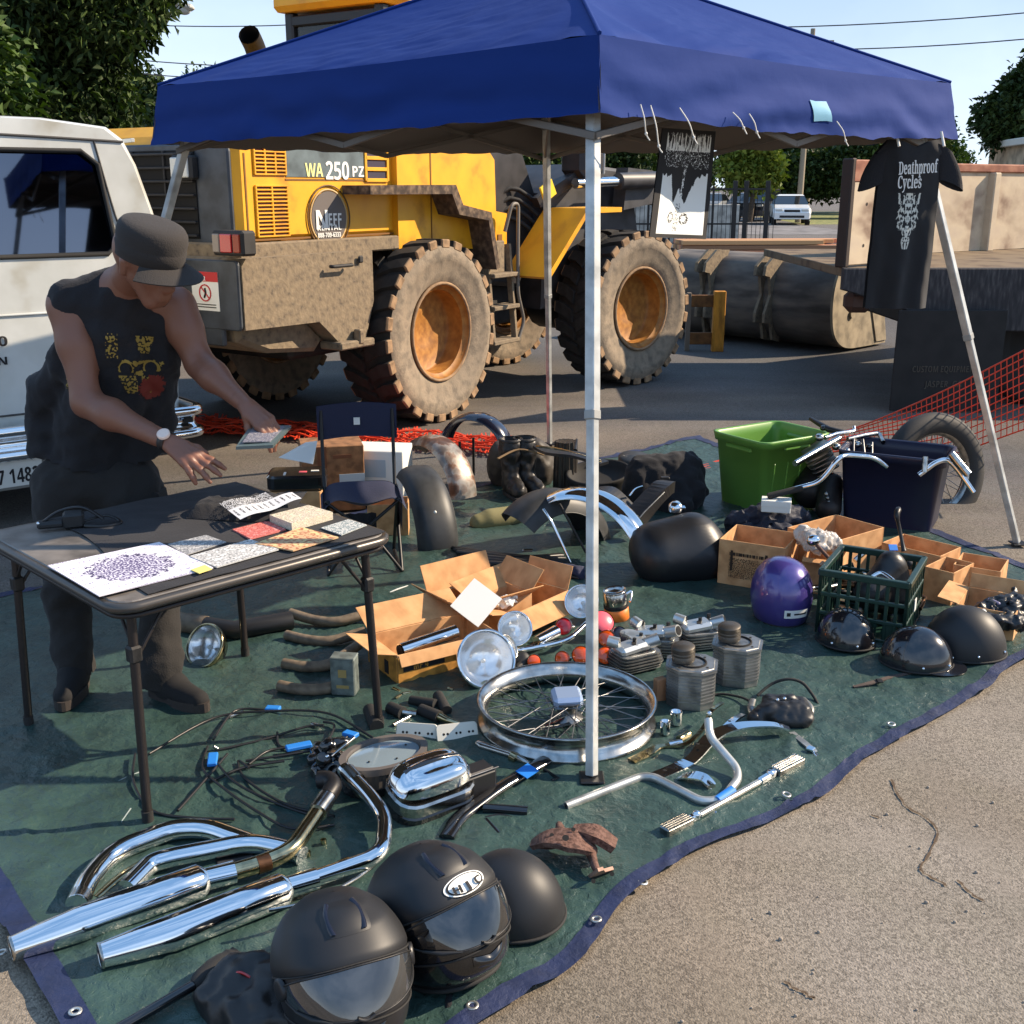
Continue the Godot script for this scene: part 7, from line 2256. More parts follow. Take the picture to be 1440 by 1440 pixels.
	tubes(t, "lever", spline([P(-0.075, 0.012, -2.832), P(-0.037, 0.014, -2.843), P(0, 0.012, -2.832)], 4), 0.005, mats["black_metal"], 6)
	tubes(t, "link", [P(-0.075, 0.012, -2.824), P(-0.036, 0.01, -2.754)], 0.009, blk, 8, 0.5)
	# pointed chrome screwdriver-like bits next to the wheel
	t = good("axle_spacer", "chrome and brass tapered fitting beside the spoked rim", "fitting", P(-0.034, 0, -3.222))
	tubes(t, "body", [P(-0.11, 0.016, -3.268), P(-0.096, 0.018, -3.249), P(0, 0.018, -3.188), P(0.009, 0.02, -3.175), P(0.055, 0.016, -3.137)], [0.012, 0.015, 0.013, 0.016, 0.006], mats["worn_chrome"], 14)
	band(t, "collar", P(-0.002, 0.018, -3.179), P(0.016, 0.018, -3.165), 0.0175, mats["gold_chrome"])
	# pedals, pegs, bolts
	for q in [[P(-0.313, 0.022, -3.335), "pale steel pedal plate with three pairs of holes, left of its twin", -8.0], [P(-0.18, 0.026, -3.327), "pale steel pedal plate with three pairs of holes, tilted up beside the rim", 14.0]]:
		t = good("pedal_plate", q[1], "pedal", q[0], "pale pedal plates")
		var Bq := Basis(Vector3.UP, deg_to_rad(q[2])) * Basis(Vector3.RIGHT, deg_to_rad(58.0))
		st = S(); X = Transform3D(Bq, q[0] - t.position); prism_y(st, rrect(0.138, 0.062, 0.014), 0.008, 0.002); W(t); put(st, "plate", M("pedal_pale", rgb(206, 202, 188), 0.5, 0.2), t)
		for k in 6:
			st = S(); X = Transform3D(Bq, q[0] - t.position); disc(st, P(-0.045 + (k / 2) * 0.042 + (k % 2) * 0.013, 0.0046, 0.002), 0.0042, 10); W(t); put(st, "hole", mats["recess"], t)
	t = good("foot_peg", "ribbed rubber foot peg on a steel stub, nearest the two pedal plates", "foot peg", P(-0.255, 0, -3.482), "foot pegs")
	tubes(t, "rubber", [P(-0.311, 0.03, -3.486), P(-0.244, 0.03, -3.432)], 0.021, mats["rubber"], 12)
	tubes(t, "stub", [P(-0.249, 0.03, -3.437), P(-0.225, 0.028, -3.42), P(-0.214, 0.028, -3.41), P(-0.161, 0.02, -3.389)], [0.017, 0.013, 0.012, 0.006], mats["gold_chrome"], 10)
	t = good("foot_peg", "dark rubber foot peg lying behind the table leg", "foot peg", P(-0.459, 0, -3.455), "foot pegs")
	tubes(t, "rubber", [P(-0.486, 0.03, -3.486), P(-0.448, 0.025, -3.369)], 0.024, mats["rubber"], 12)
	tubes(t, "arm", [P(-0.419, 0.03, -3.502), P(-0.371, 0.03, -3.459)], 0.022, mats["rubber"], 12)
	tubes(t, "stub", [P(-0.372, 0.03, -3.464), P(-0.326, 0.025, -3.463)], 0.011, mats["worn_chrome"], 10)
	t = good("foot_peg", "dark rubber foot peg lying upright beyond the other pegs", "foot peg", P(-0.246, 0, -3.62), "foot pegs")
	tubes(t, "rubber", [P(-0.26, 0.03, -3.597), P(-0.224, 0.02, -3.495)], 0.02, mats["rubber"], 12)
	tubes(t, "arm", [P(-0.353, 0.02, -3.578), P(-0.265, 0.03, -3.53)], 0.018, mats["rubber"], 12)
	tubes(t, "stub", [P(-0.396, 0.02, -3.389), P(-0.317, 0.02, -3.495)], 0.008, mats["worn_chrome"], 8)
	# control cables: looping black cables with blue tape
	t = good("control_cables", "tangle of looping black control cables tied with blue tape", "cables", P(-0.787, 0, -3.185))
	var cm = mats["satin_black"]
	for L in [[P(-1.147, 0.022, -3.19), P(-1.006, 0.026, -3.43), P(-0.824, 0.028, -3.479), P(-0.628, 0.026, -3.467), P(-0.464, 0.022, -3.31), P(-0.361, 0.017, -3.199)], [P(-0.977, 0.018, -3.245), P(-0.953, 0.024, -3.096), P(-0.87, 0.027, -2.984), P(-0.733, 0.028, -2.843), P(-0.615, 0.025, -2.755), P(-0.5, 0.019, -2.783)], [P(-0.966, 0.028, -3.274), P(-0.947, 0.026, -3.483), P(-0.854, 0.021, -3.504)], [P(-0.935, 0.028, -3.156), P(-0.833, 0.026, -3.007), P(-0.683, 0.021, -2.894), P(-0.547, 0.017, -2.823)], [P(-0.941, 0.019, -3.219), P(-0.809, 0.019, -3.291), P(-0.684, 0.025, -3.369), P(-0.625, 0.028, -3.374)], [P(-0.809, 0.028, -3.089), P(-0.854, 0.024, -3.141), P(-0.81, 0.018, -3.042), P(-0.662, 0.02, -2.895), P(-0.505, 0.025, -2.818)], [P(-0.772, 0.021, -3.337), P(-0.742, 0.017, -3.247), P(-0.636, 0.023, -3.226), P(-0.552, 0.027, -3.276), P(-0.532, 0.028, -3.298)], [P(-0.832, 0.023, -3.143), P(-0.716, 0.027, -3.172), P(-0.567, 0.028, -3.226)], [P(-0.911, 0.02, -3.017), P(-0.832, 0.025, -3.094), P(-0.708, 0.028, -3.133)], [P(-1.188, 0.028, -3.179), P(-1.137, 0.026, -3.007), P(-1.033, 0.021, -2.855), P(-0.912, 0.017, -2.823), P(-0.786, 0.023, -2.806)], [P(-0.957, 0.028, -2.843), P(-0.924, 0.027, -3.026), P(-0.899, 0.024, -3.186)], [P(-0.632, 0.022, -3.411), P(-0.59, 0.027, -3.376), P(-0.593, 0.028, -3.274)], [P(-0.814, 0.028, -3.111), P(-0.769, 0.024, -3.21), P(-0.662, 0.018, -3.245)]]:
		tubes(t, "cable", spline(L, 6), 0.0042, cm, 7)
	for q in [[P(-0.926, 0.03, -3.103), P(-0.94, 0.03, -3.175)], [P(-0.716, 0.035, -3.199), P(-0.641, 0.035, -3.232)], [P(-0.845, 0.025, -3.507), P(-0.795, 0.025, -3.501)], [P(-0.549, 0.03, -3.319), P(-0.504, 0.03, -3.294)]]:
		st = S(); bar(st, q[0], q[1], 0.03, 0.014, Vector3.UP, 0.003); put(st, "blue_tape", mats["blue_tape"], t)
	for q in [[P(-0.959, 0.02, -3.452), P(-0.919, 0.02, -3.49)], [P(-0.67, 0.02, -3.4), P(-0.645, 0.02, -3.389)], [P(-0.952, 0.03, -3.222), P(-0.941, 0.02, -3.227)]]: band(t, "ferrule", q[0], q[1], 0.006, mats["worn_chrome"])
	t = good("cable_tie", "thin clear cable tie by the table's near leg", "cable tie", P(-1.2, 0, -3.074))
	tubes(t, "tie", [P(-1.226, 0.012, -3.002), P(-1.139, 0.016, -3.093)], 0.0022, M("clear_tie", rgb(170, 180, 176), 0.3), 4)
	t = good("cable_tie", "thin clear cable tie left of the bent shield", "cable tie", P(-1.117, 0, -2.863))
	tubes(t, "tie", [P(-1.109, 0.012, -2.794), P(-1.103, 0.016, -2.875)], 0.0022, mats["clear_tie"], 4)
	t = good("brass_nuts", "two small brass nuts beside the gold header bend", "nuts", P(-0.547, 0, -2.699))
	for q in [P(-0.55, 0.02, -2.641), P(-0.517, 0.02, -2.699)]:
		st = S(); X = Transform3D(Basis.IDENTITY, q - t.position); lathe(st, [Q(0.008, -0.008), Q(0.009, 0.006), Q(0.009, 0.006), Q(0.004, 0.006)], 6); W(t); put(st, "nut", mats["gold_chrome"], t)
	# rusty bracket
	t = good("rusty_bracket", "rust-brown cast exhaust flange bracket beside the matt half helmet", "bracket", P(0.184, 0, -2.672))
	st = S()
	blob(st, [[P(0.069, 0.04, -2.658), P(0.153, 0.06, -2.64), 0.014, 0.022], [P(0.135, 0.06, -2.674), P(0.13, 0.045, -2.741), 0.018, 0.01], [P(0.153, 0.06, -2.64), P(0.212, 0.05, -2.615), 0.022, 0.014], [P(0.204, 0.055, -2.614), P(0.218, 0.04, -2.539), 0.014, 0.01]], 0.005, 150.0, fbm(162, 18.0, 2), 0.003)
	put(st, "casting", mats["rust"], t)
	strip(t, "saddle", [P(0.053, 0.05, -2.635), P(0.099, 0.078, -2.625), P(0.161, 0.088, -2.596), P(0.21, 0.062, -2.59)], [0.03, 0.075, 0.095, 0.03], 0.014, mats["rust"])
	strip(t, "lobe", [P(0.165, 0.08, -2.656), P(0.22, 0.085, -2.635), P(0.273, 0.055, -2.621)], [0.03, 0.06, 0.045], 0.022, mats["rust"])
	for q in [[P(0.14, 0.108, -2.578), 0.009], [P(0.106, 0.088, -2.623), 0.006], [P(0.163, 0.1, -2.631), 0.006], [P(0.094, 0.082, -2.605), 0.005]]:
		st = S(); disc(st, q[0] + P(0, 0.002, 0.004), q[1], 14, P(0.05, 1, 0.55)); put(st, "hole", mats["recess"], t)
	st = S()
	X = Transform3D(Basis(Vector3(0.93, 0.12, -0.33).normalized(), Vector3(0.1, 0.72, 0.68).normalized(), Vector3(0.93, 0.12, -0.33).cross(Vector3(0.1, 0.72, 0.68)).normalized()), P(0.233, 0.03, -2.542) - t.position)
	X.basis = X.basis.orthonormalized()
	prism(st, V2([-0.034,-0.026, -0.026,-0.034, 0.028,-0.022, 0.036,-0.012, 0.034,0.0, 0.008,0.006, -0.004,0.04, -0.02,0.044, -0.032,0.0]), 0.009, 0.002)
	W(t)
	put(st, "flange", M("flange_pale", rgb(186, 146, 124), 0.6, 0.2, {"tex": texs["mottle"], "tri": 5.0}), t)
	for q in [P(0.209, 0.028, -2.504), P(0.258, 0.035, -2.525)]:
		st = S(); disc(st, q + P(0, 0.004, 0.006), 0.006, 12, P(0.1, 0.7, 0.7)); put(st, "bolt_hole", mats["recess"], t)
	x0()
	# handlebar with blue tape, footpeg bar, chrome fender struts
	t = good("handlebar", "bent chrome handlebar with blue tape lying in front of the canopy leg", "handlebar", P(0.471, 0, -3.01))
	var hb := fillet([P(0.155, 0.018, -2.883), P(0.394, 0.02, -3.051), P(0.432, 0.022, -3.043), P(0.556, 0.02, -2.903), P(0.616, 0.022, -2.916), P(0.681, 0.03, -3.016), P(0.686, 0.04, -3.067), P(0.621, 0.085, -3.184), P(0.623, 0.12, -3.232)], 0.055, 6)
	tubes(t, "bar", hb, 0.0135, mats["aluminium"], 14)
	st = S(); disc(st, P(0.154, 0.018, -2.882), 0.0105, 12, P(-0.93, 0, 0.36)); put(st, "bar_end", mats["recess"], t)
	band(t, "blue_tape", P(0.598, 0.022, -2.904), P(0.653, 0.026, -2.958), 0.0155, mats["blue_tape"])
	t = good("highway_bar", "chrome bar with two ribbed rectangular pegs along the tarp's edge", "bar", P(0.657, 0, -2.969))
	var e0 := P(0.421, 0.022, -2.742); var e1 := P(0.504, 0.022, -2.808); var e2 := P(0.533, 0.024, -2.827); var e3 := P(0.745, 0.024, -3.014); var e4 := P(0.805, 0.024, -3.07); var e5 := P(0.903, 0.024, -3.15)
	st = S(); bar(st, e2, e3, 0.017, 0.014, Vector3.UP, 0.003); put(st, "bar", mats["aluminium"], t)
	for q in [[e0, e1], [e4, e5]]:
		st = S(); bar(st, q[0], q[1], 0.036, 0.026, Vector3.UP, 0.004); var pg := put(st, "peg", mats["dull_chrome"], t)
		for k in 5:
			st = S(); bar(st, q[0].lerp(q[1], 0.04) + P(0.010, 0.0135, 0.012) * (k - 2) * 0.55 * P(1, 0, 1) + P(0, 0.0135, 0), q[0].lerp(q[1], 0.96) + P(0.010, 0, 0.012) * (k - 2) * 0.55 + P(0, 0.0135, 0), 0.003, 0.003, Vector3.UP, 0.0); put(st, "rib", mats["worn_chrome"], pg)
	for q in [[e1, e2], [e3, e4]]:
		st = S(); bar(st, q[0], q[1], 0.02, 0.02, Vector3.UP, 0.004); ball(st, q[0].lerp(q[1], 0.7) + P(0, 0.006, 0), P(0.014, 0.012, 0.014), 10, 6); put(st, "clevis", mats["chrome"], t)
	tubes(t, "drop_bolt", [P(0.584, 0.018, -2.852), P(0.579, 0.006, -2.804)], 0.005, mats["chrome"], 8)
	t = good("fender_strut", "flat chrome fender strut with slotted ends, nearer the spoked rim", "strut", P(0.537, 0, -3.327))
	strip(t, "strap", [P(0.374, 0.016, -3.155), P(0.433, 0.02, -3.203), P(0.48, 0.02, -3.246), P(0.561, 0.022, -3.256), P(0.624, 0.06, -3.301), P(0.656, 0.085, -3.363), P(0.705, 0.085, -3.427)], [0.034, 0.034, 0.02, 0.016, 0.014, 0.014, 0.014], 0.005, mats["gold_chrome"])
	for q in [P(0.428, 0.028, -3.198), P(0.397, 0.025, -3.157)]:
		st = S(); disc(st, q, 0.005, 10); put(st, "slot", mats["recess"], t)
	st = S(); ball(st, P(0.645, 0.09, -3.337), P(0.009, 0.009, 0.009), 8, 6); put(st, "bolt_head", mats["chrome"], t)
	t = good("fender_strut", "wide curved chrome bracket with slotted feet, arching under the caliper", "strut", P(0.654, 0, -3.327))
	strip(t, "strap", [P(0.439, 0.014, -3.062), P(0.518, 0.018, -3.116), P(0.57, 0.02, -3.166), P(0.648, 0.045, -3.266), P(0.74, 0.06, -3.306), P(0.849, 0.055, -3.325), P(0.908, 0.04, -3.325)], [0.046, 0.046, 0.04, 0.052, 0.044, 0.034, 0.024], 0.006, mats["chrome"])
	strip(t, "arm", [P(0.694, 0.05, -3.305), P(0.735, 0.05, -3.371), P(0.775, 0.045, -3.418)], [0.03, 0.022, 0.016], 0.006, mats["chrome"])
	for q in [P(0.509, 0.03, -3.121), P(0.469, 0.027, -3.078), P(0.59, 0.045, -3.213), P(0.714, 0.06, -3.341)]:
		st = S(); disc(st, q, 0.006, 10); put(st, "slot", mats["recess"], t)
	t = good("tail_bracket", "small curved chrome plate under the bent handlebar", "bracket", P(0.578, 0, -3.074))
	strip(t, "plate", [P(0.51, 0.014, -3.062), P(0.542, 0.035, -3.033), P(0.578, 0.035, -3.016), P(0.606, 0.012, -2.998)], [0.055, 0.05, 0.045, 0.036], 0.005, mats["chrome"])
	tubes(t, "barrel", [P(0.585, 0.018, -3.012), P(0.597, 0.018, -2.987)], 0.014, mats["worn_chrome"], 14)
	t = good("link_strap", "short silver strap with a bolted end near the caliper", "strap", P(0.952, 0, -3.303))
	strip(t, "strap", [P(0.922, 0.016, -3.346), P(0.955, 0.016, -3.248), P(0.966, 0.012, -3.218)], [0.022, 0.022, 0.02], 0.005, mats["aluminium"])
	st = S(); box(st, P(0.952, 0.024, -3.219), P(0.026, 0.012, 0.022), 0.003, Basis(Vector3.UP, -0.7)); tube(st, [P(0.957, 0.016, -3.22), P(0.968, 0.012, -3.19)], 0.007, 8); put(st, "bolt", mats["chrome"], t)
	# brake caliper with hose
	t = good("brake_caliper", "black brake caliper with pale mounting ears and a black hose", "caliper", P(0.924, 0, -3.482))
	st = S()
	blob(st, [[P(0.817, 0.03, -3.422), P(0.879, 0.05, -3.461), 0.026, 0.03], [P(0.873, 0.05, -3.434), P(0.969, 0.05, -3.434), 0.032, 0.034], [P(0.904, 0.025, -3.405), P(0.977, 0.03, -3.411), 0.026, 0.03], [P(0.874, 0.06, -3.495), P(0.944, 0.065, -3.485), 0.02, 0.02], [P(0.983, 0.05, -3.488), P(0.988, 0.04, -3.438), 0.024, 0.02]], 0.006, 120.0, fbm(163, 24.0, 2), 0.006)
	put(st, "caliper_body", mats["satin_black"], t)
	tubes(t, "mounting_ear", spline([P(0.837, 0.03, -3.563), P(0.816, 0.03, -3.486), P(0.829, 0.025, -3.432)], 4), 0.013, mats["alloy"], 8, 0.5)
	tubes(t, "mounting_ear", spline([P(1.007, 0.04, -3.554), P(1.021, 0.035, -3.492), P(1.007, 0.02, -3.452)], 4), 0.012, mats["alloy"], 8, 0.5)
	for q in [P(0.894, 0.085, -3.449), P(0.92, 0.085, -3.459)]:
		st = S(); ball(st, q, P(0.007, 0.006, 0.007), 8, 5); put(st, "bolt_head", mats["chrome"], t)
	tubes(t, "hose", spline([P(0.866, 0.02, -3.618), P(0.921, 0.05, -3.648), P(0.977, 0.07, -3.646), P(1.026, 0.06, -3.638), P(1.056, 0.03, -3.609), P(1.067, 0.012, -3.567)], 7), 0.0055, mats["rubber"], 8)
	tubes(t, "lead", spline([P(0.675, 0.012, -3.601), P(0.73, 0.02, -3.63), P(0.799, 0.025, -3.596), P(0.832, 0.03, -3.541)], 6), 0.0045, mats["rubber"], 7)
	# little chrome cups
	for q in [[P(0.505, 0, -3.347), 0.017, "small chrome cup nut lying nearest to the rim"], [P(0.55, 0, -3.418), 0.021, "small chrome cup nut behind the other one"]]:
		t = good("chrome_cup", q[2], "cup nut", q[0], "chrome cup nuts")
		st = S(); X = Transform3D(Basis.IDENTITY, q[0] + P(0, 0.012, 0) - t.position); lathe(st, [Q(q[1] * 0.9, 0.0), Q(q[1], 0.004), Q(q[1], 0.045), Q(q[1], 0.045), Q(q[1] * 0.8, 0.046), Q(q[1] * 0.78, 0.02), Q(0, 0.02)], 18); W(t); put(st, "cup", mats["chrome"], t)
	t = good("small_tubes", "two short chrome sleeves lying by the cup nuts", "sleeves", P(0.545, 0, -3.298))
	tubes(t, "sleeve", [P(0.504, 0.016, -3.258), P(0.548, 0.016, -3.277)], 0.012, mats["chrome"], 12)
	tubes(t, "sleeve", [P(0.544, 0.016, -3.297), P(0.58, 0.016, -3.336)], 0.013, mats["gold_chrome"], 12)
	x0()

func prism_y(st: SurfaceTool, poly: PackedVector2Array, d: float, bev := 0.0) -> void:   # like prism, standing on the x/z plane
	var k := X
	X = X * Transform3D(Basis(Vector3.RIGHT, Vector3.FORWARD, Vector3.UP), Vector3.ZERO)
	prism(st, poly, d, bev)
	X = k

func strip(t: Node3D, called: String, pts: Array, w: Array, th: float, m: Material) -> MeshInstance3D:   # a flat strap through points, lying on its broad side
	var P := spline(pts, 6)
	var st := S()
	var fr := frames(P)
	var rows := []
	for i in P.size():
		var f := float(i) / 6.0
		var a: float = w[mini(int(f), w.size() - 1)]; var b: float = w[mini(int(f) + 1, w.size() - 1)]
		var ww := lerpf(a, b, f - int(f)) * 0.5
		var side: Vector3 = (fr[i][0] as Vector3).cross(Vector3.UP).normalized()
		var up: Vector3 = side.cross(fr[i][0]).normalized() * th * 0.5
		rows.append(PackedVector3Array([P[i] - side * ww + up, P[i] + side * ww + up, P[i] + side * ww - up, P[i] - side * ww - up]))
	grid(st, rows, true, false, true, true)
	for e in [0, P.size() - 1]:
		var r: PackedVector3Array = rows[e]
		flat(st)
		if e == 0: quad(st, r[0], r[1], r[2], r[3])
		else: quad(st, r[3], r[2], r[1], r[0])
	return put(st, called, m, t)


# ---------------------------------------------------------------- cartons, tubs, middle of the tarp
func carton(called: String, label: String, p0: Vector3, p1: Vector3, d: float, h: float, m: Material, flaps: Array = [], group := "", tilt := 0.0) -> Node3D:   # p0, p1: lower front corners; flaps: opening angle of front, right, back, left flap, or none
	var x := (p1 - p0)
	var w := x.length()
	x = x.normalized()
	var t := thing(called, label, "box", P(p0.x, 0.012, p0.z), 0.0, group)
	t.rotation.y = atan2(-x.z, x.x)
	var th := 0.006
	var dark = mats["card_dark"]
	var sides := [[Vector3(w * 0.5, h * 0.5, -th * 0.5), Vector3(w, h, th)], [Vector3(w - th * 0.5, h * 0.5, -d * 0.5), Vector3(th, h, d - th * 2.0)], [Vector3(w * 0.5, h * 0.5, -d + th * 0.5), Vector3(w, h, th)], [Vector3(th * 0.5, h * 0.5, -d * 0.5), Vector3(th, h, d - th * 2.0)]]
	for s in sides:
		var st := S(); box(st, s[0], s[1], 0.0015); put(st, "side", m, t)
	var sb := S(); box(sb, P(w * 0.5, 0.004, -d * 0.5), P(w - th * 2.1, 0.006, d - th * 2.1)); put(sb, "bottom", m, t)
	var hinge := [[Vector3(w * 0.5, h, -th * 0.5), Vector3(0, 0, 1), w - 0.01], [Vector3(w - th * 0.5, h, -d * 0.5), Vector3(1, 0, 0), d - 0.01], [Vector3(w * 0.5, h, -d + th * 0.5), Vector3(0, 0, -1), w - 0.01], [Vector3(th * 0.5, h, -d * 0.5), Vector3(-1, 0, 0), d - 0.01]]
	for i in flaps.size():
		if flaps[i] == null: continue
		var a: float = deg_to_rad(flaps[i][0])          # 0 upright, 90 flat outwards, over 90 hanging
		var dir: Vector3 = Vector3.UP * cos(a) + hinge[i][1] * sin(a)
		var ln: float = flaps[i][1]
		var c: Vector3 = hinge[i][0] + dir * (ln * 0.5 + 0.002)
		var ax: Vector3 = Vector3.UP.cross(hinge[i][1])
		var st := S(); box(st, c, P(hinge[i][2], ln, 0.004), 0.001, Basis(ax, dir, ax.cross(dir))); put(st, "flap", m, t)
	return t

func tub(t: Node3D, w: float, d: float, h: float, taper: float, m: Material) -> void:   # a moulded bin standing on the origin, its long side along x
	var st := S()
	var rows := []
	for q in [[1.0 - taper, 0.0, 0.0], [1.0 - taper * 0.1, h - 0.045, 0.0], [1.0 - taper * 0.1, h - 0.045, 0.014], [1.0, h - 0.012, 0.016], [1.0, h, 0.02], [1.0, h + 0.002, 0.006], [1.0, h - 0.006, -0.004], [1.0 - taper * 0.15, h - 0.05, -0.006], [1.0 - taper, 0.008, -0.004]]:
		var row := PackedVector3Array()
		for p in rrect((w * q[0]) + q[2] * 2.0, (d * q[0]) + q[2] * 2.0, 0.045 * q[0] + maxf(q[2], 0.0), 5): row.append(Vector3(p.x, q[1], p.y))
		rows.append(row)
	grid(st, rows, true, false, true)
	put(st, "tub", m, t)
	st = S(); X = at(P(0, 0.008, 0)); prism_y(st, rrect(w * (1.0 - taper), d * (1.0 - taper), 0.04, 5), 0.012); x0(); put(st, "floor", m, t)

func headlight(called: String, label: String, c: Vector3, dir: Vector3, r: float, depth: float, bucket: Material, group := "") -> Node3D:
	var t := thing(called, label, "headlight", P(c.x, 0.012, c.z), 0.0, group)
	var B := Transform3D(toward(dir), c - t.position)
	X = B
	var st := S()
	lathe(st, [Q(0, -depth), Q(r * 0.35, -depth * 0.97), Q(r * 0.72, -depth * 0.72), Q(r * 0.95, -depth * 0.3), Q(r, -0.012), Q(r, -0.012), Q(r * 1.05, -0.010), Q(r * 1.06, 0.006), Q(r * 0.99, 0.010), Q(r * 0.95, 0.004)], 36)
	put(st, "bucket", bucket, t)
	st = S()
	var rows := []
	for q in [[0.95, 0.0], [0.8, -depth * 0.3], [0.5, -depth * 0.52], [0.2, -depth * 0.6], [0.02, -depth * 0.6]]:
		var row := PackedVector3Array()
		for j in 36: row.append(Vector3(cos(TAU * j / 36) * r * q[0], q[1], sin(TAU * j / 36) * r * q[0]))
		rows.append(row)
	grid(st, rows, true, false, true)
	put(st, "reflector", mats["silver"], t)
	st = S(); fgrid(st, 32, 5, func(u, v): return Vector3(cos(u * TAU) * r * 0.96 * v, 0.004 + 0.018 * (1.0 - v * v), sin(u * TAU) * r * 0.96 * v), true, false, true)
	put(st, "lens", mats["lens"], t)
	st = S(); ball(st, P(0, -depth * 0.35, 0), P(0.009, 0.016, 0.009), 8, 6); put(st, "bulb", mats["white"], t)
	x0()
	return t

func indicator(label: String, p: Vector3, dir: Vector3, r: float, lens: Material, group := "amber turn signals") -> Node3D:
	var t := thing("turn_signal", label, "turn signal", P(p.x, 0.012, p.z), 0.0, group)
	X = Transform3D(toward(dir), p - t.position)
	var st := S(); lathe(st, [Q(0, -r * 1.3), Q(r * 0.5, -r * 1.25), Q(r * 0.9, -r * 0.6), Q(r, 0), Q(r, 0), Q(r * 1.06, 0.002), Q(r * 1.0, 0.006)], 20); put(st, "housing", mats["worn_chrome"], t)
	st = S(); fgrid(st, 22, 6, func(u, v): return P(cos(u * TAU) * r * 0.98 * v, 0.003 + r * 0.28 * pow(1.0 - v * v, 0.7), sin(u * TAU) * r * 0.98 * v), true, false, true); put(st, "lens", lens, t)
	st = S(); tube(st, [P(0, -r * 1.2, 0), P(r * 0.6, -r * 2.2, 0)], r * 0.28, 8); put(st, "stem", mats["worn_chrome"], t)
	x0()
	return t

func spoked_rim(t: Node3D, r: float, w: float, hub_r: float, n: int, rim_m: Material, spoke_m: Material, hub_m: Material) -> void:   # axle along y, standing centred on the current X
	var st := S()
	lathe(st, [Q(r, -w), Q(r + 0.004, -w * 0.95), Q(r - 0.001, -w * 0.8), Q(r - 0.012, -w * 0.62), Q(r - 0.022, -w * 0.3), Q(r - 0.024, 0), Q(r - 0.022, w * 0.3), Q(r - 0.012, w * 0.62), Q(r - 0.001, w * 0.8), Q(r + 0.004, w * 0.95), Q(r, w), Q(r - 0.008, w * 0.98), Q(r - 0.02, w * 0.62), Q(r - 0.033, w * 0.25), Q(r - 0.034, 0), Q(r - 0.033, -w * 0.25), Q(r - 0.02, -w * 0.62), Q(r - 0.008, -w * 0.98), Q(r, -w)], 64)
	put(st, "rim", rim_m, t)
	for k in n:
		var a := TAU * (k + 0.5 * (k % 2)) / n
		var s := 1.0 if k % 2 == 0 else -1.0
		var lean := 0.62 if (k / 2) % 2 == 0 else -0.62
		st = S()
		tube(st, [P(cos(a + lean) * hub_r, s * 0.03, sin(a + lean) * hub_r), P(cos(a) * (r - 0.034), 0, sin(a) * (r - 0.034))], 0.0022, 5, false)
		put(st, "spoke", spoke_m, t)
	st = S()
	lathe(st, [Q(0, -0.055), Q(0.02, -0.055), Q(0.02, -0.04), Q(hub_r, -0.036), Q(hub_r, -0.036), Q(hub_r, -0.028), Q(hub_r * 0.62, -0.02), Q(hub_r * 0.62, 0.02), Q(hub_r, 0.028), Q(hub_r, 0.036), Q(hub_r, 0.036), Q(0.02, 0.04), Q(0.02, 0.055), Q(0.02, 0.055), Q(0.0, 0.055)], 24)
	put(st, "hub", hub_m, t)

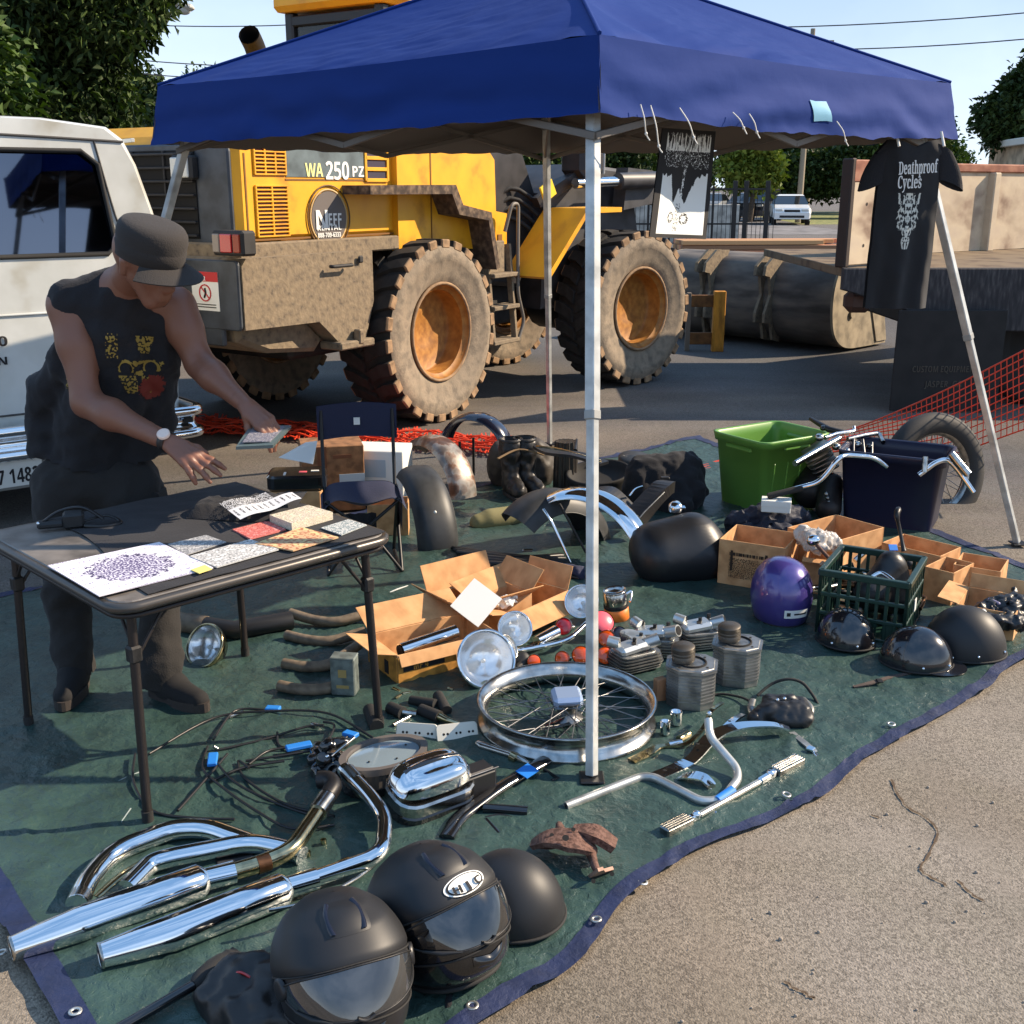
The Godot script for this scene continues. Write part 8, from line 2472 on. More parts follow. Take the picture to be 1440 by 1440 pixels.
func build_middle() -> void:
	var ch = mats["chrome"]
	# spoked rim lying flat
	var c := P(0.184, 0.075, -3.437)
	var t := thing("spoked_rim", "bare chrome spoked wheel rim lying flat beside the canopy leg", "wheel rim", P(c.x, 0.012, c.z))
	X = at(Vector3(0, 0.045, 0))
	spoked_rim(t, 0.298, 0.042, 0.055, 40, mats["worn_chrome"], mats["steel"], mats["steel"])
	X = at(Vector3(0.0, 0.085, 0.0), Vector3(12, 8, 0))
	var st := S(); box(st, Vector3.ZERO, P(0.1, 0.05, 0.085), 0.012); put(st, "hub_block", M("blue_steel", rgb(150, 170, 200), 0.35, 0.4), t)
	x0()
	t = good("foil_strip", "folded silver and red foil strip lying inside the spoked rim", "foil", P(0.168, 0, -3.429))
	strip(t, "strip", [P(0.203, 0.05, -3.429), P(0.13, 0.045, -3.371), P(0.07, 0.035, -3.324), P(0.128, 0.04, -3.33), P(0.192, 0.045, -3.355)], [0.018, 0.014, 0.006, 0.014, 0.016], 0.002, mats["worn_chrome"])
	strip(t, "red_backing", [P(0.159, 0.04, -3.402), P(0.113, 0.036, -3.368), P(0.084, 0.03, -3.349)], [0.02, 0.016, 0.008], 0.002, mats["red_lens"])
	# finned cylinders with pistons, heads behind
	var cyls := [[P(0.624, 0.09, -3.585), "finned alloy cylinder with a dark piston on top, nearest to the spoked rim", -12.0], [P(0.818, 0.09, -3.769), "finned alloy cylinder with a dark piston on top, farther right of the pair", -16.0]]
	for q in cyls:
		t = thing("engine_cylinder", q[1], "engine cylinder", P(q[0].x, 0.012, q[0].z), q[2], "finned cylinders")
		var oct := V2([-0.042,-0.085, 0.042,-0.085, 0.088,-0.045, 0.088,0.045, 0.042,0.085, -0.042,0.085, -0.088,0.045, -0.088,-0.045])
		st = S(); X = at(Vector3(0, 0.075, 0))
		var small := PackedVector2Array()
		for p in oct: small.append(p * 0.91)
		prism_y(st, small, 0.15, 0.004)
		x0(); put(st, "barrel", mats["alloy"], t)
		st = S()
		for k in 10: 
			X = at(Vector3(0, 0.03 + k * 0.0125, 0))
			var f := PackedVector2Array()
			for p in oct: f.append(p * (0.95 if k < 9 else 1.0))
			prism_y(st, f, 0.004 if k < 9 else 0.011)
		x0(); put(st, "fins", mats["alloy"], t)
		st = S(); X = at(P(0, 0.154, 0)); lathe(st, [Q(0.052, -0.004), Q(0.052, 0.0), Q(0.046, 0.001), Q(0.044, -0.01), Q(0.044, -0.01), Q(0, -0.012)], 24); x0(); put(st, "bore", mats["recess"], t)
		st = S(); X = at(Vector3(-0.03, 0.158, 0.0), Vector3(4, 0, 3))
		lathe(st, [Q(0.040, 0.0), Q(0.041, 0.02), Q(0.039, 0.022), Q(0.041, 0.024), Q(0.041, 0.032), Q(0.039, 0.034), Q(0.041, 0.036), Q(0.041, 0.05), Q(0.041, 0.05), Q(0.035, 0.055), Q(0.0, 0.056)], 24); x0(); put(st, "piston", M("piston_dark", rgb(92, 86, 78), 0.45, 0.7), t)
		st = S()
		for a in [0.6, 2.2, 3.9, 5.4]: disc(st, Vector3(cos(a) * 0.066, 0.1515, sin(a) * 0.064), 0.005, 8)
		put(st, "stud_hole", mats["recess"], t)
	for q in [[P(0.461, 0.05, -3.88), "cast alloy cylinder head with exposed ports, nearest to the amber lenses", 28.0], [P(0.555, 0.05, -4.016), "cast alloy cylinder head lying behind its neighbour", -10.0], [P(0.74, 0.05, -4.088), "pale alloy cylinder head beside the farther cylinder", 15.0]]:
		t = thing("cylinder_head", q[1], "cylinder head", P(q[0].x, 0.012, q[0].z), q[2], "cylinder heads")
		st = S()
		for k in 6:
			X = at(Vector3(0, 0.012 + k * 0.011, 0)); prism_y(st, rrect(0.19 - 0.006 * absf(k - 2), 0.14 - 0.006 * absf(k - 2), 0.03), 0.004)
		X = at(Vector3(0, 0.035, 0)); prism_y(st, rrect(0.15, 0.105, 0.03), 0.07, 0.004); x0()
		put(st, "fins", mats["alloy"], t)
		st = S(); box(st, P(-0.02, 0.085, 0.0), P(0.12, 0.035, 0.08), 0.012, Basis(Vector3.BACK, 0.1)); tube(st, [P(0.04, 0.09, 0.01), P(0.085, 0.11, 0.03)], 0.024, 12); tube(st, [P(-0.06, 0.1, -0.02), P(-0.09, 0.105, -0.05)], 0.022, 12)
		put(st, "rocker_box", M("bright_alloy", rgb(196, 198, 196), 0.35, 0.8), t)
		st = S(); disc(st, P(0.087, 0.111, 0.031), 0.018, 14, P(0.8, 0.35, 0.35)); disc(st, P(-0.01, 0.104, 0.015), 0.016, 12, P(0.05, 1, 0.1)); disc(st, P(0.03, 0.1, -0.02), 0.011, 12, P(0.05, 1, 0)); put(st, "port", mats["recess"], t)
		for k in 3:
			st = S(); tube(st, [P(-0.055 + k * 0.05, 0.1, -0.03 + 0.03 * (k % 2)), P(-0.055 + k * 0.05, 0.118, -0.03 + 0.03 * (k % 2))], 0.008, 6); put(st, "bolt", mats["dark_steel"], t)
	t = good("silver_cover", "curved polished cover lying between lenses and cylinder heads", "cover", P(0.467, 0, -4.135))
	strip(t, "cover", [P(0.421, 0.11, -3.957), P(0.444, 0.115, -3.966), P(0.476, 0.115, -3.91), P(0.496, 0.1, -3.85)], [0.03, 0.06, 0.06, 0.03], 0.01, mats["aluminium"])
	t = good("scrap_block", "small wooden block standing between the rim and the near cylinder", "block", P(0.531, 0, -3.678))
	st = S(); box(st, P(0.517, 0.055, -3.59), P(0.04, 0.09, 0.03), 0.003, Basis(Vector3.UP, 0.5)); put(st, "block", M("block_wood", rgb(150, 108, 76), 0.8), t)
	# square tin
	t = thing("grey_tin", "square grey metal tin with faded gold lettering beside the tan bars", "tin", P(-0.594, 0, -3.62) + P(0, 0.012, -0.04), -8.0)
	st = S(); box(st, P(0, 0.07, 0), P(0.088, 0.14, 0.06), 0.004); put(st, "body", M("tin_grey", rgb(122, 132, 128), 0.5, 0.3, {"tex": texs["mottle"], "tri": 4.0}), t)
	st = S(); box(st, P(0, 0.141, 0), P(0.09, 0.006, 0.062), 0.003); put(st, "lid", mats["tin_grey"], t)
	st = S(); box(st, P(0, 0.085, 0.0305), P(0.03, 0.03, 0.001)); box(st, P(0, 0.035, 0.0305), P(0.045, 0.012, 0.001)); put(st, "faded_print", M("faded_gold", rgb(160, 136, 82), 0.6), t)
	# four tan bent bars in a row
	var tanm := M("tan_wrap", rgb(132, 116, 96), 0.6, 0.1, {"tex": texs["mottle"], "tri": 5.0})
	for q in [[P(-0.919, 0.05, -4.341), P(-0.819, 0.035, -4.299), P(-0.726, 0.035, -4.268), P(-0.602, 0.05, -4.325), "bent tan tube lying farthest back in its row of four"], [P(-0.898, 0.03, -4.151), P(-0.813, 0.03, -4.1), P(-0.72, 0.03, -4.078), P(-0.584, 0.05, -4.139), "bent tan tube second from the back in its row of four"], [P(-0.855, 0.03, -3.873), P(-0.78, 0.03, -3.84), P(-0.683, 0.03, -3.847), P(-0.586, 0.06, -3.986), "bent tan tube third from the back in its row of four"], [P(-0.833, 0.03, -3.679), P(-0.757, 0.03, -3.644), P(-0.682, 0.03, -3.644), P(-0.635, 0.03, -3.667), "bent tan tube nearest to the grey tin"]]:
		t = good("tan_tube", q[4], "tube", (q[0] + q[3]) * 0.5, "bent tan tubes")
		tubes(t, "tube", fillet([q[0], q[1], q[2], q[3]], 0.07, 5), 0.0205, tanm, 14)
		st = S(); disc(st, q[0] + (q[0] - q[1]).normalized() * 0.001, 0.0155, 14, q[0] - q[1]); put(st, "end_hole", mats["recess"], t)
	t = good("brown_tube", "long brown and black pipe lying behind the table legs", "pipe", P(-1.168, 0, -4.285))
	tubes(t, "brown_half", [P(-1.409, 0.045, -4.274), P(-1.233, 0.045, -4.212)], 0.04, tanm, 16)
	tubes(t, "black_half", [P(-1.239, 0.045, -4.212), P(-1.108, 0.045, -4.166), P(-0.901, 0.045, -4.274)], 0.038, mats["matt_black"], 16)
	headlight("headlight", "loose chrome headlight tilted up on the tarp under the table", P(-1.164, 0.075, -3.936), Vector3(-0.45, 0.55, 0.75), 0.083, 0.085, mats["gold_chrome"], "loose headlights")
	# yellow carton with the chrome cylinder
	var yc := carton("yellow_carton", "open yellow carton holding a chrome tube, its flaps spread wide", P(-0.413, 0, -3.732), P(-0.054, 0, -3.961), 0.24, 0.11, mats["card"], [[150.0, 0.045], null, [62.0, 0.14], [75.0, 0.10]], "open cartons in the middle")
	st = S(); box(st, P(0.18, 0.05, 0.003), P(0.36, 0.1, 0.004)); box(st, P(-0.003, 0.05, -0.12), P(0.004, 0.1, 0.238)); put(st, "yellow_face", mats["card_yellow"], yc)
	st = S(); box(st, P(0.105, 0.068, 0.006), P(0.17, 0.05, 0.003)); put(st, "black_label", mats["ink"], yc)
	st = S(); box(st, P(-0.006, 0.04, -0.08), P(0.003, 0.05, 0.03)); put(st, "black_label", mats["ink"], yc)
	lettering(yc, "lettering", "MF 4", mats["card_yellow"], at(Vector3(0.09, 0.058, 0.0085)), 0.025, 0.06, "Droid Sans", 700)
	t = good("chrome_tube", "chrome tube sticking out of the yellow carton", "tube", P(-0.327, 0, -3.961))
	tubes(t, "tube", [P(-0.407, 0.12, -3.784), P(-0.215, 0.13, -3.943)], 0.027, ch, 20)
	st = S(); disc(st, P(-0.41, 0.12, -3.782), 0.022, 16, P(-0.407, 0.12, -3.784) - P(-0.215, 0.13, -3.943)); put(st, "tube_mouth", mats["recess"], t)
	# second carton, papers, flaps
	carton("brown_carton", "open brown carton with raised flaps beyond the loose headlights", P(-0.192, 0, -4.135), P(0.083, 0, -4.355), 0.26, 0.12, mats["card"], [[55.0, 0.10], [40.0, 0.11], [25.0, 0.12], [50.0, 0.10]], "open cartons in the middle")
	carton("brown_carton", "open brown carton behind the canopy leg with a half-folded flap", P(0.006, 0, -4.135), P(0.24, 0, -4.42), 0.24, 0.11, mats["card"], [[120.0, 0.10], [20.0, 0.10], [65.0, 0.12], [75.0, 0.13]], "open cartons in the middle")
	flat_item("white_sheet", "square white sheet propped against the brown carton", "paper", [P(-0.148, 0.267, -4.16), P(-0.039, 0.203, -4.1), P(-0.039, 0.203, -4.1) + P(-0.239, 0.189, -4.06) - P(-0.148, 0.267, -4.16), P(-0.239, 0.189, -4.06)], 0.004, mats["paper"])
	t = good("plastic_bags", "small clear bags of screws in the brown carton", "bags", P(-0.044, 0, -4.324))
	st = S(); blob(st, [[P(-0.085, 0.14, -4.187), P(-0.023, 0.15, -4.209), 0.016, 0.018], [P(-0.023, 0.15, -4.209), P(0.006, 0.15, -4.241), 0.016, 0.012]], 0.006, 120.0, fbm(170, 40.0, 2), 0.02); put(st, "bag", mats["white"], t)
	# headlights and indicators
	headlight("headlight", "largest chrome headlight lying face-up beside the yellow carton", P(-0.093, 0.1, -3.752), Vector3(0.30, 0.50, 0.80), 0.105, 0.12, ch, "loose headlights")
	headlight("headlight", "small chrome spot lamp pointing up behind the largest headlight", P(0.011, 0.14, -3.947), Vector3(0.25, 0.45, 0.85), 0.064, 0.08, ch, "loose headlights")
	headlight("headlight", "chrome headlight partly hidden by the canopy's front leg", P(0.284, 0.12, -4.288), Vector3(-0.25, 0.55, 0.8), 0.068, 0.08, ch, "loose headlights")
	headlight("headlight", "bare reflector leaning on the largest headlight", P(-0.021, 0.09, -3.874), Vector3(0.7, 0.5, 0.5), 0.05, 0.05, mats["worn_chrome"], "loose headlights")
	t = good("crash_bar", "thin bent chrome bar running from the headlights to the canopy leg", "bar", P(0.143, 0, -4.172))
	tubes(t, "bar", fillet([P(-0.081, 0.06, -3.924), P(0.022, 0.05, -3.947), P(0.131, 0.05, -3.995), P(0.22, 0.06, -4.028), P(0.318, 0.09, -4.176)], 0.05, 5), 0.0105, ch, 10)
	tubes(t, "second_bar", [P(0.033, 0.03, -3.987), P(0.182, 0.06, -4.1)], 0.0085, mats["worn_chrome"], 10)
	tubes(t, "lamp_stem", [P(0.095, 0.07, -3.99), P(0.172, 0.075, -4.078)], [0.02, 0.025], ch, 14)
	indicator("round red tail lamp lens beside the bent chrome bar", P(0.204, 0.085, -4.105), Vector3(-0.3, 0.5, 0.8), 0.034, mats["red_lens"], "")
	indicator("pink faded lamp lens between the canopy leg and silver can", P(0.362, 0.085, -4.158), Vector3(0.3, 0.7, 0.6), 0.046, mats["pink_lens"], "")
	var am = mats["orange_lens"]
	indicator("amber turn signal standing just right of the canopy leg, upper of two", P(0.365, 0.07, -4.018), Vector3(-0.2, 0.6, 0.75), 0.033, am)
	indicator("amber turn signal just right of the canopy leg, lower of two", P(0.351, 0.05, -3.9), Vector3(0.1, 0.5, 0.8), 0.033, am)
	indicator("amber turn signal immediately left of the canopy leg", P(0.26, 0.05, -3.906), Vector3(-0.1, 0.6, 0.8), 0.034, am)
	indicator("amber turn signal second to the left of the canopy leg", P(0.189, 0.045, -3.885), Vector3(-0.3, 0.5, 0.8), 0.028, am)
	indicator("small amber turn signal nearest to the largest headlight", P(0.082, 0.04, -3.87), Vector3(0.2, 0.4, 0.9), 0.026, am)
	indicator("dark smoked turn signal between amber lenses and cylinder heads", P(0.426, 0.05, -4.102), Vector3(0.4, 0.6, 0.6), 0.035, mats["vent_gloss"], "")
	t = good("silver_can", "silver can with an orange and black band near the pink lens", "can", P(0.443, 0, -4.469))
	st = S(); X = Transform3D(toward(P(-0.12, 1, 0.05)), P(0.44, 0.012, -4.373) - t.position); lathe(st, [Q(0.048, 0.05), Q(0.05, 0.054), Q(0.05, 0.122), Q(0.047, 0.126), Q(0.05, 0.13), Q(0.046, 0.132), Q(0.043, 0.12), Q(0.0, 0.118)], 26); put(st, "can", mats["worn_chrome"], t)
	st = S(); lathe(st, [Q(0.046, 0.0), Q(0.051, 0.004), Q(0.051, 0.052), Q(0.048, 0.053)], 26); put(st, "orange_band", M("band_orange", rgb(226, 120, 40), 0.5), t)
	st = S(); lathe(st, [Q(0.051, 0.056), Q(0.0522, 0.058), Q(0.0522, 0.07), Q(0.051, 0.072)], 26); put(st, "black_band", mats["ink"], t)
	W(t)
	tubes(t, "handle", spline([P(0.47, 0.13, -4.345), P(0.496, 0.13, -4.379), P(0.488, 0.1, -4.341)], 4), 0.006, ch, 6)
	t = good("black_fitting", "black knob and pale fitting at the foot of the largest headlight", "knob", P(0.005, 0, -3.947))
	st = S(); blob(st, [[P(-0.021, 0.03, -3.893), P(0.04, 0.04, -3.903), 0.02, 0.024], [P(0.021, 0.025, -3.852), P(0.059, 0.03, -3.893), 0.012, 0.016]], 0.005, 150.0); put(st, "knob", mats["black_plastic"], t)
	x0()
	t = good("loose_screws", "scattered small screws and white bits in front of the yellow carton", "screws", P(-0.408, 0, -3.678))
	for q in [[P(-0.427, 0.014, -3.69), P(-0.401, 0.014, -3.666)], [P(-0.389, 0.014, -3.643), P(-0.36, 0.014, -3.66)], [P(-0.411, 0.014, -3.608), P(-0.394, 0.014, -3.637)], [P(-0.23, 0.014, -3.69), P(-0.211, 0.014, -3.678)], [P(-0.566, 0.014, -4.052), P(-0.551, 0.02, -4.066)]]: tubes(t, "screw", [q[0], q[1]], [0.0065, 0.004], mats["gold_chrome"], 7)
	t = good("white_scrap", "small torn white scrap on the tarp near the folding chair", "scrap", P(-0.516, 0, -4.788))
	strip(t, "scrap", [P(-0.544, 0.014, -4.685), P(-0.509, 0.018, -4.72), P(-0.458, 0.014, -4.787)], [0.006, 0.012, 0.003], 0.001, mats["white"])
	x0()


# ---------------------------------------------------------------- right side: boxes, crate, bins, helmets, motorcycle parts
func build_right_side() -> void:
	var card = mats["card"]
	var st := S()
	# cartons
	var b := carton("carton", "open brown carton with a black printed stamp, beside the purple helmet", P(0.935, 0, -4.817), P(1.201, 0, -4.677), 0.26, 0.21, card, [], "open cartons on the right")
	var pn := fbm(180, 14.0, 2)
	var stamp := art(96, 80, func(x, y):
		var on := false
		if absf(y - 0.12) < 0.06 and pn.get_noise_2d(x * 3.0, 0.0) > -0.2: on = true
		if (absf(x - 0.06) < 0.03 or absf(x - 0.94) < 0.03) and y < 0.7: on = true
		if y > 0.25 and y < 0.95 and pn.get_noise_2d(x * 2.2, y * 2.2) > 0.12: on = true
		return Color(0.2, 0.15, 0.1, 1.0 if on else 0.0))
	var sm := M("stamp_print", Color.WHITE, 0.9, 0.0, {"tex": stamp})
	sm.transparency = BaseMaterial3D.TRANSPARENCY_ALPHA_SCISSOR
	st = S(); flat(st); quad(st, P(0.05, 0.165, 0.002), P(0.23, 0.165, 0.002), P(0.23, 0.03, 0.002), P(0.05, 0.03, 0.002)); put(st, "stamp", sm, b)
	carton("carton", "low brown carton wedged between the stamped carton and green crate", P(1.277, 0, -4.677), P(1.428, 0, -4.606), 0.2, 0.17, card, [[100.0, 0.04]], "open cartons on the right")
	carton("carton", "open brown carton in front of the navy bin, with wadded plastic", P(1.284, 0.21, -4.995), P(1.449, 0.21, -4.778), 0.36, 0.21, card, [], "open cartons on the right")
	carton("carton", "open brown carton just behind the crate's far edge", P(1.717, 0.15, -4.954), P(1.912, 0.15, -4.746), 0.2, 0.15, card, [], "open cartons on the right")
	carton("carton", "small brown carton touching the green crate's far corner", P(1.794, 0.15, -4.61), P(1.885, 0.15, -4.517), 0.2, 0.15, card, [], "open cartons on the right")
	carton("carton", "open brown carton near the far canopy leg", P(1.941, 0.14, -4.668), P(2.107, 0.14, -4.564), 0.2, 0.14, card, [], "open cartons on the right")
	carton("carton", "open brown carton full of dark parts at the tarp's right edge", P(1.791, 0, -4.231), P(1.98, 0, -4.114), 0.24, 0.12, card, [null, null, [20.0, 0.06], [80.0, 0.08]], "open cartons on the right")
	var t := good("dark_parts", "black bags and small parts piled in the carton at the right edge", "parts", P(2.002, 0, -4.324))
	st = S(); blob(st, [[P(1.908, 0.1, -4.228), P(1.994, 0.12, -4.256), 0.045, 0.04], [P(1.977, 0.1, -4.189), P(2.077, 0.13, -4.23), 0.045, 0.04], [P(2.017, 0.12, -4.256), P(2.055, 0.17, -4.303), 0.026, 0.008], [P(1.856, 0.1, -4.135), P(1.989, 0.1, -4.105), 0.03, 0.03]], 0.009, 90.0, fbm(181, 26.0, 2), 0.02); put(st, "bag", mats["satin_black"], t)
	st = S(); box(st, P(1.977, 0.13, -4.246), P(0.1, 0.012, 0.06), 0.004, Basis(Vector3.UP, 0.4) * Basis(Vector3.BACK, -0.3)); put(st, "purple_card", M("purple_grey", rgb(130, 124, 150), 0.6), t)
	tubes(t, "white_tube", [P(1.806, 0.13, -4.089), P(1.858, 0.14, -4.125)], 0.012, mats["white"], 8)
	t = good("wadded_plastic", "crumpled clear plastic and a chrome mirror on the low cartons", "plastic bag", P(1.455, 0, -5.045))
	st = S(); blob(st, [[P(1.314, 0.24, -4.821), P(1.334, 0.25, -4.653), 0.04, 0.045], [P(1.347, 0.25, -4.704), P(1.42, 0.24, -4.715), 0.045, 0.035]], 0.008, 90.0, fbm(182, 24.0, 2), 0.02); put(st, "plastic", M("crinkled_plastic", rgb(196, 188, 178), 0.25, 0.0, {"alpha": 0.85}), t)
	st = S(); ball(st, P(1.301, 0.28, -4.609), P(0.03, 0.026, 0.026), 14, 9); put(st, "mirror", mats["chrome"], t)
	tubes(t, "mirror_stem", [P(1.306, 0.27, -4.6), P(1.356, 0.22, -4.557)], 0.008, mats["rust"], 8)
	# plastic crate: lattice of bars, each side a part
	var p0 := P(1.234, 0, -4.224); var p1 := P(1.527, 0, -4.064)
	t = thing("plastic_crate", "dark green plastic crate of open lattice holding a black fuel tank", "crate", P(p0.x, 0.012, p0.z))
	var xd := (p1 - p0); var w := xd.length()
	t.rotation.y = atan2(-xd.z, xd.x)
	var d := 0.36; var h := 0.27
	var gm := M("crate_green", rgb(22, 50, 42), 0.35)
	var walls := [[Vector3(0, 0, 0), Vector3(1, 0, 0), w, 9], [Vector3(w, 0, 0), Vector3(0, 0, -1), d, 8], [Vector3(0, 0, -d), Vector3(1, 0, 0), w, 9], [Vector3(0, 0, 0), Vector3(0, 0, -1), d, 8]]
	for q in walls:
		st = S()
		var o: Vector3 = q[0]; var dir: Vector3 = q[1]; var ln: float = q[2]; var n: int = q[3]
		for y in [0.012, 0.09, 0.17, h - 0.012]: bar(st, o + P(0, y, 0) - dir * 0.006, o + dir * (ln + 0.006) + P(0, y, 0), 0.014 if y < h - 0.02 else 0.024, 0.016 if y < h - 0.02 else 0.026, Vector3.UP, 0.003)
		for k in n + 1: bar(st, o + dir * (ln * k / n), o + dir * (ln * k / n) + P(0, h - 0.012, 0), 0.014 if k in [0, n] else 0.010, 0.014, dir, 0.002)
		for k in n: 
			if k % 2 == 1: box(st, o + dir * (ln * (k + 0.5) / n) + P(0, 0.052, 0), (P(ln / n, 0.066, 0.005) if dir.x > 0.5 else P(0.005, 0.066, ln / n)))
		put(st, "lattice_side", gm, t)
	st = S(); box(st, P(w * 0.5, 0.006, -d * 0.5), P(w, 0.008, d)); put(st, "bottom", gm, t)
	st = S(); box(st, P(w + 0.009, 0.125, -0.17), P(0.003, 0.05, 0.035)); put(st, "white_label", mats["white"], t)
	t = good("fuel_tank", "narrow black fuel tank with blue tape standing in the green crate", "fuel tank", P(1.586, 0, -4.403))
	st = S(); blob(st, [[P(1.548, 0.12, -4.355), P(1.55, 0.27, -4.352), 0.075, 0.042], [P(1.466, 0.15, -4.299), P(1.546, 0.24, -4.349), 0.07, 0.045], [P(1.607, 0.12, -4.338), P(1.576, 0.24, -4.349), 0.055, 0.038]], 0.009, 60.0); put(st, "tank", mats["satin_black"], t)
	st = S(); box(st, P(1.585, 0.305, -4.433), P(0.035, 0.004, 0.03), 0.001, Basis(Vector3.RIGHT, 0.7)); put(st, "blue_tape", mats["blue_tape"], t)
	tubes(t, "petcock", spline([P(1.642, 0.28, -4.462), P(1.631, 0.36, -4.505), P(1.616, 0.42, -4.513), P(1.635, 0.44, -4.552)], 4), [0.012, 0.009, 0.008, 0.008, 0.008, 0.008, 0.008, 0.01, 0.012, 0.012, 0.014, 0.013, 0.01], mats["black_metal"], 8)
	t = good("crate_fillings", "chrome and copper fittings heaped inside the green crate", "fittings", P(1.517, 0, -4.42))
	for k in 34:
		var q := P(1.321, 0, -4.42).lerp(P(1.665, 0, -4.387), rng.randf()) + Vector3(rng.randf_range(-0.05, 0.08), rng.randf_range(0.05, 0.2), rng.randf_range(-0.2, 0.12))
		var e := q + Vector3(rng.randf_range(-0.06, 0.06), rng.randf_range(-0.02, 0.04), rng.randf_range(-0.05, 0.05))
		tubes(t, "fitting", [q, e], rng.randf_range(0.008, 0.018), [mats["worn_chrome"], mats["dark_steel"], mats["satin_black"], mats["burnt_chrome"], mats["steel"]][k % 5], 8)
	tubes(t, "curved_pipe", spline([P(1.415, 0.27, -4.16), P(1.46, 0.28, -4.182), P(1.488, 0.27, -4.11)], 5), 0.009, mats["chrome"], 10)
	# helmets
	var ph := thing("purple_helmet", "glossy purple helmet with a white maker's label at its rim", "helmet", P(1.122, 0, -4.387) + P(0, 0.012, 0), 12.0)
	st = S()
	lathe(st, [Q(0.098, 0.0), Q(0.108, 0.01), Q(0.121, 0.06), Q(0.126, 0.11), Q(0.121, 0.16), Q(0.104, 0.205), Q(0.078, 0.238), Q(0.042, 0.258), Q(0.0, 0.265)], 44, P(1, 1, 1.12))
	put(st, "shell", M("purple_paint", rgb(74, 62, 132), 0.28, 0.25, {"coat": 1.0, "coatr": 0.12}), ph)
	for q in [["label_plate", mats["white"], 0.0, 0.43, 0.018, 0.0], ["label_print", mats["ink"], 0.13, 0.24, 0.0035, 0.001], ["label_print", mats["ink"], -0.29, 0.06, 0.008, 0.001]]:
		st = S()
		fgrid(st, 14, 2, func(u, v):
			var a: float = 0.06 + q[2] + lerpf(-q[3], q[3], u)
			var y: float = 0.066 + lerpf(q[4], -q[4], v)
			var r: float = 0.1225 + (y - 0.066) * 0.12 + 0.002 + q[5]
			return Vector3(sin(a) * r, y, cos(a) * r * 1.12))
		put(st, q[0], q[1], ph)
	st = S(); var rg := []
	for j in 40: rg.append(Vector3(cos(TAU * j / 40) * 0.1, 0.003, sin(TAU * j / 40) * 0.112))
	tube(st, rg, 0.006, 8, false, true); put(st, "edge_trim", mats["rubber"], ph)
	var gl := M("candy_black", rgb(24, 23, 27), 0.2, 0.0, {"coat": 1.0})
	half_helmet("half_helmet", "small glossy black half helmet leaning on the green crate", P(1.318, 0, -4.114) + Vector3(0, 0.012, 0), 25.0, gl, Vector3(0.106, 0.145, 0.12), false, true, "black half helmets by the crate")
	half_helmet("half_helmet", "glossy black half helmet with a short peak, nearest to the tarp's edge", P(1.526, 0, -3.908) + Vector3(0, 0.012, 0), 62.0, gl, Vector3(0.112, 0.15, 0.132), true, true, "black half helmets by the crate")
	half_helmet("half_helmet", "satin black half helmet, largest of the three by the crate", P(1.748, 0, -4.015) + Vector3(0, 0.012, 0), 70.0, mats["matt_black"], Vector3(0.132, 0.19, 0.152), false, true, "black half helmets by the crate")
	t = good("helmet_strap", "brown leather strap lying in front of the peaked helmet", "strap", P(1.372, 0, -3.78))
	strip(t, "strap", [P(1.23, 0.014, -3.702), P(1.291, 0.02, -3.719), P(1.382, 0.016, -3.777), P(1.493, 0.014, -3.831)], [0.012, 0.02, 0.018, 0.014], 0.004, M("strap_brown", rgb(74, 62, 56), 0.8))
	st = S(); box(st, P(1.334, 0.024, -3.734), P(0.022, 0.006, 0.028), 0.002); put(st, "buckle", mats["dark_steel"], t)
	# bins
	var gb := thing("green_bin", "open lime green plastic bin with moulded hand grips", "bin", (P(1.245, 0, -6.078) + P(1.54, 0, -6.32)) * 0.5 + P(0.07, 0.012, 0.0), 33.0)
	var gp := M("bin_green", rgb(98, 144, 62), 0.38)
	tub(gb, 0.50, 0.40, 0.41, 0.16, gp)
	for s in [-1.0, 1.0]:
		st = S(); box(st, P(0.24 * s, 0.345, 0), P(0.03, 0.03, 0.2), 0.01); put(st, "hand_grip", gp, gb)
	for k in 4:
		st = S(); box(st, P(-0.15 + k * 0.1, 0.17, 0.178), P(0.012, 0.22, 0.012), 0.004, Basis(Vector3.RIGHT, 0.07)); put(st, "moulded_rib", gp, gb)
	st = S(); box(st, P(0, 0.36, 0.2), P(0.2, 0.028, 0.02), 0.008); put(st, "hand_grip", gp, gb)
	var nb := thing("navy_bin", "tall navy plastic bin with a small red and white label", "bin", (P(2.127, 0, -5.53) + P(1.784, 0, -5.786)) * 0.5 + P(0.10, 0.012, -0.17), -28.0)
	var np := M("bin_navy", rgb(30, 32, 56), 0.35)
	tub(nb, 0.52, 0.38, 0.40, 0.14, np)
	st = S(); box(st, P(0.235, 0.27, 0.08), P(0.003, 0.11, 0.045), 0.0, Basis(Vector3.BACK, -0.06)); var nl := put(st, "label_plate", mats["white"], nb)
	st = S(); box(st, P(0.2375, 0.305, 0.08), P(0.003, 0.04, 0.04), 0.0, Basis(Vector3.BACK, -0.06)); put(st, "red_print", mats["red_lens"], nl)
	for x in [-0.12, 0.12]:
		st = S(); box(st, P(x, 0.19, 0.168), P(0.012, 0.28, 0.012), 0.004, Basis(Vector3.RIGHT, 0.06)); put(st, "moulded_rib", np, nb)
	# motorcycle front end: wheel with tyre, forks, bars, engine
	var mc := P(2.402, 0.18, -6.2)
	t = thing("motorcycle_wheel", "large black motorcycle tyre on a spoked rim behind the navy bin", "wheel", P(mc.x, 0.012, mc.z))
	var WB := Transform3D(toward(Vector3(0.32, 0.16, 0.93)), Vector3(0, mc.y - 0.012, 0))
	X = WB
	var pr := []
	for j in 17:
		var a := lerpf(-2.5, 2.5, j / 16.0)
		pr.append(Vector2(0.282 + 0.064 * cos(a), 0.054 * sin(a)))
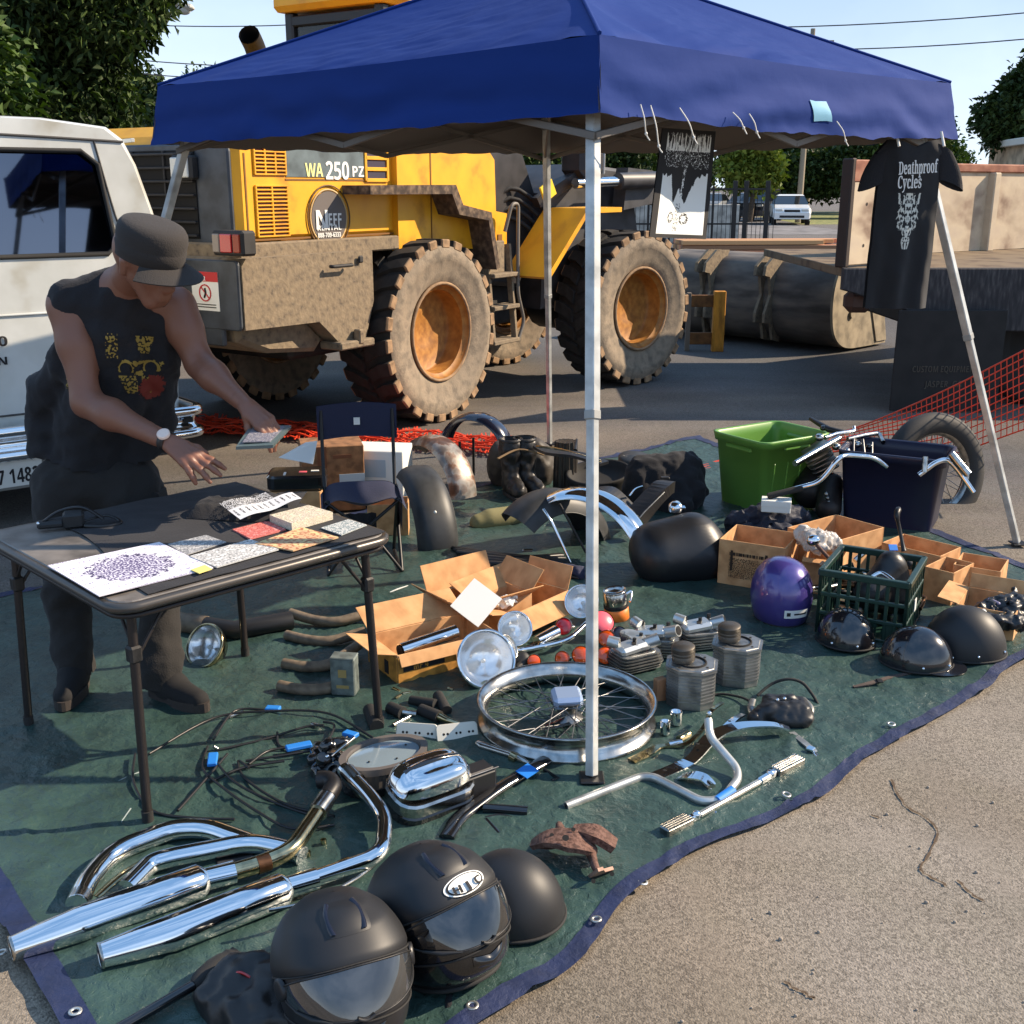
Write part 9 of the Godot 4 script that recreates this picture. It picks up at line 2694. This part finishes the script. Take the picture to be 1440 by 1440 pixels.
	st = S(); lathe(st, pr, 56); put(st, "tyre", M("tyre_black", rgb(40, 38, 36), 0.7, 0.0, {"nrm": texs["fine"], "ns": 0.3, "tri": 5.0}), t)
	X = WB
	spoked_rim(t, 0.248, 0.03, 0.045, 36, mats["dull_chrome"], mats["steel"], mats["steel"])
	x0()
	t = good("fork_assembly", "chrome fork clamps and levers lying between the bins", "fork", P(1.915, 0, -6.32))
	tubes(t, "fork_tube", [P(1.466, 0.37, -5.642), P(1.773, 0.44, -5.942)], 0.016, mats["worn_chrome"], 12)
	tubes(t, "handle", [P(1.713, 0.47, -6.319), P(1.752, 0.46, -6.07), P(1.824, 0.45, -6.042)], [0.012, 0.018, 0.014], mats["satin_black"], 10)
	tubes(t, "upper_bar", fillet([P(1.696, 0.44, -5.942), P(1.774, 0.45, -6.005), P(1.897, 0.45, -6.08), P(1.894, 0.47, -6.099)], 0.03, 4), 0.011, mats["chrome"], 10)
	tubes(t, "lower_bar", fillet([P(1.837, 0.42, -5.997), P(1.945, 0.43, -6.061), P(2.045, 0.43, -6.117), P(2.039, 0.4, -6.015)], 0.03, 4), 0.013, mats["worn_chrome"], 10)
	for q in [[P(1.657, 0.45, -5.914), 0.026], [P(1.731, 0.46, -6.109), 0.02], [P(1.752, 0.4, -5.909), 0.024], [P(1.893, 0.39, -6.006), 0.024], [P(1.957, 0.38, -5.998), 0.02], [P(1.803, 0.38, -5.894), 0.022]]:
		st = S(); ball(st, q[0], P(1, 0.85, 1) * q[1], 12, 8); put(st, "clamp_joint", mats["worn_chrome"] if q[1] > 0.021 else mats["gloss_black"], t)
	for q in [[P(1.868, 0.42, -5.997), P(1.855, 0.34, -5.93)], [P(1.918, 0.42, -5.997), P(1.917, 0.34, -5.93)], [P(1.976, 0.4, -6.015), P(1.966, 0.34, -5.963)]]: tubes(t, "clamp_bolt", [q[0], q[1]], 0.008, mats["steel"], 8)
	t = good("engine", "dark finned engine lump standing between the green and navy bins", "engine", P(1.742, 0, -6.137))
	st = S(); blob(st, [[P(1.666, 0.12, -6.034), P(1.723, 0.2, -6.122), 0.1, 0.085], [P(1.708, 0.08, -5.813), P(1.76, 0.18, -5.961), 0.07, 0.06]], 0.014, 60.0); put(st, "crankcase", M("engine_dark", rgb(38, 34, 33), 0.5, 0.3), t)
	W(t)
	for k in 7:
		st = S(); X = Transform3D(Basis(Vector3.BACK, 0.5), P(1.739, 0.24, -6.044) + P(-0.012, 0.022, 0.0) * k - t.position); prism_y(st, rrect(0.15, 0.13, 0.03), 0.006); W(t); put(st, "fin", mats["alloy"], t)
	for k in 7:
		st = S(); ball(st, P(1.665, 0.17, -5.848) + P(0.015 + 0.008 * k, -0.022 * k, 0.07), P(0.012, 0.012, 0.012), 8, 6); put(st, "chain_roller", mats["dull_chrome"], t)
	x0()
	t = good("chrome_handlebar", "chrome handlebar draped across the navy bin's rim", "handlebar", P(1.83, 0, -5.746))
	tubes(t, "left_bar", fillet([P(1.346, 0.248, -5.5), P(1.552, 0.304, -5.5), P(1.601, 0.36, -5.5), P(1.643, 0.43, -5.5), P(1.699, 0.437, -5.55), P(1.854, 0.414, -5.6), P(1.935, 0.36, -5.62)], 0.05, 5), 0.0135, mats["chrome"], 12)
	tubes(t, "bar_end_grip", [P(1.299, 0.239, -5.48), P(1.474, 0.278, -5.5)], 0.0165, mats["rubber"], 12)
	tubes(t, "right_bar", fillet([P(2.06, 0.345, -5.5), P(2.139, 0.412, -5.5), P(2.195, 0.43, -5.5), P(2.239, 0.387, -5.48), P(2.326, 0.269, -5.45)], 0.05, 5), 0.0135, mats["chrome"], 12)
	tubes(t, "grip_sleeve", [P(2.198, 0.463, -5.47), P(2.278, 0.369, -5.42)], 0.021, mats["worn_chrome"], 14)
	tubes(t, "riser", [P(2.083, 0.441, -5.5), P(2.08, 0.365, -5.48)], 0.014, mats["worn_chrome"], 12)
	# small white box on dark cloths
	t = good("dark_jacket", "blue-black jacket heaped between green bin and cartons", "jacket", P(1.317, 0, -5.493))
	st = S(); blob(st, [[P(1.19, 0.06, -5.612), P(1.354, 0.1, -5.608), 0.07, 0.075], [P(1.345, 0.1, -5.568), P(1.491, 0.09, -5.602), 0.07, 0.06], [P(1.204, 0.04, -5.488), P(1.417, 0.04, -5.463), 0.05, 0.05]], 0.011, 60.0, fbm(183, 14.0, 2), 0.03); put(st, "jacket", M("blue_black", rgb(34, 38, 54), 0.7, 0.0, {"nrm": texs["weave"], "ns": 0.4, "tri": 5.0}), t)
	x0()
	t = thing("white_box", "small plain white box lying on the dark jacket", "box", P(1.342, 0.165, -5.476), -14.0)
	st = S(); box(st, P(0, 0.03, 0), P(0.145, 0.06, 0.09), 0.003); put(st, "box", mats["white"], t)
	st = S(); box(st, P(0, 0.045, 0), P(0.148, 0.032, 0.093), 0.002); put(st, "lid", mats["white"], t)


# ---------------------------------------------------------------- back row: chair, boxes, fenders, boots, tank, seats
func fender(t: Node3D, B: Transform3D, r: float, w: float, a0: float, a1: float, depth: float, m: Material, called := "fender_shell") -> void:   # an arched mudguard, axle along local x
	X = B
	var st := S()
	shell(st, 12, 30, func(u, v):
		var a := lerpf(a0, a1, v)
		var s = u * 2.0 - 1.0
		var rr := r - depth * pow(absf(s), 3.0)
		return Vector3(s * w * 0.5 * (1.0 - 0.12 * pow(absf(s), 4.0)), sin(a) * rr, cos(a) * rr), 0.003)
	put(st, called, m, t)
	for s in [-1.0, 1.0]:
		var P := []
		for k in 25:
			var a := lerpf(a0, a1, k / 24.0)
			P.append(Vector3(s * w * 0.44, sin(a) * (r - depth), cos(a) * (r - depth)))
		st = S(); tube(st, P, 0.004, 6); put(st, "rolled_edge", m, t)
	x0()

func build_back_row() -> void:
	var st := S()
	# folding camp chair
	var t := thing("camp_chair", "small navy folding camp chair with a strip backrest", "chair", P(-0.711, 0, -5.098), 10.0)
	var navy = mats["navy_cloth"]
	var w := 0.17; var d := 0.17
	st = S()
	fgrid(st, 18, 14, func(u, v):
		var x := lerpf(-w - 0.02, w + 0.03, u); var z := lerpf(-d, d + 0.03, v)
		return Vector3(x, 0.375 - 0.055 * sin(PI * u) * sin(PI * v) + 0.012 * sin(u * 9.0) * v - 0.06 * pow(absf(u - 0.5) * 2.0, 6.0), z), false, false, false)
	put(st, "seat", navy, t)
	st = S()
	fgrid(st, 14, 6, func(u, v): return Vector3(lerpf(-w - 0.02, w + 0.02, u), lerpf(0.74, 0.575, v) + 0.01 * sin(PI * u), -d - 0.03 - 0.03 * sin(PI * u)))
	fgrid(st, 14, 6, func(u, v): return Vector3(lerpf(-w - 0.02, w + 0.02, u), lerpf(0.74, 0.575, v) + 0.01 * sin(PI * u), -d - 0.045 - 0.03 * sin(PI * u)), false, false, true)
	put(st, "backrest", navy, t)
	st = S(); box(st, P(0.0, 0.66, -d - 0.055), P(0.03, 0.035, 0.004)); put(st, "badge", mats["white"], t)
	for s in [-1.0, 1.0]:
		st = S(); fgrid(st, 6, 6, func(u, v): return P(s * (w + 0.01), lerpf(0.36, 0.2, v), lerpf(-d, d, u) * (1.0 - 0.3 * v))); put(st, "side_flap", navy, t)
		st = S(); tube(st, [P(s * w, 0.72, -d - 0.04), P(s * w, 0.36, -d), P(s * w, 0.02, d)], 0.009, 8); put(st, "leg", mats["black_metal"], t)
		st = S(); tube(st, [P(s * w * 0.92, 0.37, d), P(s * w * 0.92, 0.02, -d)], 0.009, 8); put(st, "leg", mats["black_metal"], t)
		st = S(); tube(st, [P(s * w, 0.37, d), P(-s * w * 0.3, 0.19, d + 0.01), P(-s * w, 0.02, d)], 0.008, 8); put(st, "cross_brace", mats["black_metal"], t)
		st = S(); tube(st, [P(s * w, 0.02, d), P(s * w * 0.92, 0.02, -d)], 0.008, 8); put(st, "foot_bar", mats["dark_steel"], t)
	st = S(); fgrid(st, 8, 6, func(u, v): return P(lerpf(-0.1, 0.06, u), lerpf(0.3, 0.12, v), d * 0.8 + 0.01 * sin(u * 20.0))); put(st, "storage_net", mats["black_cloth"], t)
	# boxes behind the chair
	t = thing("white_carton", "plain white carton behind the camp chair", "box", P(-0.757, 0, -6.093) + P(0, 0.012, 0), -8.0)
	st = S(); box(st, P(0, 0.16, -0.12), P(0.3, 0.32, 0.24), 0.004); put(st, "carton", mats["white"], t)
	st = S(); box(st, P(-0.03, 0.22, 0.001), P(0.16, 0.1, 0.003)); put(st, "printed_label", M("pale_blue", rgb(170, 186, 196), 0.7), t)
	t = thing("tall_carton", "tall taped brown carton behind the camp chair", "box", P(-0.983, 0, -5.992) + P(0, 0.012, 0), 14.0)
	st = S(); box(st, P(0, 0.185, -0.13), P(0.34, 0.37, 0.26), 0.004); put(st, "carton", mats["card_dark"], t)
	st = S(); box(st, P(-0.06, 0.185, 0.001), P(0.05, 0.37, 0.003)); box(st, P(0.05, 0.31, 0.001), P(0.1, 0.02, 0.003)); put(st, "printed_mark", M("print_brown", rgb(110, 66, 40), 0.8), t)
	st = S(); box(st, P(0.1, 0.16, 0.002), P(0.14, 0.1, 0.003)); put(st, "printed_label", mats["pale_blue"], t)
	t = thing("low_carton", "brown carton under the black printer at the table's corner", "box", P(-1.109, 0, -5.518) + P(0, 0.012, 0), 4.0)
	st = S(); box(st, P(0, 0.12, -0.1), P(0.26, 0.24, 0.2), 0.004); put(st, "carton", mats["card"], t)
	st = S(); box(st, P(0, 0.12, 0.001), P(0.26, 0.012, 0.002)); put(st, "seam", mats["card_dark"], t)
	t = thing("printer", "flat black printer with coloured stickers on a carton", "printer", P(-1.109, 0, -5.518) + P(0, 0.256, -0.1), 6.0)
	st = S(); X = at(P(0, 0.04, 0)); prism_y(st, rrect(0.3, 0.22, 0.04), 0.08, 0.012); x0(); put(st, "housing", mats["gloss_black"], t)
	for q in [[-0.06, 0.05, mats["white"], 0.012, 0.06], [0.03, 0.02, mats["pink_lens"], 0.04, 0.03], [0.09, 0.0, mats["white"], 0.04, 0.02]]:
		st = S(); box(st, P(q[0], 0.081, q[1]), P(q[3], 0.002, q[4])); put(st, "sticker", q[2], t)
	flat_item("paper_sheet", "large white paper sheet curling up behind the printer", "paper", [P(-1.083, 0.459, -5.75), P(-1.014, 0.478, -5.7), P(-1.024, 0.38, -5.6), P(-1.197, 0.414, -5.6)], 0.003, mats["paper"])
	carton("small_carton", "small brown carton seen under the camp chair", P(-0.742, 0, -5.518), P(-0.534, 0, -5.53), 0.16, 0.17, mats["card"], [])
	t = good("wood_scrap", "short piece of pale timber lying under the table's far edge", "timber", P(-1.056, 0, -5.045))
	st = S(); bar(st, P(-1.113, 0.03, -4.999), P(-0.994, 0.03, -5.083), 0.05, 0.035); put(st, "piece", mats["card"], t)
	x0()
	# fenders standing on end
	var fx := P(-0.45, 0.021, -5.55)
	t = thing("fender", "matt dark grey fender standing on end beside the camp chair", "fender", P(-0.40, 0.012, -5.52), 0.0, "loose fenders")
	fender(t, Transform3D(Basis(Vector3.UP, 0.42), P(-0.10, -0.02, -0.12)), 0.37, 0.24, 0.02, 1.55, 0.05, mats["primer_grey"])
	st = S(); ball(st, P(0.02, 0.19, 0.2), P(0.008, 0.008, 0.008), 8, 5); put(st, "rivet", mats["white"], t)
	t = thing("fender", "rusty worn chrome fender arched behind the dark grey one", "fender", P(-0.45, 0.012, -6.35), 0.0, "loose fenders")
	fender(t, Transform3D(Basis(Vector3.UP, 0.68), P(0.0, 0.03, 0.0)), 0.32, 0.20, 0.05, 2.5, 0.045, mats["rusty_chrome"])
	t = thing("fender", "glossy blue-black fender on thin struts behind the rusty one", "fender", P(-0.22, 0.012, -6.75), 0.0, "loose fenders")
	fender(t, Transform3D(Basis(Vector3.UP, 1.15), P(0, 0.17, 0)), 0.24, 0.16, 0.0, 2.9, 0.035, M("blue_black_paint", rgb(28, 30, 46), 0.22, 0.0, {"coat": 1.0}))
	x0()
	for q in [[-0.1, 0.05], [0.22, 0.02], [-0.02, -0.06]]:
		st = S(); tube(st, [P(q[0], 0.0, q[1]), P(q[0], 0.24, q[1])], 0.009, 8); put(st, "strut", mats["black_metal"], t)
	# big dull saddle-like cover, boots, footboard, ribbed visor
	t = good("saddlebag", "rounded dull grey-brown saddlebag behind the boots", "bag", P(0.067, 0, -6.79))
	st = S(); blob(st, [[P(-0.035, 0.1, -6.608), P(0.151, 0.1, -6.608), 0.12, 0.12], [P(-0.043, 0.2, -6.56), P(0.129, 0.2, -6.597), 0.1, 0.1]], 0.014, 50.0, fbm(190, 12.0, 2), 0.012); put(st, "bag", M("dull_leather", rgb(62, 56, 50), 0.6, 0.0, {"nrm": texs["grain"], "ns": 0.2, "tri": 5.0}), t)
	tubes(t, "worn_strap", spline([P(-0.079, 0.3, -6.048), P(0.04, 0.33, -6.146), P(0.18, 0.3, -6.134)], 5), 0.01, M("strap_tan", rgb(120, 96, 66), 0.8), 6, 0.5)
	for q in [[P(0.008, 0, -6.32), 20.0, "black leather boot standing nearest to the blue-black fender"], [P(0.1, 0, -6.352), 34.0, "black leather boot standing half behind the other boot"]]:
		t = thing("boot", q[2], "boot", q[0] + P(0, 0.012, 0), q[1], "pair of boots")
		st = S(); blob(st, [[P(0, 0.08, -0.03), P(0, 0.27, -0.045), 0.052, 0.066], [P(0, 0.27, -0.045), P(0, 0.30, -0.045), 0.066, 0.066], [P(0, 0.05, -0.03), P(0, 0.045, 0.1), 0.048, 0.042], [P(0, 0.08, 0.0), P(0, 0.06, 0.07), 0.045, 0.04]], 0.009, 90.0, fbm(191, 20.0, 2), 0.008, func(p: Vector3): return p.y > 0.02 and p.y < 0.335); put(st, "upper", mats["leather"], t)
		st = S(); X = at(P(0, 0.012, 0.04)); prism_y(st, rrect(0.1, 0.26, 0.045), 0.024, 0.004); x0(); put(st, "sole", mats["rubber"], t)
		st = S(); X = at(P(0, 0.33, -0.045)); lathe(st, [Q(0.066, -0.02), Q(0.072, 0.0), Q(0.066, 0.006), Q(0.06, 0.0), Q(0.056, -0.06), Q(0, -0.1)], 18); x0(); put(st, "cuff", mats["leather"], t)
	t = good("leather_chaps", "stiff black ribbed leather roll standing beside the boots", "leather roll", P(0.316, 0, -6.4))
	st = S()
	fgrid(st, 60, 6, func(u, v):
		var a = u * TAU
		var c := P(0.318, 0, -6.448)
		return Vector3(c.x + cos(a) * (0.07 + 0.006 * cos(a * 14.0)) * (1.0 - 0.1 * v), 0.012 + 0.3 * v, c.z + sin(a) * (0.06 + 0.006 * cos(a * 14.0))), true, false, false)
	disc(st, P(0.318, 0, -6.448) + P(0, 0.31, 0), 0.065, 20); put(st, "roll", M("shiny_leather", rgb(58, 54, 50), 0.25, 0.0, {"coat": 0.4}), t)
	t = good("footboard", "long flat footboard with a pointed chrome end on the leather roll", "footboard", P(0.349, 0, -6.649))
	strip(t, "board", [P(0.128, 0.34, -6.174), P(0.216, 0.34, -6.032), P(0.357, 0.34, -5.963), P(0.496, 0.32, -5.848)], [0.02, 0.09, 0.10, 0.08], 0.016, mats["satin_black"])
	strip(t, "trim", [P(0.136, 0.352, -6.139), P(0.275, 0.352, -6.05), P(0.477, 0.335, -5.851)], [0.012, 0.016, 0.012], 0.006, mats["gold_chrome"])
	tubes(t, "pivot", [P(0.351, 0.34, -6.067), P(0.365, 0.38, -6.178)], [0.014, 0.007], mats["black_metal"], 8)
	# flat round seat pan and hose loop, drab cushion, black bag
	t = good("round_cover", "round black rubber drum lying behind the canopy leg", "cover", P(0.533, 0, -6.481))
	st = S(); X = Transform3D(toward(P(-0.1, 1, 0.25)), P(0.506, 0.15, -6.338) - t.position); lathe(st, [Q(0.17, -0.10), Q(0.19, -0.02), Q(0.195, 0.0), Q(0.185, 0.008), Q(0.172, 0.0), Q(0.165, -0.03), Q(0.08, -0.045), Q(0.0, -0.045)], 36, P(1, 1, 0.8)); put(st, "drum", mats["rubber"], t)
	st = S(); X = Transform3D(toward(P(0.1, 1, 0.15)), P(0.752, 0.17, -6.594) - t.position); lathe(st, [Q(0.1, -0.14), Q(0.11, 0.0), Q(0.1, 0.012), Q(0, 0.016)], 26); put(st, "lid", mats["primer_grey"], t)
	t = good("black_bag", "black holdall slumped against the green bin", "bag", P(0.895, 0, -6.32))
	st = S(); blob(st, [[P(0.743, 0.1, -6.108), P(0.984, 0.1, -6.108), 0.12, 0.12], [P(0.741, 0.2, -6.122), P(0.977, 0.2, -6.172), 0.10, 0.11], [P(0.804, 0.06, -6.102), P(0.944, 0.05, -5.961), 0.08, 0.06]], 0.013, 55.0, fbm(192, 12.0, 2), 0.02); put(st, "holdall", mats["black_cloth"], t)
	tubes(t, "chrome_lever", spline([P(0.619, 0.18, -5.695), P(0.655, 0.2, -5.765), P(0.7, 0.2, -5.824)], 4), 0.006, mats["chrome"], 7)
	st = S(); box(st, P(0.819, 0.25, -5.814), P(0.05, 0.012, 0.03), 0.004); put(st, "buckle", mats["dark_steel"], t)
	t = good("grey_fender_piece", "dark satin fender piece leaning behind the canopy leg", "fender", P(0.557, 0, -6.02))
	strip(t, "shell", [P(0.451, 0.18, -5.81), P(0.532, 0.18, -5.781), P(0.614, 0.1, -5.743), P(0.651, 0.02, -5.706)], [0.1, 0.13, 0.14, 0.14], 0.02, mats["satin_black"])
	t = good("seat", "long black padded seat leaning on the tank", "seat", P(0.744, 0, -6.093))
	strip(t, "pad", [P(0.598, 0.08, -5.457), P(0.676, 0.16, -5.533), P(0.775, 0.24, -5.615), P(0.825, 0.23, -5.711)], [0.10, 0.11, 0.10, 0.07], 0.06, mats["leather"])
	tubes(t, "seam", [P(0.597, 0.11, -5.358), P(0.666, 0.175, -5.415), P(0.78, 0.245, -5.54)], 0.004, mats["dull_chrome"], 6)
	t = good("drab_cushion", "olive drab curved cushion half hidden behind the wide fender", "cushion", P(-0.077, 0, -5.812))
	st = S(); blob(st, [[P(-0.182, 0.03, -5.712), P(0.058, 0.03, -5.806), 0.045, 0.05], [P(-0.114, 0.05, -5.738), P(0.008, 0.05, -5.792), 0.045, 0.045]], 0.010, 60.0); put(st, "cushion", M("olive", rgb(128, 122, 84), 0.8), t)
	x0()
	# wide dark fender, chrome fender, strap bundle, tank
	t = thing("wide_fender", "wide dark grey fender lying on its side behind the chrome one", "fender", P(0.064, 0, -5.352), 0.0, "loose fenders")
	fender(t, Transform3D(Basis(Vector3.UP, 0.45) * Basis(Vector3.RIGHT, 0.0), P(0.12, -0.06, -0.02)) * Transform3D(Basis(Vector3.UP, PI / 2 + 0.15), Vector3.ZERO), 0.36, 0.28, 0.15, 2.3, 0.09, mats["primer_grey"])
	t = thing("chrome_fender", "bright chrome front fender on its struts behind the canopy leg", "fender", P(P(0.407, 0, -5.151).x, 0.012, P(0.407, 0, -5.151).z), 0.0, "loose fenders")
	fender(t, Transform3D(Basis(Vector3.UP, 1.0), P(-0.05, -0.05, -0.08)), 0.385, 0.17, 0.1, 2.2, 0.04, mats["chrome"])
	x0()
	st = S(); tube(st, [P(-0.26, 0.27, 0.06), P(-0.22, 0.22, 0.1), P(-0.13, 0.03, 0.13)], 0.008, 8); put(st, "strut", mats["chrome"], t)
	st = S(); tube(st, [P(-0.18, 0.28, 0.0), P(-0.05, 0.04, 0.02)], 0.006, 8); put(st, "strut", mats["dark_steel"], t)
	st = S(); box(st, P(0.15, 0.2, -0.02), P(0.05, 0.06, 0.05), 0.012); put(st, "mount", mats["gold_chrome"], t)
	t = good("strap_bundle", "bundle of black leather straps and buckles in front of the wide fender", "straps", P(-0.017, 0, -5.205))
	for q in [[P(-0.294, 0.02, -5.313), P(-0.103, 0.05, -5.131), P(0.085, 0.045, -5.092), P(0.243, 0.02, -5.2)], [P(-0.28, 0.032, -5.242), P(-0.095, 0.06, -5.079), P(0.085, 0.045, -5.071), P(0.252, 0.02, -5.156)], [P(-0.266, 0.044, -5.172), P(-0.088, 0.05, -5.088), P(0.084, 0.045, -5.049), P(0.26, 0.02, -5.113)], [P(-0.258, 0.02, -5.211), P(-0.081, 0.06, -5.036), P(0.084, 0.045, -5.028), P(0.268, 0.02, -5.07)], [P(-0.244, 0.032, -5.142), P(-0.074, 0.05, -5.045), P(0.084, 0.045, -5.007), P(0.276, 0.02, -5.029)], [P(-0.231, 0.044, -5.074), P(-0.067, 0.06, -4.994), P(0.084, 0.045, -4.986), P(0.284, 0.02, -4.987)], [P(-0.222, 0.02, -5.113), P(-0.06, 0.05, -5.003), P(0.083, 0.045, -4.966), P(0.292, 0.02, -4.947)], [P(-0.21, 0.032, -5.046), P(-0.053, 0.06, -4.953), P(0.083, 0.045, -4.945), P(0.3, 0.02, -4.906)], [P(-0.197, 0.044, -4.979), P(-0.047, 0.05, -4.961), P(0.083, 0.045, -4.925), P(0.308, 0.02, -4.867)]]: tubes(t, "strap", spline(q, 6), 0.017, mats["leather"], 8, 0.55)
	for q in [P(-0.01, 0.075, -4.97), P(0.075, 0.08, -5.084)]:
		st = S(); box(st, q, P(0.05, 0.012, 0.02), 0.004, Basis(Vector3.UP, 0.5 if q.x < 0.0 else 0.0)); put(st, "buckle", mats["chrome"], t)
	st = S(); blob(st, [[P(0.166, 0.03, -4.958), P(0.303, 0.03, -4.898), 0.04, 0.035], [P(-0.067, 0.02, -4.987), P(0.165, 0.02, -4.926), 0.03, 0.035]], 0.009, 70.0, fbm(193, 18.0, 2), 0.015); put(st, "navy_rag", mats["navy_cloth"], t)
	x0()
	t = good("tank", "big satin black fuel tank with a chrome filler cap", "fuel tank", P(0.811, 0, -5.151))
	st = S(); blob(st, [[P(0.689, 0.1, -4.906), P(0.875, 0.1, -4.937), 0.125, 0.115], [P(0.662, 0.14, -4.964), P(0.835, 0.18, -4.98), 0.11, 0.115], [P(0.878, 0.1, -4.958), P(0.98, 0.08, -5.019), 0.1, 0.08]], 0.012, 34.0); put(st, "tank_shell", mats["satin_black"], t)
	st = S(); X = Transform3D(toward(P(0, 1, 0.2)), P(0.765, 0.312, -5.037) - t.position); lathe(st, [Q(0.032, -0.02), Q(0.034, 0.004), Q(0.03, 0.01), Q(0.02, 0.02), Q(0.0, 0.022)], 18); box(st, P(0.03, 0.0, 0.01), P(0.03, 0.012, 0.02), 0.004); put(st, "filler_cap", mats["chrome"], t)
	x0()
